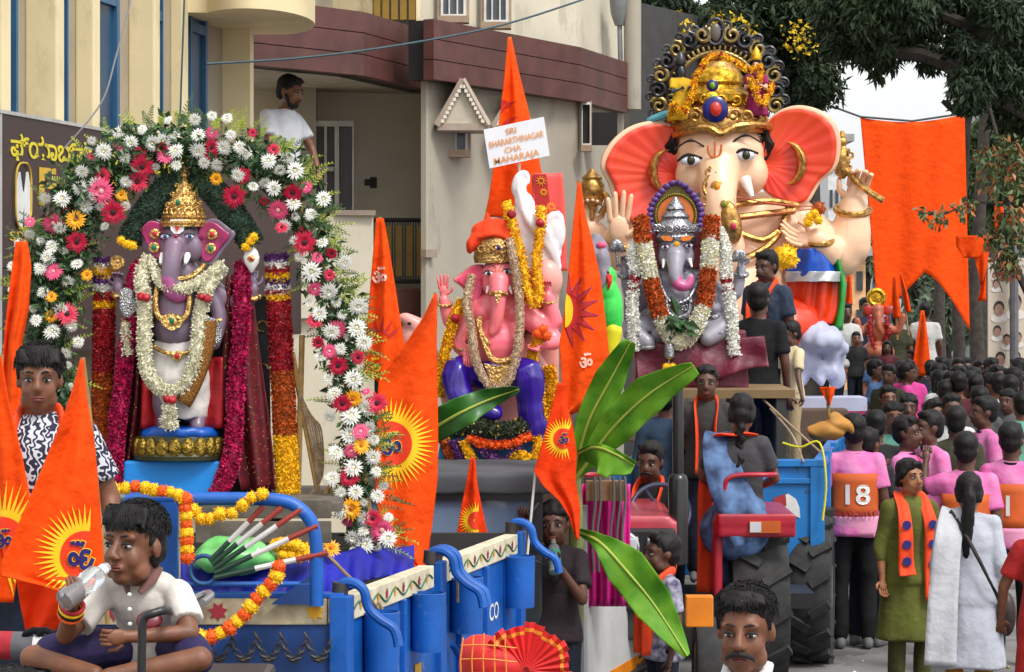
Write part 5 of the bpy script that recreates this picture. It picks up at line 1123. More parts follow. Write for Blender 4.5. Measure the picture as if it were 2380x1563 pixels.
g = MB(); g.hexa([f(275, 1150, -60), f(625, 1150, -60), f(625, 1150, -75), f(275, 1150, -75), f(275, 690, -60), f(618, 690, -60), f(618, 690, -75), f(275, 690, -75)]); g.build('panel', mat('throne_black', (.012, .012, .014), .5), th, smooth=False)
for y_ in (760, 860, 960, 1060):
    for x_ in (604, 290): g = MB(); g.torus(f(x_, y_, -56), 12 * K, 3.5 * K, rot(90, 0, 0), 16, 6, arc=(0, 5)); g.build('scroll', gold('throne_gold', '#8a7540', 50, .4, .3), th)
# bamboo and ropes of the arch frame
ar = thing('flower_arch', f(470, 1290), 'tall arch of white chrysanthemums, red gerberas and fern framing the purple idol', 'flower arch')
AP = [(128, 1000), (112, 900), (105, 790), (108, 680), (132, 580), (185, 480), (260, 400), (350, 350), (440, 335), (540, 350), (625, 395), (690, 470), (725, 570), (758, 660), (785, 760), (800, 860), (822, 960), (838, 1060), (850, 1160), (862, 1275)]
g = MB(); g.tube(smoothpath([f(x, y, -20) for x, y in AP], 4), 10 * K, 8); g.build('hoop', bamboo, ar)
for a, b_2 in (((690, 1170), (700, 780)), ((745, 1190), (676, 820)), ((715, 1240), (765, 1130))): g = MB(); g.tube([f(*a, -30), f(*b_2, -30)], 7 * K, 7); g.build('bamboo_pole', bamboo, ar)
rope_m = mat('jute_rope', '#8a7358', .9, var=.3, scale=40, bump=.5, bscale=100)
for i in range(7): g = MB(); g.tube(smoothpath([f(690 + i * 5, 900 + i * 12, -24), f(715 + i * 5, 1000, -20), f(735 + 2 * i, 1110, -22), f(740 - i * 6, 1165, -22)], 5), 2.3 * K, 5); g.build('rope', rope_m, ar)
fern = mat('fern_light', '#9aa83a', .6, var=.3, scale=10); fern2 = mat('fern_green', (.06, .12, .03), .6, var=.3); lfg = mat('bouquet_leaf', (.03, .075, .025), .45, var=.35, scale=20)
APs = smoothpath([Vector((x, y, 0)) for x, y in AP], 6)
def arch_at(t): i = min(int(t * (len(APs) - 1)), len(APs) - 2); return APs[i].lerp(APs[i + 1], t * (len(APs) - 1) - i), (APs[i + 1] - APs[i]).normalized()
def arch_w(t): return 78 if t < .14 else (94 if t < .36 else (72 if t < .6 else 54))
# leaves
g = MB(); C = []
for i in range(70):
    t = i / 69; p, _ = arch_at(t); C.append((*f(p.x + random.uniform(-30, 30), p.y + random.uniform(-20, 20), 0), arch_w(t) * .8 * K))
g.cur = 0; leaf_mesh(g, C, 5200, 26 * K, 13 * K, .2); g.cur = 1; leaf_mesh(g, C, 2400, 22 * K, 9 * K, .2); tag(g.build('foliage', [lfg, mat('bouquet_leaf2', (.07, .15, .04), .45, var=.3)], ar, smooth=False), kind='stuff')
# fern fronds
g = MB()
for i in range(300):
    t = random.random(); p, tn = arch_at(t); w_ = arch_w(t); sd = random.choice((-1, 1, 1)) if t < .62 else random.choice((1, -1, 1)); nrm = Vector((tn.y, -tn.x, 0)) * (1 if tn.y > 0 or True else 1)
    if (nrm.dot(Vector((p.x - 430, p.y - 800, 0)))) < 0: nrm = -nrm
    nrm *= (1 if random.random() < .8 else -1); L = random.uniform(36, 80); dirv = (nrm + tn * random.uniform(-.7, .7) + Vector((0, -.35, 0))).normalized(); s0 = p + nrm * w_ * random.uniform(.25, .75); g.cur = 0 if random.random() < .65 else 1; oo = random.uniform(-25, 25)
    pts = [s0 + dirv * L * q + Vector((0, 14 * q * q, 0)) for q in np.linspace(0, 1, 9)]
    g.tube([f(q.x, q.y, oo) for q in pts], .9 * K, 3, cap=False)
    for j, q in enumerate(pts[1:]):
        ll = 13 * (1 - j / 10)
        for s_ in (-1, 1):
            d2 = (Vector((-dirv.y, dirv.x, 0)) * s_ * .9 + dirv * .6).normalized(); e = q + d2 * ll; zz = random.uniform(-6, 6); m_ = (q + e) / 2 + dirv * 2.2
            g.add([tuple(f(q.x, q.y, oo)), tuple(f(m_.x, m_.y, oo + zz * .6)), tuple(f(e.x, e.y, oo + zz)), tuple(f(m_.x - dirv.x * 4, m_.y - dirv.y * 4, oo + zz * .5))], [(0, 1, 2, 3)])
tag(g.build('fern', [fern, fern2], ar, smooth=False), kind='stuff')
FLW = """W 153 465 21|W 150 530 17|W 122 600 19|W 105 625 17|W 200 400 18|W 250 355 22|W 195 440 20|W 232 430 20|W 205 480 22|W 310 335 20|W 362 335 22|W 385 330 20|W 415 355 20|W 466 318 19|W 468 352 22|W 525 345 20|W 562 345 16|W 575 360 18|W 630 378 20|W 690 400 23|W 560 410 18|W 510 385 17|W 480 380 16|W 300 425 16|W 225 460 14|W 130 575 18|W 165 655 17|W 110 680 15|W 150 720 20|W 130 770 21|W 95 745 16|W 175 755 17|W 120 810 18|W 190 795 15|W 640 440 20|W 685 475 20|W 665 525 18|W 755 465 20|W 725 500 16|W 690 560 14|W 728 632 26|W 805 610 20|W 770 675 22|W 745 730 20|W 775 770 22|W 835 710 24|W 832 762 24|W 850 795 22|W 795 810 16|W 825 880 24|W 780 915 20|W 855 945 22|W 820 965 25|W 770 965 16|W 765 880 14|W 818 1010 24|W 785 1050 20|W 860 990 18|W 825 1085 24|W 775 1110 20|W 870 1060 20|W 830 1140 20|W 800 1180 22|W 850 1200 20|W 880 1150 18|W 850 1262 24|W 905 1248 22|W 822 1245 20|W 795 1140 16
G 338 390 28|G 325 425 26|G 272 495 30|G 188 563 26|G 245 410 20|G 382 348 16|G 498 345 20|G 492 358 18|G 568 410 20|G 550 458 28|G 685 450 24|G 712 565 28|G 660 530 16|G 165 730 27|G 735 745 20|G 790 848 24|G 880 935 26|G 800 935 24|G 770 640 14|G 835 830 18|G 815 1105 24|G 870 1200 22|G 330 360 18|G 640 350 15
P 392 362 24|P 245 447 30|P 132 520 26|P 135 632 22|P 652 490 26|P 785 765 24|P 735 672 18|P 770 815 18|P 842 1000 20|P 890 1228 30|P 740 600 14|P 820 1045 18
Y 185 512 24|Y 288 455 15|Y 508 418 15|Y 128 735 16|Y 824 925 22|Y 843 1033 20|Y 820 1178 26|Y 130 690 14|Y 212 640 14"""
seen = 0; FX = []
for line in FLW.split('\n'):
    for it in line.split('|'):
        q = it.split(); ty = q[0] if len(q) == 4 else ty; x_, y_, r_ = map(float, q[-3:]); seen += 1; FX.append((x_, y_))
        me = {'W': fl_white[seen % 3], 'G': fl_gerb, 'P': fl_pink, 'Y': fl_yel}[ty]
        R_ = rot(90 + random.uniform(-28, 28), random.uniform(-30, 30), 0) @ rot(0, 0, random.uniform(0, 360))
        inst({'W': 'chrysanthemum', 'G': 'gerbera', 'P': 'gerbera', 'Y': 'sunflower'}[ty], me, ar, f(x_, y_, 48 + random.uniform(-10, 14)), R_, r_ * 1.08 * K)
for k in range(420):      # smaller blooms filling the band
    t = random.random(); p, tn = arch_at(t); w_ = arch_w(t); a_ = random.uniform(-1, 1) * w_ * .95; x_, y_ = p.x - tn.y * a_, p.y + tn.x * a_
    if any((x_ - u) ** 2 + (y_ - v) ** 2 < 27 ** 2 for u, v in FX) or (310 < x_ < 560 and y_ > 395) or (300 > x_ > 200 and y_ > 560): continue
    FX.append((x_, y_)); r_ = random.uniform(12, 18); c_ = random.random()
    inst('chrysanthemum' if c_ < .72 else 'gerbera', fl_white[k % 3] if c_ < .72 else (fl_gerb if c_ < .87 else fl_pink), ar, f(x_, y_, 38 + random.uniform(-12, 10)), rot(90 + random.uniform(-45, 45), random.uniform(-45, 45), 0) @ rot(0, 0, random.uniform(0, 360)), r_ * K)
# ---- marigolds on the trailer front
mf = Fr(10.6)
garland_balls('marigold_garland', [mf(*p) for p in ((835, 650), (0, 0))] if 0 else [mf(x_, y_) for x_, y_ in ((648, 1318), (640, 1345), (615, 1372), (590, 1400), (565, 1432), (530, 1462), (495, 1480), (460, 1482), (438, 1470))], 15.5 * mf.k, [bl_o, bl_y], 'orange and yellow marigold string drooping across the trailer front', gap=1.35)
garland_balls('marigold_garland', [mf(x_, y_) for x_, y_ in ((428, 1162), (432, 1200), (434, 1250), (436, 1310))], 15 * mf.k, [bl_y, bl_o], 'marigold string hanging down the blue frame post', gap=1.1)
garland_balls('marigold_garland', [mf(x_, y_, 0) for x_, y_ in ((270, 1140), (320, 1132), (360, 1140), (400, 1145), (432, 1160))], 14 * mf.k, [bl_y, bl_y, bl_o], 'marigold string lying along the top of the pipe frame', gap=1.3)
garland_balls('marigold_garland', [mf(x_, y_, -40) for x_, y_ in ((445, 1190), (470, 1215), (500, 1200), (540, 1195), (580, 1160), (620, 1150))], 14 * mf.k, [bl_y, bl_y], 'yellow chrysanthemum string hung across the grey side board', gap=1.8)
garland_balls('marigold_garland', [PD(x_, y_, 11.0) for x_, y_ in ((640, 1268), (665, 1262), (690, 1270), (712, 1282), (700, 1295), (655, 1290))], 15 * mf.k, [bl_y], 'heap of yellow marigolds lying on the blue velvet', gap=1.1)
garland_balls('marigold_garland', [PD(x_, y_, 10.6) for x_, y_ in ((0, 1250), (20, 1280), (5, 1310), (-20, 1330))], 15 * mf.k, [bl_y, bl_o], 'marigold string at the frame end behind the half sun pennant', gap=1.2)
garland_balls('marigold_garland', [PD(x_, y_, 10.6) for x_, y_ in ((100, 1475), (120, 1490), (150, 1500), (190, 1492))], 13 * mf.k, [bl_y, bl_o, bl_r], 'marigold string below the front band beside the boy', gap=1.2)
inst('fallen_sunflower', fl_yel, ar, PD(768, 1275, 11.6), rot(60, 0, 20), 24 * K)
# ropes over the side
for i, (P_, lab) in enumerate(((((742, 1270, 11), (800, 1330, 10.95), (850, 1380, 11.0), (880, 1420, 11.1)), 'jute rope stretched from the frame to the trailer side'), (((880, 1400, 11.15), (895, 1440, 11.15), (900, 1500, 11.15), (905, 1580, 11.2)), 'frayed jute rope end hanging down the trailer side'), (((1000, 1300, 12.3), (1040, 1310, 12.25), (1060, 1330, 12.2), (1064, 1400, 12.2)), 'jute rope knotted over the second side band'))):
    g = MB(); g.tube(smoothpath([PD(*p) for p in P_], 6), .0075, 6); tag(g.build('jute_rope', rope_m), lab, 'rope')
# ================================================================ OTHER IDOLS
def ganesha(root, f, skin, earin, ells, limbs, hands, trunk, ears_, eyes, tusks, vox, nail=nailm, eyek=1., eyem=None, o_eye=40, brow=True, extra_body=None, nails_on=True):
    K = f.k; b, ex, nl = MB(), MB(), MB()
    for e in ells: el(b, f, *e)
    for pts, rr in limbs: pr(b, f, pts, rr)
    for wr, d_, sd, size, curl, *nr in hands: ihand(b, ex, nl, f(*wr), Vector(d_), Vector(sd), size * K, curl, nrm=nr[0] if nr else None)
    pr(b, f, *trunk)
    blob(b, vox, 3, ex).build('body', skin, root, angle=180)
    if nl.n and nails_on: nl.build('nails', nail, root)
    for outl, att, *kw in ears_: ear(root, f, outl, att, skin, earin, **(kw[0] if kw else {}))
    for x, y in eyes:
        e = eyek; o_ = o_eye; g = MB(); el(g, f, x, y, o_, 11 * e, 6 * e, 5 * e); eo = g.build('eye', mat('idol_eye', (.6, .62, .7), .2), root); g = MB(); el(g, f, x + .5 * e, y, o_ + 3.4 * e, 4.8 * e, 5.2 * e, 3 * e); g.build('iris', eyem or iris, eo)
        g = MB(); g.tube(smoothpath([f(x - 14 * e, y + 1 * e, o_ - 1), f(x - 3 * e, y - 6.5 * e, o_ + 4 * e), f(x + 14 * e, y - 2 * e, o_ - 2)], 4), 1.5 * e * K, 5); g.build('eyelid', browm, eo)
        if brow: g = MB(); g.tube(smoothpath([f(x - 17 * e, y - 12 * e, o_ + 1), f(x, y - 22 * e, o_ + 4), f(x + 17 * e, y - 14 * e, o_ - 2)], 4), [1.2 * e * K] * 4 + [2 * e * K] + [1. * e * K] * 4, 5); g.build('eyebrow', browm, root)
    for x, y, o_, L, r, dx in tusks: g = MB(); g.tube(smoothpath([f(x, y, o_), f(x + dx * .5, y + L * .5, o_ + L * .4), f(x + dx, y + L, o_ + L * .7)], 3), list(np.linspace(r * K, r * .3 * K, 7)), 9); g.build('tusk', ivo, root)
def lathe_px(root, f, name, prof, x, y, o, m, seg=28, sy=1., R=None): g = MB(); g.lathe([(a * f.k, b * f.k) for a, b in prof], f(x, y, o), seg, R, sy); return g.build(name, m, root)
def bangle(root, f, x, y, o, r, m, th=5, name='bracelet', tilt=20): g = MB(); g.torus(f(x, y, o), r * f.k, th * f.k, rot(tilt, 0, 0), 22, 8); return g.build(name, m, root)
# ---------------------------------------------------------------- GIANT PEACH IDOL
f = Fr(24.4); K = f.k
big = thing('giant_idol', Vector((PD(1680, 900, 24.4).x, 24.4, 1.35)), 'giant peach elephant headed idol with orange ears and carved black halo', 'idol')
peach = mat('idol_peach', '#efc3a0', .42, var=.06, scale=3, coat=.25); orin = mat('ear_orange', '#e4491a', .45, var=.2, scale=2.5, coat=.2, col2='#ea3f2c'); bgold = gold('antique_gold', '#b58a4c', 18, .35, .5); bgold2 = gold('bright_gold', '#cfa02f', 22, .35, .5)
ganesha(big, f, peach, orin,
  [(1672, 365, 10, 108, 92, 95), (1605, 410, 40, 40, 45, 40), (1738, 405, 40, 45, 50, 40), (1668, 330, 5, 102, 60, 88), (1665, 420, 62, 48, 50, 40),
   (1740, 560, -40, 170, 120, 90), (1690, 700, 10, 160, 140, 120), (1810, 520, 0, 60, 50, 50), (1620, 540, 0, 60, 50, 50)],
  [([(1850, 520, -20), (1925, 580, -10), (1972, 570, 0)], [62, 58, 54]), ([(1950, 595, 0), (1975, 550, 5), (1982, 480, 10)], [54, 50, 34]), ([(1840, 540, 0), (1915, 590, 40), (1890, 560, 80)], [50, 44, 30]),
   ([(1560, 520, -20), (1480, 600, -10), (1440, 560, 10)], [60, 48, 32]), ([(1560, 510, -30), (1440, 590, -40), (1370, 530, -10)], [56, 44, 28]),
   ],
  [((1986, 482, 10), (.12, -.1, 1), (1, 0, .1), 130, .8, (0, -1, 0)), ((1888, 562, 84), (-1, -.15, .12), (0, -.5, -1), 98, .35, (0, -.4, 1)), ((1436, 566, 40), (.02, -.1, 1), (-1, 0, .1), 128, .1, (0, -1, 0)), ((1368, 526, -6), (.05, -.1, 1), (-1, 0, 0), 95, .8, (0, -1, 0))],
  ([(1664, 400, 70), (1662, 460, 110), (1668, 520, 120), (1690, 590, 110), (1660, 640, 100)], [52, 41, 37, 34, 30]),
  [([(1572, 296), (1520, 284), (1460, 300), (1415, 340), (1396, 388), (1415, 430), (1432, 480), (1465, 530), (1512, 562), (1556, 530), (1578, 450)], (1580, 410), dict(depth=40, inner=.94, ribs=1, off=22, grow=1.0)), ([(1775, 290), (1810, 258), (1860, 248), (1915, 268), (1946, 315), (1942, 385), (1905, 425), (1868, 478), (1815, 470), (1772, 430)], (1768, 385), dict(depth=40, inner=.94, ribs=1, off=22, grow=1.0))],
  [(1598, 378), (1724, 366)], [(1724, 422, 88, 40, 15, 14)], .024, eyek=2.1, o_eye=92, eyem=mat('iris_olive', '#2e2c14', .12))
for x0, y0, s in ((1562, 400, 1), (1812, 382, -1)):    # crescent earrings
    P = [f(x0 - s * 10 + 44 * math.cos(a) * .85, y0 - 48 * math.sin(a), 48) for a in np.linspace(PI * (.5 if s > 0 else -.5), PI * (1.5 if s > 0 else .5), 15)]
    g = MB(); g.tube(P, [k * K for k in (2, 5, 9, 13, 16, 18, 19, 19, 19, 18, 16, 13, 9, 5, 2)], 10, flat=.6); g.build('earring', bgold, big)
    # hair
for pts in ([(1572, 310, 20), (1562, 335, 25), (1566, 365, 22)], [(1774, 300, 20), (1784, 330, 25), (1778, 370, 22)]):
    g = MB(); pr(g, f, pts, [14, 18, 10]); blob(g, .02, 1, disp=wrinkle(.05, 14)).build('hair_curls', hairm, big, angle=180)
# crown
g = MB(); pts = [f(1566, 318, 40), f(1600, 306, 86), f(1640, 304, 104), f(1668, 318, 108), f(1700, 302, 104), f(1745, 296, 84), f(1786, 298, 36)]; g.tube(smoothpath(pts, 5), 9 * K, 8); g.build('crown_rim', bgold, big)
lathe_px(big, f, 'crown', [(112, 0), (116, 20), (106, 48), (84, 62), (78, 70), (86, 76), (82, 90), (60, 106), (54, 112), (60, 118), (62, 128), (50, 150), (34, 168), (38, 174), (28, 184), (6, 196)], 1668, 312, 0, bgold, 32, .9)
lathe_px(big, f, 'crown_dome', [(82, 0), (84, 16), (62, 30), (58, 38), (64, 46), (58, 66), (40, 82), (26, 88), (28, 94), (8, 104)], 1664, 240, 6, bgold2, 28, .9)
for i in range(11):
    a = -PI * (i + .5) / 11; q = (1668 + 108 * math.cos(a), 286 + 0 * i, -100 * math.sin(a)); scroll(big, f, q[0], 284 - 10 * math.sin(-a), q[2] * .95 + 4, 17, 1 + i, bgold, .28, 1 if i < 6 else -1)
for i in range(7): a = -PI * (i + .5) / 7; scroll(big, f, 1668 + 84 * math.cos(a), 238, -80 * math.sin(a), 13, 2 + i, bgold2, .3)
gem(big, f, 1654, 262, 112, 17, mat('gem_ruby', '#c02413', .15, coat=.5), mat('enamel_blue', '#151a66', .25)); gem(big, f, 1648, 236, 92, 9, mat('gem_lime', '#6f9a0d', .2), bgold2); gem(big, f, 1650, 205, 76, 8, MATS['gem_lime'], MATS['enamel_blue'])
gem(big, f, 1655, 410, 124, 6, MATS['gem_lime'], bgold); gem(big, f, 1656, 440, 140, 9, mat('gem_amber', '#e08a14', .2), bgold); gem(big, f, 1690, 530, 165, 8, mat('gem_pink', '#b51e4c', .2), bgold); gem(big, f, 1672, 480, 158, 6, MATS['gem_lime'], bgold)
for r_, y_ in ((30, 440), (22, 440)): g = MB(); g.torus(f(1656, y_, 128), r_ * K, 4 * K, rot(80, 0, 0), 22, 7); g.build('trunk_ring', bgold, big)
for s in (-1, 1): scroll(big, f, 1656 + s * 28, 470, 132, 16, 1.5, bgold, .25, s); scroll(big, f, 1656 + s * 18, 404, 118, 12, 1.5, bgold, .25, s)
g = MB(); g.ell(f(1686, 520, 150), (24 * K, 16 * K, 50 * K), rot(0, -12, 0)); g.build('trunk_plate', bgold, big)
tk = mat('tilak_saffron', '#c4622c', .5)
for pts in ([(1637, 345), (1640, 365), (1654, 372), (1666, 362), (1668, 342)], [(1653, 335), (1653, 372), (1652, 395)]): g = MB(); g.tube(smoothpath([f(x, y, 109) for x, y in pts], 4), 2.5 * K, 6); g.build('tilak', tk, big)
# carved halo
hal = thing('carved_halo', f(1670, 240, -60), 'arched halo of black silver scrollwork behind the giant idol crown', 'halo')
dsil = mat('dark_silver', (.06, .06, .065), .32, .8, var=.5, scale=8, bump=.4, bscale=20); gsil = mat('gilt_silver', '#8c7a4c', .35, .7, var=.4, scale=8, bump=.4, bscale=20)
for r_, th, m in ((150, 9, dsil), (118, 7, dsil), (98, 6, gsil)):
    g = MB(); g.tube([f(1670 + r_ * 1.0 * math.cos(a), 215 - r_ * math.sin(a), -50) for a in np.linspace(-.25, PI + .25, 40)], th * K, 8); g.build('hoop', m, hal)
for i in range(30): a = -.15 + (PI + .3) * i / 29; g = MB(); g.ell(f(1670 + 108 * math.cos(a), 215 - 108 * math.sin(a), -48), (4.2 * K, 5 * K, 10 * K), rot(0, 90 - math.degrees(a), 0)); g.build('bead', gsil, hal)
for i in range(15):
    a = -.2 + (PI + .4) * i / 14
    if abs(i - 7) < 1: continue
    s = 1 if i < 7 else -1; scroll(hal, f, 1670 + 139 * math.cos(a), 215 - 142 * math.sin(a), -44, 21, a + s * .6, dsil if i % 2 else gsil, .3, s)
    scroll(hal, f, 1670 + 158 * math.cos(a + .1), 215 - 160 * math.sin(a + .1), -44, 13, a + 2, dsil, .3, -s)
g = MB(); g.ell(f(1666, 72, -40), (13 * K, 8 * K, 22 * K)); g.build('drop', mat('halo_drop', (.12, .1, .09), .25), hal)
P = [f(1666 + 20 * math.cos(a), 70 - 30 * math.sin(a), -42) for a in np.linspace(-PI, PI, 24)]; g = MB(); g.tube(P, 5 * K, 7); g.build('drop_rim', dsil, hal)
rows = [[f(1670 + r_ * math.cos(a), 215 - r_ * math.sin(a), -62) for a in np.linspace(-.25, PI + .25, 30)] for r_ in (92, 125, 152)]
g = MB(); g.grid(rows); g.build('back_plate', mat('halo_black', (.02, .02, .022), .5), hal, angle=180, solid=.03)
# noose, mace, bracelets, clothes
tube_px(big, f, 'goad_handle', [(1962, 395, 40), (1985, 425, 48), (2010, 446, 48), (2046, 468, 44)], 8, bgold); lathe_px(big, f, 'goad_head', [(5, 0), (16, 12), (19, 40), (13, 66), (8, 76), (12, 82), (12, 90), (8, 94), (9, 100), (3, 112)], 1953, 418, 36, bgold, 18, .7)
for s in (-1, 1): scroll(big, f, 1953 + s * 17, 362, 40, 12, 1.6, bgold, .35, s, 'goad_scroll'); scroll(big, f, 1953 + s * 15, 392, 40, 9, 4.6, bgold, .35, -s, 'goad_scroll')
lathe_px(big, f, 'mace', [(5, 0), (7, 30), (16, 36), (20, 50), (28, 60), (30, 78), (22, 92), (24, 98), (14, 108), (4, 118)], 1376, 512, 10, bgold, 18); tube_px(big, f, 'mace_scroll', [(1395, 500, 14), (1412, 470, 16), (1400, 450, 16), (1390, 478, 16)], 8, bgold)
for x, y, o, r_ in ((1980, 488, 10, 38), (1894, 560, 74, 30), (1440, 566, 10, 36)): bangle(big, f, x, y, o, r_, bgold, 8); 
for pts in ([(1700, 480, 90), (1780, 470, 70), (1850, 480, 40)], [(1690, 510, 100), (1770, 500, 84), (1840, 492, 50)], [(1700, 540, 100), (1760, 560, 95), (1800, 540, 80)], [(1590, 500, 60), (1640, 590, 100), (1700, 610, 120), (1790, 560, 90), (1830, 480, 40)]): tube_px(big, f, 'necklace', pts, 8, bgold)
for pts in ([(1702, 462, 100), (1800, 478, 90), (1890, 482, 60)], [(1702, 510, 110), (1790, 500, 100), (1880, 488, 64)]): g = MB(); g.tube(smoothpath([f(*p) for p in pts], 4), 6 * K, 6, flat=.3); g.build('ribbon', mat('ribbon_pink', '#c46a58', .6), big)
def skirt(root, f, l, r, m, nm, o0, amp, nf, y0=None, th=.01):
    rows = []
    for v in np.linspace(0, 1, 18):
        y = l[0][1] + (l[-1][1] - l[0][1]) * v; a, b_ = interp(l, y), interp(r, y); rows.append([f(a + (b_ - a) * u, y, o0 + 40 * math.sin(PI * u) + amp * math.sin(u * nf + v * 2)) for u in np.linspace(0, 1, 30)])
    g = MB(); g.grid(rows); return g.build(nm, m, root, angle=180, solid=th)
skirt(big, f, [(1840, 580), (1820, 625), (1816, 650)], [(1895, 575), (1925, 610), (1956, 690)], mat('satin_blue', '#0b4bb0', .3, var=.15), 'blue_drape', 70, 6, 16)
skirt(big, f, [(1818, 632), (1816, 645), (1818, 655)], [(1944, 668), (1952, 680), (1958, 694)], mat('silver_trim', (.55, .56, .58), .35, .4), 'drape_trim', 76, 6, 16)
skirt(big, f, [(1822, 640), (1820, 700), (1826, 752)], [(1944, 680), (1944, 720), (1930, 756)], mat('satin_orange', '#d8360d', .35, var=.15), 'orange_dhoti', 50, 8, 20)
b = MB(); el(b, f, 1800, 760, 40, 130, 85, 95); el(b, f, 1620, 790, 40, 130, 80, 95); blob(b, .03, 2, disp=wrinkle(.05, 4)).build('dhoti', MATS['satin_orange'], big, angle=180)
skirt(big, f, [(1900, 545), (1930, 640), (1934, 700), (1920, 768)], [(1920, 545), (1950, 600), (1962, 660), (1952, 765)], mat('satin_green', '#0c8a2a', .35, var=.15), 'green_sash', 30, 6, 12)
for x, y in ((1870, 508), (1880, 500), (1888, 515), (1865, 520)): inst('marigold', bl_y, big, f(x, y, 110), None, 10 * K)
inst('marigold', bl_r, big, f(1892, 488, 100), None, 14 * K); inst('marigold', bl_y, big, f(1812, 600, 130), None, 26 * K)
# yellow marigold swags over the crown
for P_ in (((1555, 290, 60), (1560, 250, 80), (1580, 268, 100), (1600, 230, 100), (1610, 190, 90), (1640, 145, 80), (1665, 134, 76)), ((1665, 134, 76), (1700, 150, 80), (1730, 170, 84), (1760, 165, 84), (1750, 215, 90), (1735, 190, 92), (1760, 250, 96), (1775, 230, 80), (1790, 200, 60))):
    petal_rope('crown_garland', big, [f(*p) for p in P_], 5.5 * K, 1300, 5.5 * K, 5 * K, [mar_y, mar_o, rosered], lambda t, r: 2 if (t * 9) % 1 < .12 else (0 if r < .8 else 1))
for (x, y, lab, sk, sh, yaw) in ((1578, 300, 'small blue flute god figurine seated left of the giant crown', mat('krishna_blue', '#33424f', .4), cloth('fig_yellow', '#c9a012'), 15), (1752, 290, 'small goddess figurine in magenta seated right of the giant crown', mat('radha_skin', '#d8a48c', .4), cloth('fig_magenta', '#8a1450'), -10)):
    r_, Mx, J_, H_ = person(lab, f(x, y + 58, 60), yaw, .82, sk, sh, None, legs=False, detail=1, hair='long', cat='figurine', vox=.024, name='figurine', pose=dict(elp=(.2, -.1, 1.15), wrp=(.1, -.22, 1.2), elm=(-.2, -.1, 1.15), wrm=(-.1, -.22, 1.2)), dress=.62)
    bpy.context.view_layer.update()
    g = MB(); c = Mx(0, .0, 1.69); g.lathe([(.05, 0), (.055, .03), (.035, .09), (.005, .13)], c, 12); g.build('crown', dsil if x < 1600 else bgold2, r_)
tube_px(big, f, 'blue_scarf', [(1575, 275, 50), (1548, 268, 40), (1520, 278, 30), (1508, 284, 20)], 9, mat('scarf_aqua', '#5aa6b5', .5))
# the vehicle bed under the giant idol and the sculpted mount
bt = thing('idol_truck', Vector((PD(1680, 900, 24.4).x, 24.4, 0)), 'flat truck bed carrying the giant peach idol', 'truck')
a, b_ = PD(1400, 900, 24), PD(1955, 900, 24); g = MB(); g.box(((a.x + b_.x) / 2, 24.9, 1.42), (b_.x - a.x, 2.8, .3)); g.build('bed', mat('truck_brown', (.1, .06, .04), .7), bt, smooth=False, bevel=.02)
for i in range(2):
    for x in (a.x + .5, b_.x - .3): g = MB(); g.lathe([(.0, -.14), (.42, -.14), (.46, -.08), (.46, .08), (.42, .14), (0, .14)], (x, 24 + 1.8 * i, .46), 24, rot(0, 90, 0)); g.build('wheel', mat('tyre_black', (.02, .02, .02), .85), bt)
wm = mat('lavender_plaster', '#a9adc4', .7, var=.1, scale=4, bump=.2, bscale=12)
mt = thing('sculpted_mount', Vector((PD(1895, 880, 23.6).x, 23.6, 1.5)), 'lavender white sculpted animal mount below the green sash of the giant idol', 'sculpture'); b = MB()
for e in ((1880, 775, 80, 46, 34), (1860, 820, 90, 30, 60), (1925, 820, 80, 30, 65), (1895, 790, 100, 55, 30), (1935, 870, 80, 20, 34), (1850, 870, 90, 22, 30)): el(b, f, *e)
for i in range(16): el(b, f, random.uniform(1845, 1950), random.uniform(770, 890), 105, 12, 14, 10)
blob(b, .02, 2, disp=wrinkle(.02, 12)).build('body', wm, mt, angle=180)
g = MB(); g.box((PD(1895, 900, 23.9).x, 23.95, 1.6), (.9, .5, .12)); g.build('plinth', wm, mt, smooth=False)
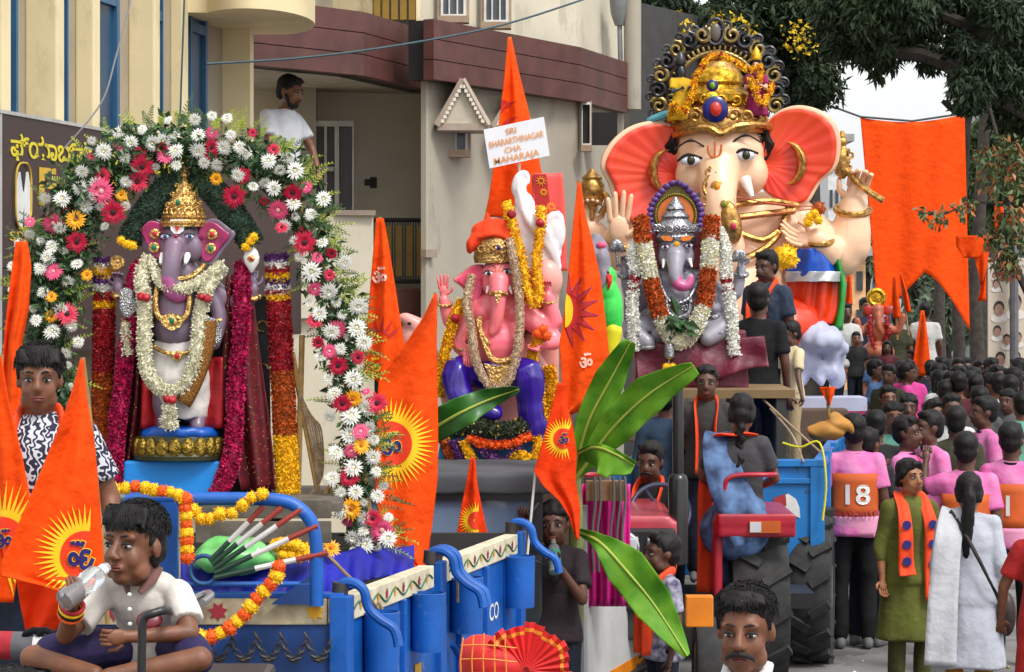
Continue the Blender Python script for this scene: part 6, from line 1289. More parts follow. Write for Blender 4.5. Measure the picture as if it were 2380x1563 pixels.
# ---------------------------------------------------------------- SILVER-GREY IDOL
f = Fr(19.5); K = f.k
gi = thing('silver_idol', f(1570, 800), 'seated silver grey elephant headed idol with maroon ears and purple halo', 'idol')
grey = mat('idol_silvergrey', '#908d99', .4, var=.12, scale=6, coat=.3); mar_in = mat('ear_maroon', '#6e0a1e', .5, var=.3, scale=10); sil = mat('silver_orn', (.3, .3, .32), .3, .85, var=.6, scale=60, bump=.8, bscale=55); pinkh = mat('hand_lilac', '#b487a4', .45, coat=.2)
ganesha(gi, f, grey, mar_in, [(1570, 580, 6, 42, 42, 38), (1545, 598, 18, 18, 24, 18), (1596, 598, 18, 18, 24, 18), (1568, 600, 28, 24, 30, 18), (1570, 655, -4, 60, 42, 36), (1535, 668, 14, 26, 22, 22), (1610, 668, 14, 26, 22, 22), (1570, 725, 10, 66, 58, 52), (1570, 775, 10, 95, 36, 60)],
  [([(1520, 645, -4), (1470, 690, 0), (1452, 630, 8)], [22, 18, 12]), ([(1620, 645, -4), (1700, 690, 0), (1722, 625, 8)], [22, 18, 12]), ([(1620, 660, 4), (1672, 715, 20), (1655, 715, 50)], [22, 18, 13]), ([(1520, 660, 4), (1474, 715, 20), (1470, 668, 50)], [22, 18, 13]), ([(1600, 760, 20), (1680, 755, 40), (1640, 785, 66)], [34, 28, 20]), ([(1540, 760, 20), (1466, 765, 40), (1500, 795, 66)], [34, 28, 20])],
  [((1452, 628, 10), (0, -.1, 1), (1, 0, 0), 52, .8, (0, -1, 0)), ((1722, 622, 10), (0, -.1, 1), (-1, 0, 0), 52, .8, (0, -1, 0)), ((1470, 672, 54), (0, -.1, 1), (-1, 0, 0), 50, .1, (0, -1, 0)), ((1655, 722, 54), (-.2, -.2, 1), (1, 0, 0), 48, .3, (0, -1, 0))],
  ([(1568, 598, 40), (1566, 625, 58), (1566, 648, 66), (1576, 664, 68), (1594, 660, 68), (1600, 644, 68)], [25, 18, 15, 14, 12, 9]),
  [([(1540, 545), (1512, 538), (1488, 552), (1494, 590), (1508, 625), (1538, 622)], (1542, 580), dict(inner=.9)), ([(1600, 545), (1630, 534), (1672, 540), (1690, 560), (1660, 598), (1630, 628), (1604, 620)], (1600, 580), dict(inner=.9))],
  [(1543, 575), (1598, 572)], [(1541, 606, 36, 18, 6, -3), (1600, 604, 36, 18, 6, 5)], .011, eyek=.85, o_eye=42, eyem=mat('iris_violet', '#3a1040', .2))
g = MB(); pr(g, f, [(1567, 640, 64), (1572, 662, 70), (1592, 664, 70), (1601, 646, 69)], [14, 14, 12.5, 9]); blob(g, .009, 2).build('trunk_blush', mat('blush_pink', '#c2568a', .4, coat=.3), gi, angle=180)
lathe_px(gi, f, 'crown', [(48, 0), (50, 10), (44, 18), (47, 30), (40, 42), (30, 52), (33, 58), (25, 68), (20, 72), (23, 76), (12, 92), (3, 104)], 1570, 562, 0, sil, 28, .9)
for i in range(9): a = -PI * (i + .5) / 9; scroll(gi, f, 1570 + 48 * math.cos(a), 532, -44 * math.sin(a), 9, 1 + i, sil, .3, 1 if i < 5 else -1)
for s in (-1, 1): flat_px(gi, f, [(1570 + s * 8, 556), (1570 + s * 20, 549), (1570 + s * 38, 551), (1570 + s * 30, 560), (1570 + s * 14, 562)], 47, mat('brow_orange', '#d8751c', .5), 'crown_panel', 2)
hl = thing('purple_halo', f(1572, 560, -20), 'round purple and gold lotus halo behind the silver crown', 'halo')
g = MB(); V = [f(1572 + 62 * math.cos(a) * (1 if a < 9 else 1), 500 - (62 + 18 * max(0, math.sin(a)) ** 8) * math.sin(a), -24) for a in np.linspace(0, 2 * PI, 40, endpoint=False)]; g.prism(V, (0, 0, 0), (0, .02, 0)); g.build('plate', mat('halo_gold', '#5f5122', .45, .4, var=.4), hl, smooth=False)
g = MB(); V = [f(1572 + 42 * math.cos(a), 500 - 44 * math.sin(a), -23) for a in np.linspace(0, 2 * PI, 30, endpoint=False)]; g.prism(V, (0, -.004, 0), (0, 0, 0)); g.build('plate_centre', mat('halo_orange', '#c96a2a', .5), hl, smooth=False)
for i in range(22): a = -.6 + (PI + 1.2) * i / 21; g = MB(); rr = 60 + 16 * max(0, math.sin(a)) ** 8; g.ell(f(1572 + rr * math.cos(a), 500 - rr * math.sin(a), -20), (9 * K, 5 * K, 7 * K)); g.build('lotus_knob', mat('halo_purple', '#4d2a70', .4, var=.5, scale=30), hl)
for i in range(40): a = -.6 + (PI + 1.2) * i / 39; g = MB(); g.ell(f(1572 + 47 * math.cos(a), 500 - 49 * math.sin(a), -19), 2.6 * K, None, 8, 6); g.build('bead', mat('halo_bead', '#8f8428', .4, .4), hl)
for pts in ([(1530, 640, 20), (1545, 690, 58), (1570, 705, 64), (1600, 690, 58), (1625, 640, 20)], [(1520, 720, 40), (1545, 735, 62), (1572, 740, 66), (1600, 734, 62), (1625, 718, 40)], [(1545, 690, 60), (1548, 725, 66), (1572, 738, 68), (1598, 725, 66), (1600, 690, 60)]): tube_px(gi, f, 'necklace', pts, 5, sil)
for x, y, o, r_ in ((1452, 640, 8, 14), (1722, 638, 8, 14), (1655, 732, 44, 15), (1660, 765, 50, 26), (1675, 758, 44, 28), (1480, 770, 50, 28), (1690, 690, 0, 20), (1500, 800, 60, 22)): bangle(gi, f, x, y, o, r_, sil, 5)
for x, y in ((1558, 715), (1585, 715), (1545, 740), (1600, 738)): scroll(gi, f, x, y, 66, 9, 1, sil, .3, 1 if x < 1572 else -1)
for x, y in ((1432, 572), (1716, 595)): g = MB(); g.ell(f(x - 7, y, 26), (10 * K, 6 * K, 17 * K), rot(0, 25, 0)); g.ell(f(x + 7, y, 26), (10 * K, 6 * K, 17 * K), rot(0, -25, 0)); g.tube([f(x, y + 10, 24), f(x + 2, y + 50, 24)], 4 * K, 7); blob(g, .008, 1).build('axe', sil, gi, angle=180)
g = MB(); g.ell(f(1570, 592, 50), (4 * K, 2 * K, 6 * K)); g.ell(f(1570, 568, 46), (7 * K, 2 * K, 6 * K)); g.build('tilak', mat('tilak_yellow', '#e0a010', .5), gi)
g1 = thing('column_garland', f(1570, 800), 'thick white garland with rust orange sections round the silver idol', 'garland')
petal_rope('strand', g1, [f(*p) for p in ((1488, 505, 30), (1492, 560, 46), (1505, 630, 56), (1518, 690, 70), (1535, 745, 82), (1558, 785, 86), (1585, 790, 86), (1610, 760, 84), (1632, 700, 72), (1642, 630, 58), (1648, 560, 46), (1652, 505, 30))], 18.5 * K, 5600, 7.5 * K, 6 * K, [pcr, mar_r, mar_o, pw], lambda t, r: (1 if r < .8 else 2) if (t < .1 or .235 < t < .385 or .66 < t < .80 or t > .91) else (0 if r < .5 else 3))
g2 = thing('tuberose_garland', f(1690, 820), 'long thin white tuberose strands hanging either side of the silver idol', 'garland')
for P_ in (((1500, 545, 20), (1470, 580, 40), (1474, 640, 52), (1466, 700, 60), (1470, 760, 70), (1468, 815, 74)), ((1668, 535, 16), (1682, 580, 36), (1684, 650, 46), (1694, 710, 60), (1696, 760, 66), (1702, 825, 70))): petal_rope('strand', g2, [f(*p) for p in P_], 11.5 * K, 1700, 8 * K, 6 * K, [pw, rosered], lambda t, r: 1 if .4 < t < .44 or .48 < t < .5 else 0)
lvs = MB(); leaf_mesh(lvs, [(*f(1560, 745, 92), 14 * K), (*f(1580, 752, 92), 14 * K)], 34, 46 * K, 26 * K, .6); tag(lvs.build('betel_leaves', lfg, g1, smooth=False), kind='stuff')
pt = thing('silver_pot', f(1550, 850), 'small silver pot with yellow pompoms hanging below the white garland', 'pot'); lathe_px(pt, f, 'pot', [(0, 0), (8, 0), (12, 4), (12, 30), (10, 34), (8, 33)], 1550, 832, 92, sil, 16)
for x in (1543, 1557): inst('pompom', bl_y, pt, f(x, 850, 92), None, 8 * K)
g = MB(); g.tube([f(1550, 800, 90), f(1550, 832, 92), f(1548, 846, 92)], 1.6 * K, 5); g.build('string', mat('string', (.4, .35, .25)), pt)
mc = thing('maroon_cloth', f(1600, 905), 'maroon satin cloth covering the platform below the silver idol', 'cloth'); mcm = cloth('maroon_satin', '#5e0a26', rough=.5, var=.2)
g = MB(); g.hexa([f(1470, 900, 60), f(1735, 900, 60), f(1735, 900, -80), f(1470, 900, -80), f(1478, 790, 50), f(1730, 768, 50), f(1730, 768, -80), f(1478, 790, -80)]); blob(g, .012, 2, disp=wrinkle(.016, 8)).build('platform_cover', mcm, mc, angle=180)
rows = [[f(1470 + 300 * u + 10 * v, 800 - 20 * u + (90 + 20 * math.sin(u * 5)) * v, 64 + 16 * v + 7 * math.sin(u * 24 + v * 3) * v + 5 * math.sin(u * 9 - v * 5)) for u in np.linspace(0, 1, 60)] for v in np.linspace(0, 1, 14)]; drape('hanging', None, mc, mcm, rows, .005)
# ---------------------------------------------------------------- PINK IDOL
f = Fr(15.6); K = f.k
pk = thing('pink_idol', f(1160, 1000), 'seated pink elephant headed idol with orange turban and purple dhoti', 'idol')
pink = mat('idol_pink', '#e8667a', .4, var=.1, scale=5, coat=.3, col2='#ee7f80'); hotp = mat('ear_hotpink', '#e0476e', .45, var=.25, scale=10, coat=.2); pgold = gold('pink_gold', '#c7a062', 60, .3, .7)
ganesha(pk, f, pink, hotp, [(1160, 640, 6, 42, 44, 38), (1138, 662, 18, 18, 24, 18), (1184, 660, 18, 18, 24, 18), (1160, 660, 30, 25, 30, 18), (1155, 720, -4, 66, 44, 36), (1122, 730, 14, 26, 24, 22), (1190, 730, 14, 26, 24, 22), (1155, 800, 12, 66, 60, 54)],
  [([(1105, 710, -4), (1054, 756, 0), (1032, 698, 8)], [23, 19, 13]), ([(1205, 710, -4), (1284, 760, 0), (1272, 690, 8)], [24, 24, 15]), ([(1105, 730, 4), (1064, 790, 14), (1082, 818, 46)], [22, 19, 14]), ([(1205, 730, 4), (1290, 790, 10), (1250, 800, 50)], [24, 20, 13])],
  [((1032, 692, 10), (-.05, -.1, 1), (-1, 0, 0), 58, .08, (0, -1, 0)), ((1272, 684, 10), (-.05, -.15, 1), (1, 0, 0), 52, .9, (0, -1, 0)), ((1082, 820, 50), (.15, -.5, -.35), (-1, 0, .2), 50, .9, (0, .3, -1)), ((1252, 802, 54), (-.3, -.5, -.3), (1, 0, 0), 48, .45, (0, -.4, 1))],
  ([(1160, 655, 40), (1158, 690, 58), (1156, 725, 62), (1152, 755, 60), (1144, 772, 62)], [26, 20, 17, 15, 10]),
  [([(1124, 616), (1098, 618), (1068, 640), (1056, 652), (1078, 672), (1092, 705), (1118, 690)], (1126, 655), dict(inner=.9)), ([(1198, 616), (1222, 620), (1250, 640), (1258, 655), (1240, 676), (1226, 702), (1202, 690)], (1194, 655), dict(inner=.9))],
  [(1136, 636), (1178, 632)], [(1136, 668, 36, 14, 6, -5), (1182, 666, 36, 18, 6, 8)], .009, eyek=.95, o_eye=42)
lathe_px(pk, f, 'crown', [(47, 0), (50, 12), (46, 30), (50, 48), (42, 66), (30, 76), (0, 80)], 1150, 612, 0, pgold, 28, .9)
for i in range(9): a = -PI * (i + .5) / 9; scroll(pk, f, 1150 + 48 * math.cos(a), 578, -46 * math.sin(a), 11, 1 + i, pgold, .3, 1 if i < 5 else -1)
gem(pk, f, 1160, 577, 48, 6, mat('gem_violet', '#2a1478', .2), pgold); gem(pk, f, 1095, 642, 28, 5, pgold)
b = MB(); el(b, f, 1150, 548, 0, 46, 26, 40); el(b, f, 1128, 540, 10, 34, 26, 30); el(b, f, 1170, 535, 10, 30, 22, 26); pr(b, f, [(1115, 550, 20), (1098, 568, 26), (1090, 584, 26)], [18, 16, 7]); pr(b, f, [(1132, 500, 0), (1134, 520, 10)], [7, 9])
for i in range(7): pr(b, f, [(1105 + i * 3, 560 - i * 6, 34 - i * 2), (1140, 545 - i * 5, 46 - i * 3), (1190, 556 - i * 6, 30 - i * 2)], [5, 7, 5])
blob(b, .009, 2, disp=wrinkle(.008, 25)).build('turban', cloth('turban_orange', '#dd3a08'), pk, angle=180)
tube_px(pk, f, 'tusk_band', [(1140, 684, 66), (1158, 680, 82), (1178, 684, 68)], 5, pgold); flat_px(pk, f, [(1150, 684), (1166, 684), (1160, 704), (1156, 704)], 84, pgold, 'tusk_drop', 3)
g = MB(); el(g, f, 1160, 648, 56, 5, 5, 3); g.build('bindi', rosered, pk); g = MB()
for s in (-1, 0, 1): g.tube(smoothpath([f(1160 + s * 8, 626 - abs(s) * 3, 48), f(1160 + s * 7, 634, 50), f(1160, 638, 52)], 3), 1.3 * K, 5)
g.build('tilak', tk, pk)
tube_px(pk, f, 'necklace', [(1112, 742, 40), (1120, 780, 62), (1140, 828, 72), (1165, 838, 74), (1195, 826, 70), (1206, 780, 58)], 8, pgold); tube_px(pk, f, 'necklace', [(1115, 738, 40), (1118, 770, 62), (1128, 790, 68), (1138, 800, 72)], 6, pgold)
for x, y, o, r_ in ((1034, 706, 8, 16), (1272, 700, 8, 17), (1078, 808, 40, 16), (1250, 800, 44, 14)): bangle(pk, f, x, y, o, r_, pgold, 3.5)
puv = mat('satin_purple', '#2c0f86', .28, var=.25, scale=8, coat=.3); b = MB()
el(b, f, 1150, 868, 10, 74, 44, 56); pr(b, f, [(1120, 870, 20), (1062, 862, 50), (1072, 920, 70), (1105, 958, 60)], [36, 34, 30, 22]); pr(b, f, [(1195, 870, 20), (1225, 868, 66), (1232, 930, 60), (1240, 985, 55)], [36, 38, 32, 34]); pr(b, f, [(1090, 940, 62), (1150, 958, 74)], [24, 20])
blob(b, .01, 3, disp=wrinkle(.012, 14)).build('dhoti', puv, pk, angle=180)
flat_px(pk, f, [(1125, 842), (1155, 848), (1190, 842), (1178, 880), (1158, 898), (1140, 880)], 76, pgold, 'belt_plate', 8)
pg1 = thing('bead_garland', f(1160, 905), 'cream beaded garland looping over the pink idol belly', 'garland')
petal_rope('strand', pg1, [f(*p) for p in ((1098, 640, 20), (1086, 700, 50), (1096, 760, 70), (1106, 830, 86), (1130, 885, 92), (1158, 900, 92), (1188, 870, 90), (1204, 800, 80), (1208, 720, 66), (1200, 640, 56), (1190, 585, 50), (1184, 556, 40))], 9.5 * K, 4200, 4 * K, 4.5 * K, [mat('bead_cream', '#c2a98c', .6, var=.15, scale=40)], out=1.6)
pg2 = thing('marigold_rope', f(1240, 980), 'yellow marigold ropes hanging around the pink idol and its throne', 'garland')
for P_ in (((1075, 700, 20), (1055, 745, 40), (1040, 800, 44), (1028, 860, 44), (1020, 920, 40)), ((1176, 470, 10), (1192, 530, 30), (1212, 600, 40), (1222, 660, 46), (1238, 708, 50), (1252, 680, 46), (1246, 600, 36), (1256, 540, 20), (1258, 480, 0)), ((1262, 770, 50), (1236, 830, 60), (1250, 900, 64), (1262, 975, 64)), ((1275, 850, 50), (1282, 900, 56), (1276, 960, 56))):
    petal_rope('strand', pg2, [f(*p) for p in P_], 11 * K, 1500, 7 * K, 6 * K, [mar_y, mat('marigold_amber', '#d98a06', .7)], lambda t, r: 0 if r < .6 else 1)
for x, y in ((1188, 500), (1254, 520), (1212, 690), (1060, 740)): g = MB(); g.ell(f(x, y, 50), 11 * K); blob(g, .007, 1, disp=wrinkle(.008, 50)).build('rose', rosered, pg2, angle=180)
for x, y in ((1250, 775), (1270, 780), (1262, 765)): inst('marigold', bl_o, pg2, f(x, y, 66), None, 11 * K)
# white feathered throne back
wt = thing('swan_throne', f(1240, 640, -30), 'white carved feather plume of the throne behind the pink idol', 'throne'); wpl = mat('throne_white', (.72, .71, .74), .45, var=.05, bump=.15, bscale=20); b = MB()
for i in range(12):
    t = i / 11; pr(b, f, [(1205 + 6 * t, 412 + 22 * t, -30), (1206 + 22 * t, 470 + 20 * t, -22), (1240 + 34 * t, 530 + 12 * t, -16 + 4 * math.sin(i * 2)), (1295 - 10 * t, 590 + 40 * t, -26)], [7, 10, 12, 8])
[el(b, f, x, y, -24, rx, ry, 13) for x, y, rx, ry in ((1210, 446, 15, 36), (1222, 490, 24, 44), (1240, 535, 38, 48), (1262, 580, 46, 52))]
for i in range(9): pr(b, f, [(1204 + 4 * i, 440 + 9 * i, -12), (1222 + 8 * i, 505 + 7 * i, -8), (1262 + 5 * i, 560 + 8 * i, -8), (1296 - i, 610 + 4 * i, -16)], [2, 4, 4, 2])
pr(b, f, [(1215, 470, -30), (1200, 440, -30), (1206, 412, -30), (1222, 404, -30), (1228, 424, -30)], [12, 12, 11, 9, 5]); el(b, f, 1288, 540, -22, 28, 50, 16); el(b, f, 1240, 590, -26, 56, 66, 16); el(b, f, 1215, 500, -26, 22, 60, 14); pr(b, f, [(1270, 520, -20), (1296, 500, -20), (1306, 530, -20)], [10, 12, 8])
blob(b, .009, 2).build('plume', wpl, wt, angle=180); g = MB(); g.hexa([f(1060, 1000, -40), f(1300, 1000, -40), f(1300, 1000, -60), f(1060, 1000, -60), f(1080, 640, -40), f(1300, 600, -40), f(1300, 600, -60), f(1080, 640, -60)]); blob(g, .02, 3).build('back', mat('throne_peach', '#d98c80', .5), wt, angle=180)
b = MB(); el(b, f, 968, 785, -20, 46, 40, 30); pr(b, f, [(985, 770, -10), (945, 742, -6), (932, 738, -4)], [26, 15, 9]); el(b, f, 990, 850, -20, 34, 60, 30); blob(b, .012, 3).build('armrest_animal', mat('throne_animal', '#dd9a90', .45, coat=.2), wt, angle=180); b = MB(); el(b, f, 1050, 900, -6, 30, 70, 30); el(b, f, 1270, 650, -16, 40, 50, 30); el(b, f, 1160, 860, -40, 120, 60, 20); pr(b, f, [(1270, 650, -20), (1260, 760, -40), (1200, 840, -40)], [34, 30, 30]); blob(b, .014, 3).build('seat', MATS['throne_animal'], wt, angle=180)
for x, y in ((952, 752),): g = MB(); el(g, f, x, y, 12, 5, 4, 3); g.build('animal_eye', iris, wt)
pb = thing('prayer_banner', f(1275, 600, -40), 'pink red printed cloth banner behind the white plume', 'banner'); rows = [[f(1236 + (72 if v < .95 else 74) * u + 2 * math.sin(v * 4) + 12 * v * u, 402 - 2 * u + 230 * v, -44 + 4 * math.sin(u * 6 + v * 3)) for u in np.linspace(0, 1, 12)] for v in np.linspace(0, 1, 20)]; drape('cloth', None, pb, mat('banner_coral', '#e2504a', .6, var=.1), rows, .004)
flat_px(pb, f, [(1238, 404), (1270, 404), (1278, 468), (1262, 478), (1246, 470)], -38, mat('banner_red', '#a81612', .6), 'red_panel', 1.5)
for x, y, r_ in ((1258, 420, 10), (1264, 446, 8), (1282, 480, 10)): g = MB(); g.torus(f(x, y, -35), r_ * .6 * K, 1.4 * K, rot(90, 0, 0), 16, 5); [g.tube([f(x + r_ * .6 * math.cos(a), y - r_ * .6 * math.sin(a), -35), f(x + r_ * 1.2 * math.cos(a), y - r_ * 1.2 * math.sin(a), -35)], 1.1 * K, 4) for a in np.linspace(0, 2 * PI, 10, endpoint=False)]; g.build('sun_print', mat('print_gold', '#d98a10', .6), pb)
# base with flower swags
bs = thing('flower_plinth', f(1150, 1080), 'low blue base hung with orange, yellow and purple flower swags under the pink idol', 'base')
g = MB(); g.hexa([f(1015, 1085, 60), f(1275, 1085, 60), f(1275, 1085, -60), f(1015, 1085, -60), f(1030, 992, 50), f(1262, 992, 50), f(1262, 992, -60), f(1030, 992, -60)]); g.build('plinth', mat('base_blue', '#2a6fa8', .6), bs, smooth=False, bevel=.01)
petal_rope('moss', bs, [f(*p) for p in ((1040, 1000, 50), (1100, 985, 76), (1160, 995, 84), (1220, 985, 76), (1255, 990, 50))], 16 * K, 1500, 10 * K, 5 * K, [mat('moss_dark', (.03, .045, .02), .8), pcr, mar_y], lambda t, r: 0 if r < .9 else (1 if r < .95 else 2))
for P_, m in ((((1090, 1012, 80), (1130, 1028, 88), (1190, 1026, 90), (1235, 1008, 84)), mar_o), (((1078, 1020, 76), (1090, 1050, 82), (1108, 1075, 82)), mar_y), (((1120, 1036, 86), (1150, 1062, 90), (1185, 1062, 90), (1210, 1035, 88)), purp), (((1240, 1000, 70), (1250, 1030, 74), (1238, 1075, 78)), mar_y), (((1032, 1020, 66), (1044, 1050, 70), (1056, 1070, 72)), mar_r), (((1056, 1020, 70), (1068, 1050, 76), (1084, 1074, 78)), purp), (((1185, 1070, 90), (1205, 1050, 92), (1228, 1062, 90)), mar_y)):
    petal_rope('swag', bs, [f(*p) for p in P_], 8.5 * K, 420, 7 * K, 6 * K, [m])
# parrot and grey elephant head between the flags
f = Fr(16.4); K = f.k; pr_ = thing('parrot_figure', f(1415, 860), 'bright green parrot figure with red beak and yellow tail', 'figure'); b = MB()
el(b, f, 1412, 645, 0, 22, 27, 22); el(b, f, 1418, 715, 0, 30, 60, 28); el(b, f, 1414, 680, 4, 24, 34, 24); el(b, f, 1432, 730, 4, 16, 50, 20); blob(b, .01, 3).build('body', mat('parrot_green', '#37c94a', .5, var=.15, scale=12), pr_, angle=180)
b = MB(); pr(b, f, [(1425, 770, 6), (1418, 810, 6), (1412, 855, 4)], [22, 20, 12]); blob(b, .01, 2).build('tail', mat('parrot_yellow', '#d8d20c', .5), pr_, angle=180)
g = MB(); g.tube(smoothpath([f(1414, 644, 20), f(1416, 656, 30), f(1412, 674, 28)], 3), [9 * K, 8 * K, 6 * K, 6 * K, 4 * K, 3 * K, 1 * K], 8); g.build('beak', mat('parrot_red', '#c31a12', .4), pr_); g = MB(); el(g, f, 1412, 634, 20, 4, 4, 3); g.build('eye', mat('parrot_eye', (.1, .02, .01), .3), pr_)
eh = thing('elephant_figure', f(1385, 700, -20), 'wrinkled grey elephant head figure with pink eye beside the parrot', 'figure'); b = MB(); el(b, f, 1385, 590, -20, 30, 48, 30); pr(b, f, [(1395, 600, 0), (1400, 650, 6), (1380, 690, 6)], [24, 20, 14]); el(b, f, 1380, 740, -20, 30, 90, 26); blob(b, .011, 2, disp=wrinkle(.01, 24)).build('body', mat('elephant_grey', '#7d7784', .6, var=.2, scale=10), eh, angle=180)
g = MB(); el(g, f, 1398, 570, 8, 12, 8, 6); g.build('eye_patch', mat('eye_pink', '#d9547a', .5), eh)
# ================================================================ RICKSHAW, TRACTOR, SECOND TRAILER
tyre = mat('tyre_rubber', (.026, .026, .026), .85, var=.3, scale=12, bump=.3, bscale=60); rim = mat('rim_grey', (.3, .3, .3), .45, .3); tred = mat('tractor_red', '#a3142a', .35, var=.12, coat=.4); wht = mat('truck_white', '#b9bab8', .45, var=.1, scale=4, wear='#7d766c', wscale=12, wcut=.64); canvas = mat('canvas_grey', '#4b4c50', .8, var=.12, scale=4, bump=.2, bscale=60); blackp = mat('black_paint', (.015, .015, .017), .35)
def P3(x, y, d): return PD(x, y, d)
def wheel(root, c, r, wd, lug=0, name='wheel', ang=0):
    R = Matrix.Rotation(math.radians(ang), 3, 'Z') @ rot(0, 90, 0); g = MB(); h_ = wd / 2
    g.lathe([(r * .55, -h_ * .8), (r * .62, -h_), (r * .93, -h_ * .95), (r, -h_ * .6), (r, h_ * .6), (r * .93, h_ * .95), (r * .62, h_), (r * .55, h_ * .8)], c, 36, R); o = g.build(name, tyre, root)
    g = MB(); g.lathe([(0, -h_ * .3), (r * .3, -h_ * .35), (r * .5, -h_ * .8), (r * .6, -h_ * .9), (r * .6, h_ * .9), (r * .5, h_ * .8), (r * .3, h_ * .35), (0, h_ * .3)], c, 28, R); g.build('rim', rim, o)
    for i in range(lug):
        for s in (-1, 1):
            a = 2 * PI * (i + (.5 if s > 0 else 0)) / lug; g = MB(); p = R @ Vector((r * 1.0 * math.cos(a), r * 1.0 * math.sin(a), s * h_ * .48)); g.box((0, 0, 0), (r * .09, r * .11, h_ * 1.05), rot(s * 32, 0, 0))
            me = g.mesh('tread_lug'); me.materials.append(tyre); inst('tread_lug', me, o, Vector(c) + p, (R @ Matrix.Rotation(a, 3, 'Z')).to_euler())
    return o
# ---- goods rickshaw
rk = thing('goods_rickshaw', Vector((-.3, 15, 0)), 'three wheeled goods rickshaw with grey canvas cab roof and white bed', 'rickshaw')
b = MB(); b.box((-.36, 14.85, 1.63), (1.15, 1.25, .07)); b.box((-.36, 14.3, 1.6), (1.17, .14, .1)); blob(b, .014, 3, disp=wrinkle(.012, 5)).build('canvas_roof', canvas, rk, angle=180)
g = MB(); g.box((-.36, 14.32, .85), (1.06, .1, .78)); g.build('cab_front', mat('cab_dark', (.03, .035, .04), .4), rk, smooth=False, bevel=.02)
g = MB(); g.box((-.36, 14.3, 1.39), (.98, .03, .26)); g.build('windscreen', mat('windscreen', '#65748c', .08, var=.25, scale=1.6, spec=.8), rk, smooth=False)
g = MB(); g.box((-.36, 14.29, 1.545), (1.06, .06, .07)); [g.box((x, 14.3, 1.39), (.06, .07, .34)) for x in (-.88, .14)]; g.box((-.36, 14.29, 1.25), (1.06, .06, .03)); g.build('windscreen_frame', blackp, rk, smooth=False)
g = MB(); g.box((-.36, 15.45, 1.05), (1.06, .05, 1.15)); g.build('cab_back', mat('cab_inside', (.02, .02, .022), .8), rk, smooth=False)
g = MB(); g.tube(smoothpath([PD(1232, 1150, 14.35), PD(1226, 1230, 14.3), PD(1212, 1350, 14.25), PD(1204, 1420, 14.25)], 4), .016, 8); g.build('cab_pillar', mat('pillar_grey', (.1, .11, .13), .4), rk)
g = MB(); g.tube([PD(1250, 1170, 14.25), PD(1236, 1190, 14.2), PD(1222, 1330, 14.2)], .012, 8); g.ell(PD(1290, 1330, 14.2), (.05, .03, .06)); g.tube([PD(1236, 1300, 14.2), PD(1285, 1325, 14.2)], .006, 6); g.build('mirror', blackp, rk)
A_, B_ = Vector((PD(1362, 0, 14.7).x, 14.7, 0)), Vector((PD(1545, 0, 16.6).x, 16.6, 0)); U_ = (B_ - A_).normalized(); N_ = Vector((U_.y, -U_.x, 0)); Lb = (B_ - A_).length
def RB(s, o, z): return A_ + U_ * s + N_ * o + Vector((0, 0, z))
g = MB(); slab(g, RB, 0, Lb, .32, .86, -.04, 0); g.build('bed_side', wht, rk, smooth=False, bevel=.008)
g = MB(); slab(g, RB, 0, Lb, .36, .43, 0, .004); g.build('orange_stripe', mat('stripe_orange', '#d1790d', .5), rk, smooth=False)
for z in (1.0,): g = MB(); slab(g, RB, 0, Lb, z, z + .04, -.03, .0); g.build('bed_rail', wht, rk, smooth=False)
for s in (0.02, .28, .8, 1.4, Lb - .03): g = MB(); slab(g, RB, s - .02, s + .02, .86, 1.04, -.034, .004); g.build('rail_post', wht, rk, smooth=False)
g = MB(); slab(g, RB, -.07, 0, .2, 1.45, -.06, .01); g.build('corner_post', mat('post_grey', (.32, .33, .34), .5), rk, smooth=False, bevel=.005)
g = MB(); p = RB(0, 0, 0); g.hexa([p + Vector((-1.2, 0, .3)), p + Vector((0, 0, .3)), RB(Lb, 0, .3), RB(Lb, 0, .3) + Vector((-1.2, 0, 0)), p + Vector((-1.2, 0, .42)), p + Vector((0, 0, .42)), RB(Lb, 0, .42), RB(Lb, 0, .42) + Vector((-1.2, 0, 0))]); g.build('bed_floor', blackp, rk, smooth=False)
g = MB(); b0 = PD(1150, 1090, 15.6); g.box((b0.x, 15.75, (.42 + 1.58) / 2), (1.05, .9, 1.16)); g.build('idol_stand', mat('stand_brown', (.08, .05, .035), .8), rk, smooth=False)
wheel(rk, (.35, 15.9, .24), .24, .13); wheel(rk, (-.95, 15.9, .24), .24, .13); wheel(rk, (-.36, 14.4, .24), .24, .12)
g = MB(); p, q = PD(1362, 1165, 14.6), PD(1452, 1118, 14.6); g.box(((p.x + q.x) / 2, 14.62, (p.z + q.z) / 2), (q.x - p.x, .06, q.z - p.z)); wb = g.build('wood_beam', mat('beam_wood', '#7d5a3e', .8, var=.25, scale=8), rk, smooth=False, bevel=.004)
for x in (1382, 1394, 1425, 1440, 1452): g = MB(); g.tube(smoothpath([PD(x, 1108, 14.56), PD(x + 2, 1165, 14.56), PD(x - 6, 1240, 14.58), PD(x - 2, 1330, 14.6)], 4), .008, 6); g.build('lashing', mat('grey_rope', (.12, .11, .1), .9), rk)
pkc = thing('pink_cloth', PD(1410, 1400, 14.75), 'hot pink cloth hanging behind the wooden beam of the rickshaw bed', 'cloth'); rows = [[PD(1352 + 112 * u, 1125 + 285 * v, 14.78 + .03 * math.sin(u * 20 + v) + .02 * math.sin(u * 43)) for u in np.linspace(0, 1, 50)] for v in np.linspace(0, 1, 14)]; drape('drape', None, pkc, cloth('pink_satin', '#c2157f', rough=.55), rows)
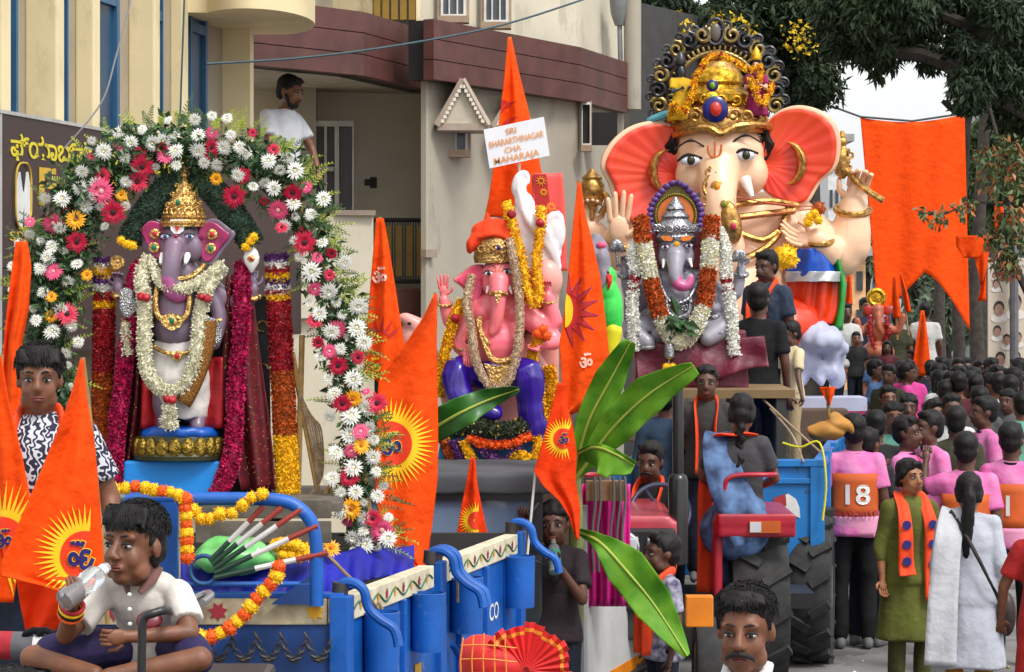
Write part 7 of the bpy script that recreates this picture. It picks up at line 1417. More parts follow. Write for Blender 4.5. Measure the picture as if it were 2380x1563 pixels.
# ---- banana plants
ban = mat('banana_leaf', '#4a8a1c', .55, scale=7, col2='#78ad2c', thin=.3, spec=.3); ban_d = mat('banana_leaf_dark', '#1c5210', .4, var=.2, scale=6, col2='#2c6a18'); rib = mat('banana_rib', '#a3b04a', .5)
def banana(mid, wl, wr, m, root, fold=.25, name='leaf', o=0):
    P = smoothpath([PD(*p) for p in mid], 16); n = len(P); wl = [w_ * .88 for w_ in wl]; wr = [w_ * .88 for w_ in wr]; g = MB(); rows = []; tw = np.linspace(0, 1, len(wl))
    for i, p in enumerate(P):
        t = i / (n - 1); T_ = (P[min(i + 1, n - 1)] - P[max(i - 1, 0)]).normalized(); s_ = T_.cross(Vector((0, -1, 0))).normalized(); a, b = np.interp(t, tw, wl) * px(p.y), np.interp(t, tw, wr) * px(p.y); row = []
        for q in np.linspace(-1, 1, 21): w_ = (a if q < 0 else b) * q; row.append(p + s_ * w_ + Vector((0, -1, 0)) * (abs(w_) * fold - .0035 * (i % 2) * min(1, 3 * abs(q)) - .03 * abs(q) * math.sin(i * .19 + (1 if q > 0 else 3)) - .012 * q * q * math.sin(i * .55)))
        rows.append(row)
    g.grid(rows); lo = g.build(name, m, root, angle=180, solid=.002); g = MB(); g.tube([p + Vector((0, -.006, 0)) for p in P], list(np.linspace(.011, .003, n)), 7); g.build('midrib', rib, lo); return lo
bp = thing('banana_plant', PD(1345, 1420, 14.45), 'cut banana plant with broad green leaves lashed to the rickshaw bed corner', 'plant')
g = MB(); g.tube(smoothpath([PD(1335, 1440, 14.5), PD(1340, 1250, 14.5), PD(1335, 1100, 14.48), PD(1338, 1010, 14.45)], 4), list(np.linspace(.05, .028, 13)), 10); g.build('stem', mat('banana_stem', '#76804a', .6, var=.3), bp)
banana([(1335, 1090, 14.4), (1368, 980, 14.3), (1420, 880, 14.2), (1466, 795, 14.1)], [10, 34, 44, 20], [14, 48, 40, 14], ban, bp)
banana([(1340, 1110, 14.4), (1420, 1000, 14.25), (1510, 915, 14.1), (1612, 850, 14.0)], [8, 40, 52, 10], [8, 50, 52, 26], ban, bp)
banana([(1335, 1060, 14.4), (1380, 1040, 14.2), (1430, 1056, 14.05), (1475, 1082, 14.0)], [8, 10, 12, 10], [12, 66, 66, 24], ban, bp, .5)
banana([(1328, 1230, 14.5), (1390, 1258, 14.3), (1450, 1320, 14.2), (1520, 1405, 14.1), (1598, 1525, 14.0)], [3, 22, 62, 52, 8], [3, 20, 52, 54, 10], ban, bp)
bq = thing('banana_leaf', PD(1018, 1010, 14.2), 'single dark green banana leaf lying across the front of the pink idol base', 'leaf'); banana([(1000, 1000, 14.3), (1070, 960, 14.2), (1140, 928, 14.2), (1206, 905, 14.15)], [44, 42, 30, 6], [40, 40, 26, 6], ban_d, bq)
# ---- tractor
tr = thing('red_tractor', Vector((PD(1600, 0, 16.5).x, 16.5, 0)), 'red farm tractor with black exhaust stack, fenders and big treaded tyres', 'tractor')
hx = PD(1492, 0, 15.7).x
b = MB(); b.box((hx, 16.3, 1.12), (.42, 1.3, .3)); b.box((hx, 16.3, 1.22), (.34, 1.3, .16)); blob(b, .016, 3).build('hood', mat('hood_red', '#b33c48', .3, coat=.5), tr, angle=180)
g = MB(); g.box((hx, 15.66, .98), (.4, .1, .5)); g.build('grille', blackp, tr, smooth=False, bevel=.02)
for s in (-1, 1): g = MB(); g.box((hx + s * .11, 15.6, 1.12), (.17, .05, .13)); hl_ = g.build('headlight', mat('lamp_glass', (.5, .52, .55), .1), tr, smooth=False, bevel=.02); g = MB(); g.torus((hx + s * .11, 15.59, 1.12), .08, .014, rot(90, 0, 0)); g.build('bezel', mat('chrome', (.6, .6, .62), .15, .9), hl_)
g = MB(); g.box((hx, 16.6, .75), (.34, 1.9, .4)); g.build('engine', mat('engine_dark', (.03, .03, .03), .6), tr, smooth=False, bevel=.03)
g = MB(); c = PD(1576, 1100, 15.9); g.lathe([(.03, 0), (.062, .01), (.062, .52), (.05, .55), (.034, .56), (.034, 1.2), (.03, 1.21)], (c.x, 15.9, .98), 18); g.build('exhaust_stack', mat('stack_black', (.012, .012, .013), .25), tr)
g = MB(); c = PD(1535, 1190, 16.7); g.torus(c, .19, .016, rot(62, 0, 0)); g.tube([c, c + Vector((-.02, .05, -.3))], .02, 8); [g.tube([c, c + rot(62, 0, 0) @ Vector((.18 * math.cos(a), .18 * math.sin(a), 0))], .01, 6) for a in (0, 2.1, 4.2)]; g.build('steering_wheel', mat('wheel_navy', (.015, .025, .06), .35), tr)
for s, xx in ((1, 1740), (-1, 1340)):
    cx_ = PD(xx, 0, 17.1).x; b = MB(); b.box((cx_, 17.0, 1.2), (.5, .95, .07)); b.box((cx_ - s * .24, 17.05, .95), (.06, .9, .5)); b.box((cx_, 16.56, 1.15), (.5, .06, .13)); blob(b, .016, 2).build('fender', tred, tr, angle=180)
    g = MB(); c0 = cx_ + s * .05; g.box((c0, 16.515, 1.155), (.2, .02, .075)); g.build('lamp_cluster', mat('lamp_orange', '#b5561c', .2), tr, smooth=False); g = MB(); g.box((c0 - .06, 16.51, 1.155), (.07, .022, .065)); g.build('lamp_clear', MATS['lamp_glass'], tr, smooth=False)
    wheel(tr, (cx_ + s * .04, 17.1, .58), .58, .38, 14, 'rear_wheel')
    g = MB(); g.tube(smoothpath([(cx_ - .2, 16.6, 1.2), (cx_ - .2, 16.6, 1.38), (cx_ - .15, 16.6, 1.47), (cx_ + .1, 16.62, 1.48), (cx_ + .16, 16.9, 1.46)], 5), .016, 8); g.build('grab_rail', tred, tr)
for xx in (hx - .42, hx + .42): wheel(tr, (xx, 15.9, .33), .33, .18, 0, 'front_wheel')
g = MB(); g.box((hx + .1, 17.2, .95), (.5, .4, .12)); g.build('seat', blackp, tr, smooth=False, bevel=.03)
g = MB(); g.box((PD(1700, 0, 17).x, 17.3, .62), (1.1, .5, .1)); g.build('footplate', blackp, tr, smooth=False)
g = MB(); c = PD(1625, 1420, 15.2); g.box(c, (.16, .1, .18)); tag(g.build('orange_box', mat('box_orange', '#d87a08', .5), None, smooth=False, bevel=.008), 'plain orange box beside the boy in the striped shirt', 'box')
# ---- second trailer
lb = mat('trailer_azure', '#176fb5', .45, var=.15, scale=5, wear='#3a4450', wscale=13, wcut=.64); T2 = thing('second_trailer', Vector((1.6, 20.3, 0)), 'light blue trailer with painted cow panel carrying the silver idol', 'trailer')
X0, X1, Y0, Y1 = PD(1420, 0, 18.2).x, PD(1910, 0, 18.2).x, 18.2, 22.4
def skew(x, y): return x + (y - Y0) * .165
def tslab(mb, x0, x1, y0, y1, z0, z1): mb.hexa([(skew(x0, y0), y0, z0), (skew(x1, y0), y0, z0), (skew(x1, y1), y1, z0), (skew(x0, y1), y1, z0), (skew(x0, y0), y0, z1), (skew(x1, y0), y0, z1), (skew(x1, y1), y1, z1), (skew(x0, y1), y1, z1)])
for nm, a in (('front_panel', (X0, X1, Y0, Y0 + .05, .66, 1.42)), ('side_panel', (X1 - .05, X1, Y0 + .05, Y1, .66, 1.42)), ('side_panel', (X0, X0 + .05, Y0 + .05, Y1, .66, 1.42)), ('bed', (X0 + .05, X1 - .05, Y0 + .05, Y1, .9, 1.0))): g = MB(); tslab(g, *a); g.build(nm, lb, T2, smooth=False, bevel=.006)
for nm, a in (('top_rail', (X0, X1 + .03, Y0 - .03, Y0 + .06, 1.42, 1.47)), ('top_rail', (X1 - .06, X1 + .03, Y0 + .06, Y1, 1.42, 1.47)), ('post', (X1 - .08, X1 + .02, Y0 - .025, Y0, .66, 1.42)), ('panel_rim', (X1 - .62, X1 - .58, Y0 - .02, Y0, .7, 1.38)), ('panel_rim', (X1 - .58, X1 - .08, Y0 - .02, Y0, 1.3, 1.34)), ('panel_rim', (X1 - .58, X1 - .08, Y0 - .02, Y0, .72, .76))): g = MB(); tslab(g, *a); g.build(nm, lb, T2, smooth=False, bevel=.006)
for i in range(4): g = MB(); y = Y0 + .5 + i * .95; tslab(g, X1, X1 + .04, y, y + .08, .6, 1.5); g.build('side_rib', lb, T2, smooth=False, bevel=.005)
g = MB(); g.prism([(X1 - .3, Y0 + .1, .66), (X1 + .02, Y0 + .1, .66), (X1 + .02, Y0 + .1, .46), (X1 - .12, Y0 + .1, .34)], (0, 0, 0), (0, .05, 0)); g.build('orange_bracket', mat('bracket_orange', '#d1790d', .5), T2, smooth=False)
def fpoly(pts, m, nm, e): g = MB(); g.add([(*PD(x, y, Y0 - e).xz, 0) for x, y in pts], [tuple(range(len(pts)))]); g.v = [np.array([(a, Y0 - e, c) for a, c, _ in g.v[0]])]; g.build(nm, m, T2, smooth=False, solid=.002)
fpoly([(1800, 1160), (1832, 1148), (1850, 1160), (1858, 1180), (1860, 1205), (1848, 1200), (1846, 1220), (1836, 1220), (1834, 1195), (1806, 1192), (1800, 1215), (1790, 1212), (1792, 1180)], wl, 'cow_print', .004); fpoly([(1798, 1158), (1826, 1148), (1828, 1176), (1800, 1182)], rl_, 'saddle_print', .008)
wheel(T2, (PD(1890, 0, 18.55).x, 18.6, .54), .54, .3, 16, 'wheel', -9); wheel(T2, (X0 + .3, 18.9, .52), .52, .28, 0, 'wheel', -9)
g = MB(); g.box((1.2, 19.5, .58), (1.9, .1, .1)); g.build('axle', iron, T2, smooth=False)
pf = thing('idol_platform', Vector((PD(1600, 0, 19.4).x, 19.4, 1.0)), 'dark timber stand on the trailer below the maroon cloth', 'stand')
for x in (1490, 1640, 1815):
    for d_ in (18.9, 19.9): c = PD(x, 0, d_).x; g = MB(); g.box((c, d_, 1.44), (.07, .07, .9)); g.build('leg', mat('stand_black', (.03, .028, .025), .7), pf, smooth=False)
g = MB(); c = PD(1655, 905, 19.4); g.box((c.x, 19.4, 1.9), (1.12, 1.1, .06)); g.build('top', mat('stand_tan', '#77603f', .8), pf, smooth=False)
for P_, m in (((( 1790, 950, 18.9), (1840, 1010, 18.4), (1868, 1075, 18.15)), mat('rope_tan', '#9a8468', .9)), (((1775, 930, 18.9), (1850, 1000, 18.5), (1905, 1050, 18.2)), MATS['rope_tan']), (((1820, 1030, 18.3), (1860, 1040, 18.2), (1905, 1030, 18.15), (1920, 1120, 18.12), (1912, 1210, 18.12)), mat('rope_yellow', '#d8cf1c', .6))): g = MB(); g.tube(smoothpath([PD(*p) for p in P_], 5), .008, 6); tag(g.build('lashing_rope', m), {'rope_tan': 'tan rope stretched from the idol stand down to the light blue trailer', 'rope_yellow': 'bright yellow rope tied over the light blue trailer corner'}[m.name.split('.')[0]], 'rope', 'ropes on the light blue trailer' if m.name.startswith('rope_tan') else None)
b = MB(); el(b, Fr(18.9), 1915, 1005, 0, 46, 22, 30); el(b, Fr(18.9), 1950, 985, 0, 30, 18, 24); pr(b, Fr(18.9), [(1935, 970, 0), (1965, 985, 0), (1978, 1002, 0)], [12, 16, 8]); tag(blob(b, .012, 1, disp=wrinkle(.03, 10)).build('tarpaulin_bundle', mat('tarp_tan', '#a8752c', .7, var=.2, scale=8), None, angle=180), 'crumpled tan tarpaulin bundle on the light blue trailer edge', 'bundle')
# ---- tractor pulling the first trailer: only its fender top, grab handle and hitch come into view
ft = thing('front_tractor', Vector((-.95, 6.9, 0)), 'tractor fender and black grab handle under the drinking boy', 'tractor')
g = MB(); g.box((-1.02, 6.98, 1.61), (.72, .6, .06)); g.build('fender', blackp, ft, smooth=False, bevel=.02)
g = MB(); g.box((-1.0, 7.0, 1.1), (1.0, .5, .75)); g.build('body', blackp, ft, smooth=False, bevel=.03); wheel(ft, (-.55, 6.95, .62), .62, .35, 0, 'rear_wheel'); wheel(ft, (-1.45, 6.95, .62), .62, .35, 0, 'rear_wheel')
g = MB(); g.tube(smoothpath([PD(328, 1640, 6.45), PD(330, 1500, 6.45), PD(334, 1440, 6.45), PD(360, 1425, 6.45), PD(388, 1418, 6.5), PD(392, 1420, 6.8)], 5), .011, 10); g.build('grab_handle', blackp, ft)
g = MB(); g.tube(smoothpath([PD(440, 1398, 7.4), PD(480, 1380, 7.4), PD(490, 1386, 7.3), (PD(470, 1402, 7.2))], 5), .011, 8); g.build('rear_handle', mat('handle_steel', (.3, .3, .32), .3, .6), ft)
g = MB(); g.box((-1.5, 9.4, .68), (1.6, 1.9, .1)); g.box((-1.2, 8.4, .5), (.1, 3.6, .12)); g.build('hitch_platform', iron, ft, smooth=False)
lg = thing('rolled_bag', PD(90, 1525, 7.1), 'rolled striped bag in red, grey and white beside the boy', 'bag'); fb_ = Fr(7.1)
for i, (x0, x1, m) in enumerate(((-10, 30, cloth('bag_red', '#a3202c')), (30, 80, cloth('bag_grey', (.1, .1, .11))), (80, 100, cloth('bag_white', (.6, .6, .58))), (100, 150, MATS['bag_grey']), (150, 215, MATS['bag_white']))): g = MB(); g.tube([fb_(x, 1502 + (x - 60) * .03) for x in np.linspace(x0, x1, 5)], 33 * fb_.k, 18); g.build('panel', m, lg, angle=60)
g = MB(); [g.ell(fb_(95 + s * 22, 1466, 20), (24 * fb_.k, 8 * fb_.k, 9 * fb_.k), rot(0, s * 25, 0)) for s in (-1, 1)]; g.ell(fb_(95, 1470, 20), 9 * fb_.k); blob(g, .006, 1).build('ribbon_bow', blackc, lg, angle=180)
# ================================================================ PEOPLE IN PLACE
def ground(x, ytop, h): d = (2.7 - h) * FOC / (ytop - HOR); return Vector(((x - CX) / FOC * d, d, 0))
def at_top(x, ytop, d, h): p = PD(x, ytop, d); return Vector((p.x, d, p.z - h))
schoolw = cloth('school_white', '#c9c2ba', col2=None); purs = cloth('shorts_purple', '#1d1240')
# drinking boy
bz = 2.012 - .592 * .635
boy, BM, BJ, BH = person('boy in a white school shirt drinking from a clear plastic bottle, sitting cross legged', Vector((PD(330, 0, 6.84).x, 6.84, bz)), -14, 1.08, skin_m, schoolw, purs, hair='fringe', detail=2, tuft=900, headk=1.3, shoes=False, hy=-12, hp=-3, vox=.0085, shortsl=.8,
  pose=dict(pel=(0, .16, .17), neck=(0, -.0, .465), head=(-.02, -.05, .592), shp=(.158, .01, .4), shm=(-.158, .01, .4), elp=(.25, -.1, .25), wrp=(.05, -.27, .25), elm=(-.245, -.22, .24), wrm=(-.165, -.33, .385), hip=(.1, .12, .16), him=(-.1, .12, .16), knp=(.33, -.2, .16), knm=(-.4, -.2, .14), anp=(.0, -.36, .1), anm=(-.08, -.3, .1)), curl=(.9, .85), palms=((0, 0, 1), (.5, 0, .4)), collar=cloth('collar_check', '#6d4a44'))
g = MB(); A_, B_ = BM(-.17, -.42, .4), BM(-.066, -.205, .525); q = (B_ - A_).normalized(); L_ = (B_ - A_).length; pts = [A_ + q * L_ * t for t in (0, .04, .3, .5, .55, .75, .86, .9, 1)]; g.tube(pts, [.006, .028, .03, .026, .03, .028, .013, .012, .012], 18); bo = thing('water_bottle', A_, 'clear plastic water bottle tipped to the drinking boy mouth', 'bottle'); g.build('bottle', mat('clear_plastic', (.85, .9, .92), .06, trans=.85, var=.02), bo); g = MB(); g.tube([B_ - q * .03, B_ - q * .012], .0155, 14); g.build('neck_ring', mat('ring_white', (.7, .72, .74), .3), bo)
def wband(Mx, wr, el_, m, r, root, nm='bracelet', off=.02):
    w_, e_ = Mx(*wr), Mx(*el_); d_ = (e_ - w_).normalized(); g = MB(); g.torus(w_ + d_ * off, r, .006, d_.to_track_quat('Z', 'Y').to_matrix(), 20, 7); g.build(nm, m, root)
for i, m in enumerate((rosered, mar_y, hairm, mar_o)): wband(BM, BJ['wrm'], BJ['elm'], m, .029, boy, off=.008 + .011 * i)
g = MB(); c = BM(.085, -.13, .3); g.ell(c, (.034, .012, .028), rot(-30, 0, 0)); g.build('badge', mat('badge_maroon', '#6d1022', .4), boy)
for i in range(3): g = MB(); g.ell(BM(-.01 + .003 * i, -.112 - .004 * i, .40 - .06 * i), .006); g.build('button', pw, boy)
# boy in patterned shirt
zig = mat('zigzag_shirt', (.01, .012, .035), .8); t = zig.node_tree; bs_ = t.nodes['Principled BSDF']; wv = t.nodes.new('ShaderNodeTexWave'); wv.inputs['Scale'].default_value = 11; wv.inputs['Distortion'].default_value = 7; wv.inputs['Detail'].default_value = 0; wv.inputs['Detail Scale'].default_value = 4; tcn = [n for n in t.nodes if n.type == 'TEX_COORD'][0]; t.links.new(tcn.outputs['Object'], wv.inputs['Vector']); cr = t.nodes.new('ShaderNodeValToRGB'); cr.color_ramp.elements[0].position = .58; cr.color_ramp.elements[0].color = (.01, .012, .035, 1); cr.color_ramp.elements[1].position = .66; cr.color_ramp.elements[1].color = (.5, .52, .56, 1); t.links.new(wv.outputs['Fac'], cr.inputs[0]); t.links.new(cr.outputs[0], bs_.inputs['Base Color'])
person('boy in a navy and white patterned shirt and orange scarf standing behind the pennants', at_top(92, 793, 10.2, 1.74), 6, 1.7, skin_m, zig, denim, hair='fringe', detail=2, tuft=700, fat=1.15, headk=1.02, scarf=orangec, vox=.012, hairgrow=1.03, pose=dict(elp=(.27, .03, 1.12), wrp=(.3, -.12, .93)))
# moustached man, turban wearer, head at the corner
mm, MM, _, MH = person('man with thick moustache and short black hair looking aside', at_top(1734, 1342, 8.1, 1.78), -16, 1.73, skin_m, cloth('man_white', '#c4c4c4'), denim, hair='short', detail=2, tuft=900, mous=True, hp=4, vox=.0095, collar=cloth('man_collar', '#c9c9c9'), shoes=True)
tp, TM, _, TH = person('person wearing a red pleated fan turban with gold checks', at_top(1150, 1500, 7.6, 1.62), 170, 1.55, skin_m, cloth('tw_shirt', '#8a2a20'), denim, hair='none', detail=1)
rfan = mat('turban_red', '#c81c1c', .6, var=.15, scale=8); tg = mat('turban_goldline', '#d6802a', .5); ff = Fr(7.45); b = MB(); el(b, ff, 1160, 1545, 0, 92, 62, 90); el(b, ff, 1120, 1520, 10, 48, 48, 60); blob(b, .012, 2, disp=wrinkle(.012, 14)).build('turban', rfan, tp, angle=180)
for i in range(16):
    a0, a1 = math.radians(200 - i * 13.5), math.radians(200 - (i + 1) * 13.5); am = (a0 + a1) / 2; r_ = 105 + 6 * math.sin(i * 1.7)
    def fq(r, a, o): return ff(1222 + r * math.cos(a) * 1.0, 1548 - r * math.sin(a), o)
    g = MB(); g.grid([[fq(8 + (r_ - 8) * t, a, 70 + (14 if k == 1 else 0) * t - 14 * t) for k, a in enumerate((a0, am, a1))] for t in (0, .35, .7, .86, 1)]); g.build('fan_pleat', rfan, tp, smooth=False, solid=.002)
    g = MB(); g.grid([[fq(r_ * t, a, 71.5 + (14 if k == 1 else 0) * t - 14 * t) for k, a in enumerate((a0, am, a1))] for t in (.8, .88)]); g.build('fan_border', tg, tp, smooth=False)
for k in range(5): g = MB(); g.tube([ff(1078 + 24 * k, 1462 + abs(k - 2) * 5, 74), ff(1072 + 26 * k, 1520, 96), ff(1074 + 26 * k, 1580, 100)], .002, 4); g.build('gold_line', tg, tp)
for k in range(3): g = MB(); g.tube(smoothpath([ff(1072, 1490 + 32 * k, 76), ff(1130, 1486 + 32 * k, 98), ff(1200, 1494 + 32 * k, 92)], 4), .002, 4); g.build('gold_line', tg, tp)
person('black haired person whose head just shows below the rolled bag', at_top(35, 1540, 6.3, 1.78), 160, 1.74, skin_d, blackc, denim, detail=1, tuft=300)
# man on the balcony
person('bearded man in a white T shirt leaning on the building balcony', at_top(655, 168, 22.0, 1.82), 50, 1.78, skin_m, cloth('tee_white', '#cfd2d8'), denim, detail=1, beard=True, hp=14, hy=12, pose=dict(neck=(0, -.06, 1.44), head=(0, -.1, 1.57), elp=(.24, -.1, 1.13), wrp=(.2, -.22, .92), elm=(-.24, -.1, 1.13), wrm=(-.2, -.22, .92)))
# rickshaw boy with green bottle, boy with scarf
rb, RM, RJ, RH = person('boy in a dark maroon shirt drinking from a green bottle at the rickshaw cab', at_top(1288, 1160, 14.35, 1.5), -8, 1.46, skin_d, cloth('dark_maroon', '#20131a'), denim, hair='fringe', headk=1.12, hp=2, pose=dict(elp=(.2, -.16, 1.12), wrp=(.05, -.28, 1.36), elm=(-.28, -.05, 1.38), wrm=(-.2, -.12, 1.62)), curl=(.9, 1.2))
g = MB(); a = RM(.05, -.34, 1.30); b_ = RM(.02, -.2, 1.5); g.tube([a.lerp(b_, t) for t in (0, .05, .6, .8, .88, 1)], [.01, .034, .034, .03, .014, .013], 14); bt_ = thing('green_bottle', a, 'green labelled drink bottle held by the boy in maroon', 'bottle'); g.build('bottle', mat('bottle_clear', (.35, .42, .42), .1, trans=.6), bt_); g = MB(); g.tube([a.lerp(b_, .32), a.lerp(b_, .66)], .0355, 16); g.build('label', mat('label_green', '#1e8f6e', .4), bt_)
person('boy in striped shirt and orange scarf looking left beside the banana leaf', at_top(1540, 1225, 14.3, 1.36), -72, 1.3, skin_d, cloth('stripe_shirt', '#a9a6b5', col2='#3f3a5a', scale=22), denim, hair='short', headk=1.15, scarf=orangec)
# tractor crew
person('tractor driver in black with orange scarf behind the steering wheel', at_top(1512, 1028, 17.3, 1.72), -20, 1.7, skin_d, blackc, denim, scarf=orangec, mous=True, pose=dict(elp=(.26, -.12, 1.12), wrp=(.12, -.36, 1.1), elm=(-.26, -.12, 1.12), wrm=(-.12, -.36, 1.1)), hp=8)
person('boy in glasses, grey T shirt and knotted orange scarf standing on the tractor', at_top(1642, 845, 17.9, 1.5), -6, 1.46, skin_d, cloth('tee_charcoal', '#2c2c2a'), denim, headk=1.08, scarf=orangec, fat=1.1)
gp = S.objects[-1] if False else None
person('person in a denim jacket with hidden face behind the exhaust stack', at_top(1545, 880, 18.1, 1.55), 170, 1.5, skin_d, cloth('jacket_denim', '#22384f'), denim, sleeve='long')
sar = mat('saree_blue', '#5d7fae', .7, col2='#1c2f55', scale=9, var=.2, bump=.15, bscale=25); sw, SM, SJ, SH = person('woman in a blue printed saree and orange scarf sitting on the tractor fender', at_top(1718, 892, 16.75, 1.0), 168, 1.56, skin_m, cloth('blouse_grey', '#3a393d'), None, sleeve='short', hair='braid', legs=False, pose=dict(pel=(0, 0, .2), neck=(0, .0, .74), head=(-.02, -.01, .885), shp=(.155, .01, .67), shm=(-.155, .01, .67), elp=(.26, -.08, .42), wrp=(.16, -.25, .3), elm=(-.24, -.1, .42), wrm=(-.12, -.26, .35)), fat=1.05)
b = MB(); M4 = lambda x, y, z: SM(x, y, z)
for (x, y, z), r_ in (((0, 0, .2), .19), ((0, 0, .06), .22), ((.1, -.1, .05), .2), ((.12, -.3, .0), .15), ((.16, -.34, -.25), .13), ((.16, -.34, -.55), .12)): b.ell(M4(x, y, z), r_ * .92)
blob(b, .016, 3, disp=wrinkle(.014, 10)).build('saree', sar, sw, angle=180)
strip([SM(.1, -.12, .68), SM(.13, .02, .74), SM(.12, .12, .6), SM(.06, .17, .4), SM(-.04, .2, .2), SM(-.14, .2, .03)], (.17, .3), sar, 'saree_pallu', sw); strip([SM(-.12, .02, .72), SM(0, .1, .74), SM(.16, .03, .7), SM(.25, -.1, .4), SM(.26, -.14, .0), SM(.27, -.15, -.4)], (.06, .1), orangec, 'scarf', sw)
# on the second trailer
person('man in a black T shirt with his back turned on the light blue trailer', at_top(1762, 658, 20.1, 1.74), 165, 1.72, skin_d, blackc, denim)
person('man in a blue checked shirt with orange scarf looking down beside the idol', at_top(1782, 583, 21.5, 1.72), -40, 1.7, skin_d, cloth('plaid_blue', '#26374f', col2='#1a2433', scale=30), denim, mous=True, hp=10, fat=1.12, scarf=orangec)
person('boy in cream shirt and trousers standing on the trailer edge', at_top(1838, 744, 21.2, 1.22), -62, 1.18, skin_d, cloth('cream_shirt', '#c4b491'), cloth('cream_trousers', '#a8916c'), headk=1.15, hp=14, pose=dict(elp=(.3, -.1, 1.1), wrp=(.45, -.15, .88)))
# pink jersey team
jer = mat('jersey_pink', '#d4499a', .75, var=.18, scale=4, col2='#cf7fae', bump=.5, bscale=10, bdist=.03); jor = mat('jersey_orange', '#c4561c', .75, var=.15); jl = mat('jersey_pale', '#d98fb0', .75); jwh = mat('jersey_number', (.7, .7, .68), .6)
def jersey(label, x, yt, h, yaw, num, nm=None, **k):
    base = ground(x, yt, h * 1.02); r_, M_, J_, H_ = person(label, base, yaw, h, skin_d, jer, blackc, group=None, **k)
    ft_ = k.get('fat', 1); back = lambda u, z, e=.0: M_(u * ft_, (.119 * math.sqrt(max(.04, 1 - (u / .168) ** 2)) + (.012 if z < 1 else 0)) * ft_ + e, z)
    for z0, z1, m, nn in ((.98, 1.29, jor, 'orange_panel'), (.84, .98, jl, 'pale_hem')):
        g = MB(); g.grid([[back(u, z, .014) for u in np.linspace(-.15, .15, 15)] for z in np.linspace(z0, z1, 6)]); g.build(nn, m, r_, angle=180, solid=.004)
    if num:
        for body, z, sz, m in ((num, 1.18, .2, jwh), (nm, 1.01, .058, rl_)) if nm else ((num, 1.18, .2, jwh),):
            V, F = text_mesh(body, bold=.02); g = MB(); g.add([tuple(back(-a * sz, z + (c - .25) * sz, .026 if sz > .1 else .04)) for a, c in V], F); g.build('lettering', m, r_, smooth=False)
    g = MB(); g.torus(M_(0, .005, 1.435), .06 * h / 1.7, .012, rot(8, 0, 0)); g.build('collar', blackc, r_); return r_
jersey('man in pink and orange jersey number 18 seen from behind by the trailer wheel', 1985, 957, 1.72, 176, '18', 'PRASHANT', fat=1.12)
jersey('man in pink jersey number 9 holding an orange cloth, seen from behind', 2245, 1000, 1.66, 170, '9', fat=1.12, pose=dict(elp=(.3, -.05, 1.3), wrp=(.28, -.12, 1.5)))
jersey('man in pink jersey number 1 at the right edge behind the woman in white', 2350, 977, 1.7, 160, '1')
jersey('young man in pink jersey looking to the right among the team', 2108, 963, 1.68, 60, None)
jersey('man in pink jersey facing left with hand raised to his chest', 2160, 950, 1.72, -70, None, pose=dict(elm=(-.24, -.15, 1.15), wrm=(-.08, -.26, 1.28)))
jersey('man in pink jersey with black sleeve turned sideways in the crowd', 2288, 918, 1.74, -80, None)
# two women
gw, GM, GJ, GH = person('woman in olive green kurta with printed orange scarf walking forward', ground(2115, 1066, 1.56), 14, 1.54, skin_l, cloth('kurta_olive', '#59601a', col2='#4a4a12'), cloth('olive_pants', '#3c3d14'), sleeve='half', hair='tied', dress=.42, hy=14, shoes=mat('sandal', (.05, .03, .02)), fat=1.05, vox=.014)
for s in (-1, 1):
    strip([GM(0, .085, 1.45), GM(s * .075, .03, 1.47), GM(s * .09, -.1, 1.36), GM(s * .1, -.165, 1.2), GM(s * .1, -.17, .98), GM(s * .1, -.2, .72 if s > 0 else .9)], (.06, .11), orangec, 'scarf', gw)
    for z in ((1.26, 1.12, .98, .84) if s > 0 else (1.26, 1.12, 1.0)): g = MB(); g.lathe([(0, 0), (.03, 0), (.03, .004), (0, .004)], GM(s * .1, -.182 - .02 * (1.2 - z), z), 16, rot(90, 0, 14)); g.build('scarf_medallion', navy, gw)
ww, WM, WJ, WH = person('woman in a white kurta with long black ponytail and shoulder bag seen from behind', ground(2252, 1098, 1.54), 172, 1.52, skin_l, cloth('kurta_white', '#a9adb8'), cloth('tan_leggings', '#9a6a24'), sleeve='long', hair='pony', dress=.38, shoes=mat('sandal', (.05, .03, .02)), fat=1.08, vox=.014)
strip([WM(.08, -.12, 1.4), WM(.1, .02, 1.47), WM(.14, .15, 1.3), WM(.17, .19, 1.0), WM(.19, .22, .7), WM(.2, .22, .42)], (.14, .2), cloth('dupatta_white', '#b5b7bc'), 'dupatta', ww); strip([WM(.12, .05, 1.46), WM(.0, .165, 1.25), WM(-.14, .18, .98), WM(-.2, .1, .85)], .018, mat('strap_black', (.02, .015, .015)), 'bag_strap', ww, across=(0, 0, 1))
b = MB(); b.ell(WM(-.25, .08, .76), (.06, .07, .14)); blob(b, .012, 2).build('shoulder_bag', mat('bag_brown', '#2a1a1a', .5), ww, angle=180)
person('person in a red dress cut off by the right picture edge', ground(2432, 1150, 1.5), 160, 1.48, skin_m, cloth('dress_red', '#a31a18'), None, dress=.2, hair='long', legs=True, pose=dict(elp=(.28, 0, 1.1), wrp=(.3, -.05, .9)))
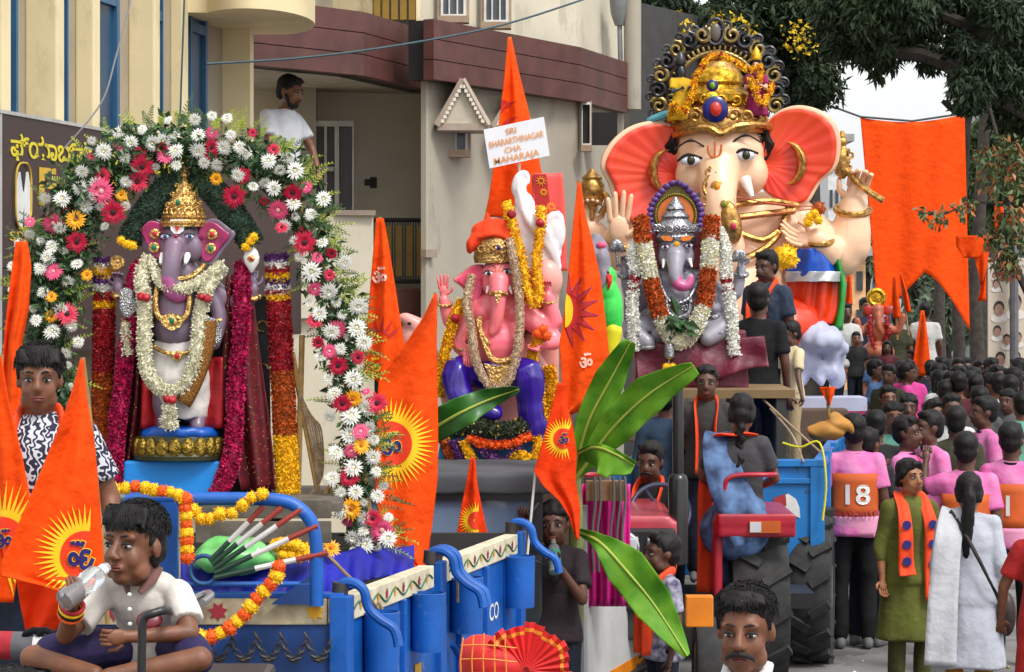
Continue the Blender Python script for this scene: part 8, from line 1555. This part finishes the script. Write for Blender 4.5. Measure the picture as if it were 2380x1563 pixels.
# crowd further back
cols = [cloth('crowd_' + n, c) for n, c in (('mint', '#5f9a86'), ('black', '#121214'), ('white', '#b9b9b6'), ('grey', '#4a4a4c'), ('olive', '#33351f'), ('pink', '#cc3d8e'), ('navy', '#1a2236'), ('maroon', '#4d1520'), ('blue', '#3c5a86'))]
CN = ['mint green', 'black', 'white', 'grey', 'olive', 'pink', 'navy', 'maroon', 'pale blue']
CR = [(2036, 950, 1, 178, 'beside the number 18 jersey'), (2076, 930, 0, 5, 'behind the pink jerseys'), (2054, 998, 3, -20, 'a small boy beside jersey 18'), (2063, 893, 6, 10, 'under the far float'), (2112, 912, 1, -8, 'between two pink jerseys'), (2170, 926, 1, 20, 'with a hand near the mouth'), (2212, 912, 2, 4, 'looking at the camera'), (2196, 881, 4, 170, 'further up the street'), (2247, 878, 1, 30, 'right of the white shirt'), (2276, 894, 3, 180, 'behind the sideways jersey'), (2342, 902, 3, -30, 'under the poster'), (2376, 908, 0, 175, 'at the street edge by the poster'), (2222, 940, 4, 170, 'with back turned in mid crowd'), (2018, 990, 1, 150, 'behind the trailer wheel')]
for i, (x, y, c, yaw, w_) in enumerate(CR):
    h = 1.66 + .05 * math.sin(i * 2.3) if 'small boy' not in w_ else 1.35
    person('%s shirted person %s' % (CN[c], w_), ground(x, y, h * 1.02), yaw, h, (skin_d, skin_m)[i % 2], cols[c], denim if i % 3 else blackc, hair=('short', 'fringe', 'short')[i % 3] if i != 5 else 'long', detail=1 if abs(yaw) < 60 else 0, vox=.022)
# far crowd: copies of four figures in their own shirt colours
protos = []
for i in range(4): protos.append(person('p', Vector((0, 0, 0)), (0, 170, 60, -120)[i], 1.66, (skin_d, skin_m)[i % 2], cols[i], (denim, blackc)[i % 2], detail=0, vox=.03, sleeve=('short', 'long')[i % 2], hair=('short', 'short', 'fringe', 'long')[i])[0])
rr = random.Random(11); used = set(); spots = []
for k in range(60):
    y = rr.uniform(826, 872); x = rr.uniform(2030, 2370) if y < 850 else rr.uniform(2170, 2380)
    if all(abs(x - a) + 2 * abs(y - b) > 13 for a, b in spots): spots.append((x, y))
for k, (x, y) in enumerate(spots):
    src = protos[k % 4]; r_ = src if k < 4 else src.copy()
    if k >= 4: COL.objects.link(r_)
    h = rr.uniform(.94, 1.05); p = ground(x, y, 1.69 * h); r_.location = p; r_.scale = (h, h, h); r_.rotation_euler = (0, 0, rr.uniform(-.5, .5)); ci = rr.randrange(9)
    r_['label'] = 'distant %s shirted person in the far street crowd' % CN[ci]; r_['category'] = 'person'; r_['group'] = 'distant street crowd in %s' % CN[ci]
    kids = list(src.children)
    for ch in kids:
        c2 = ch if k < 4 else ch.copy()
        if k >= 4: COL.objects.link(c2); c2.parent = r_
        if c2.name.startswith('shirt'): c2.material_slots[0].link = 'OBJECT'; c2.material_slots[0].material = cols[ci]
# ---------------------------------------------------------------- far float
ff_ = thing('far_float', Vector((PD(2040, 0, 36).x, 36.5, 0)), 'distant truck float with pink rail carrying people and a golden idol', 'truck'); a, b_ = PD(1940, 0, 35.5), PD(2125, 0, 35.5)
g = MB(); g.box(((a.x + b_.x) / 2, 36.7, .75), (b_.x - a.x, 2.4, .4)); g.build('bed', mat('float_dark', (.05, .04, .05), .7), ff_, smooth=False); g = MB(); g.box(((a.x + b_.x) / 2, 35.47, 1.02), (b_.x - a.x, .06, .2)); g.build('pink_rail', mat('rail_pink', '#b3306c', .6), ff_, smooth=False)
for x in (a.x + .3, b_.x - .3): wheel(ff_, (x, 36, .4), .4, .22)
f = Fr(36.6); K = f.k; si = thing('golden_idol', f(2040, 860), 'small far idol with round golden halo and dark red garland', 'idol')
b = MB(); [el(b, f, *e) for e in ((2040, 725, 0, 16, 20), (2040, 775, 0, 26, 30), (2040, 820, 0, 40, 28))]; pr(b, f, [(2040, 735, 14), (2040, 760, 22), (2048, 775, 22)], [9, 7, 5]); pr(b, f, [(2062, 760, 0), (2085, 770, 4), (2098, 735, 8)], [11, 9, 7]); pr(b, f, [(2018, 760, 0), (1998, 775, 4), (1992, 745, 8)], [11, 9, 7]); blob(b, .02, 2).build('body', mat('far_idol', '#a8583c', .5, var=.25, scale=5), si, angle=180)
g = MB(); g.torus(f(2038, 692, -8), 17 * K, 6 * K, rot(90, 0, 0)); g.ell(f(2038, 692, -8), (16 * K, 3 * K, 16 * K)); g.build('halo', bgold2, si); petal_rope('garland', si, [f(*p) for p in ((2022, 735, 14), (2020, 780, 26), (2038, 825, 30), (2058, 780, 26), (2058, 735, 14))], 5 * K, 400, 5 * K, 4 * K, [rosered])
for s in (-1, 1): g = MB(); g.ell(f(2040 + s * 22, 722, 2), (10 * K, 3 * K, 12 * K)); g.build('ear', mat('far_ear', '#b3241c', .5), si)
FP = [(1966, 702, 35.7, 2, 10, 1.7, 'white printed shirt standing beside the giant idol mount'), (1990, 770, 35.6, 1, 0, 1.2, 'black sitting on the far float edge'), (2062, 790, 35.6, 7, -10, 1.2, 'maroon with long hair on the far float'), (2033, 825, 35.45, 8, 5, 1.15, 'pale blue stripes below the golden idol'), (2118, 812, 35.45, 3, -60, 1.2, 'grey shirt and cap at the float corner'), (2012, 690, 37.6, 6, 20, 1.7, 'navy standing behind the golden idol'), (2150, 700, 37.4, 2, 170, 1.72, 'white holding cloth at the back of the float'), (2085, 720, 37.4, 4, 170, 1.6, 'olive behind the golden idol')]
for i, (x, y, d, c, yaw, h, w_) in enumerate(FP): person('person in %s' % w_, at_top(x, y, d, h * 1.02), yaw, h, (skin_d, skin_m)[i % 2], cols[c], denim, detail=0, vox=.03, hair='long' if 'long hair' in w_ else 'short')
for i, (l, r, lab) in enumerate((([(2140, 722), (2130, 790), (2118, 868)], [(2148, 722), (2158, 800), (2166, 874)], 'orange pennant standing at the right of the far float'), ([(2074, 640), (2072, 700), (2076, 730)], [(2082, 640), (2090, 700), (2096, 740)], 'narrow orange flag behind the golden idol'), ([(2088, 635), (2100, 690), (2106, 720)], [(2096, 640), (2112, 690), (2118, 726)], 'second narrow orange flag leaning right behind the golden idol'), ([(1966, 640), (1962, 700)], [(1978, 640), (1982, 710)], 'orange flag beside the man in white print shirt'), ([(1905, 905), (1925, 940)], [(1942, 900), (1930, 942)], 'orange cloth corner behind the cream shirted boy'))):
    Fq = Flag('far_pennant', l, r, (35.3, 37, 37, 36, 22)[i], saff, lab, fold=(.04, 5, .2), rows=14, cols=8); pole(Fq, [PD((l[0][0] + r[0][0]) / 2, l[0][1], Fq.d + .02), PD((l[-1][0] + r[-1][0]) / 2, l[-1][1] + 60, Fq.d + .05)], .015)
bpy.data.scenes.remove(TMP)
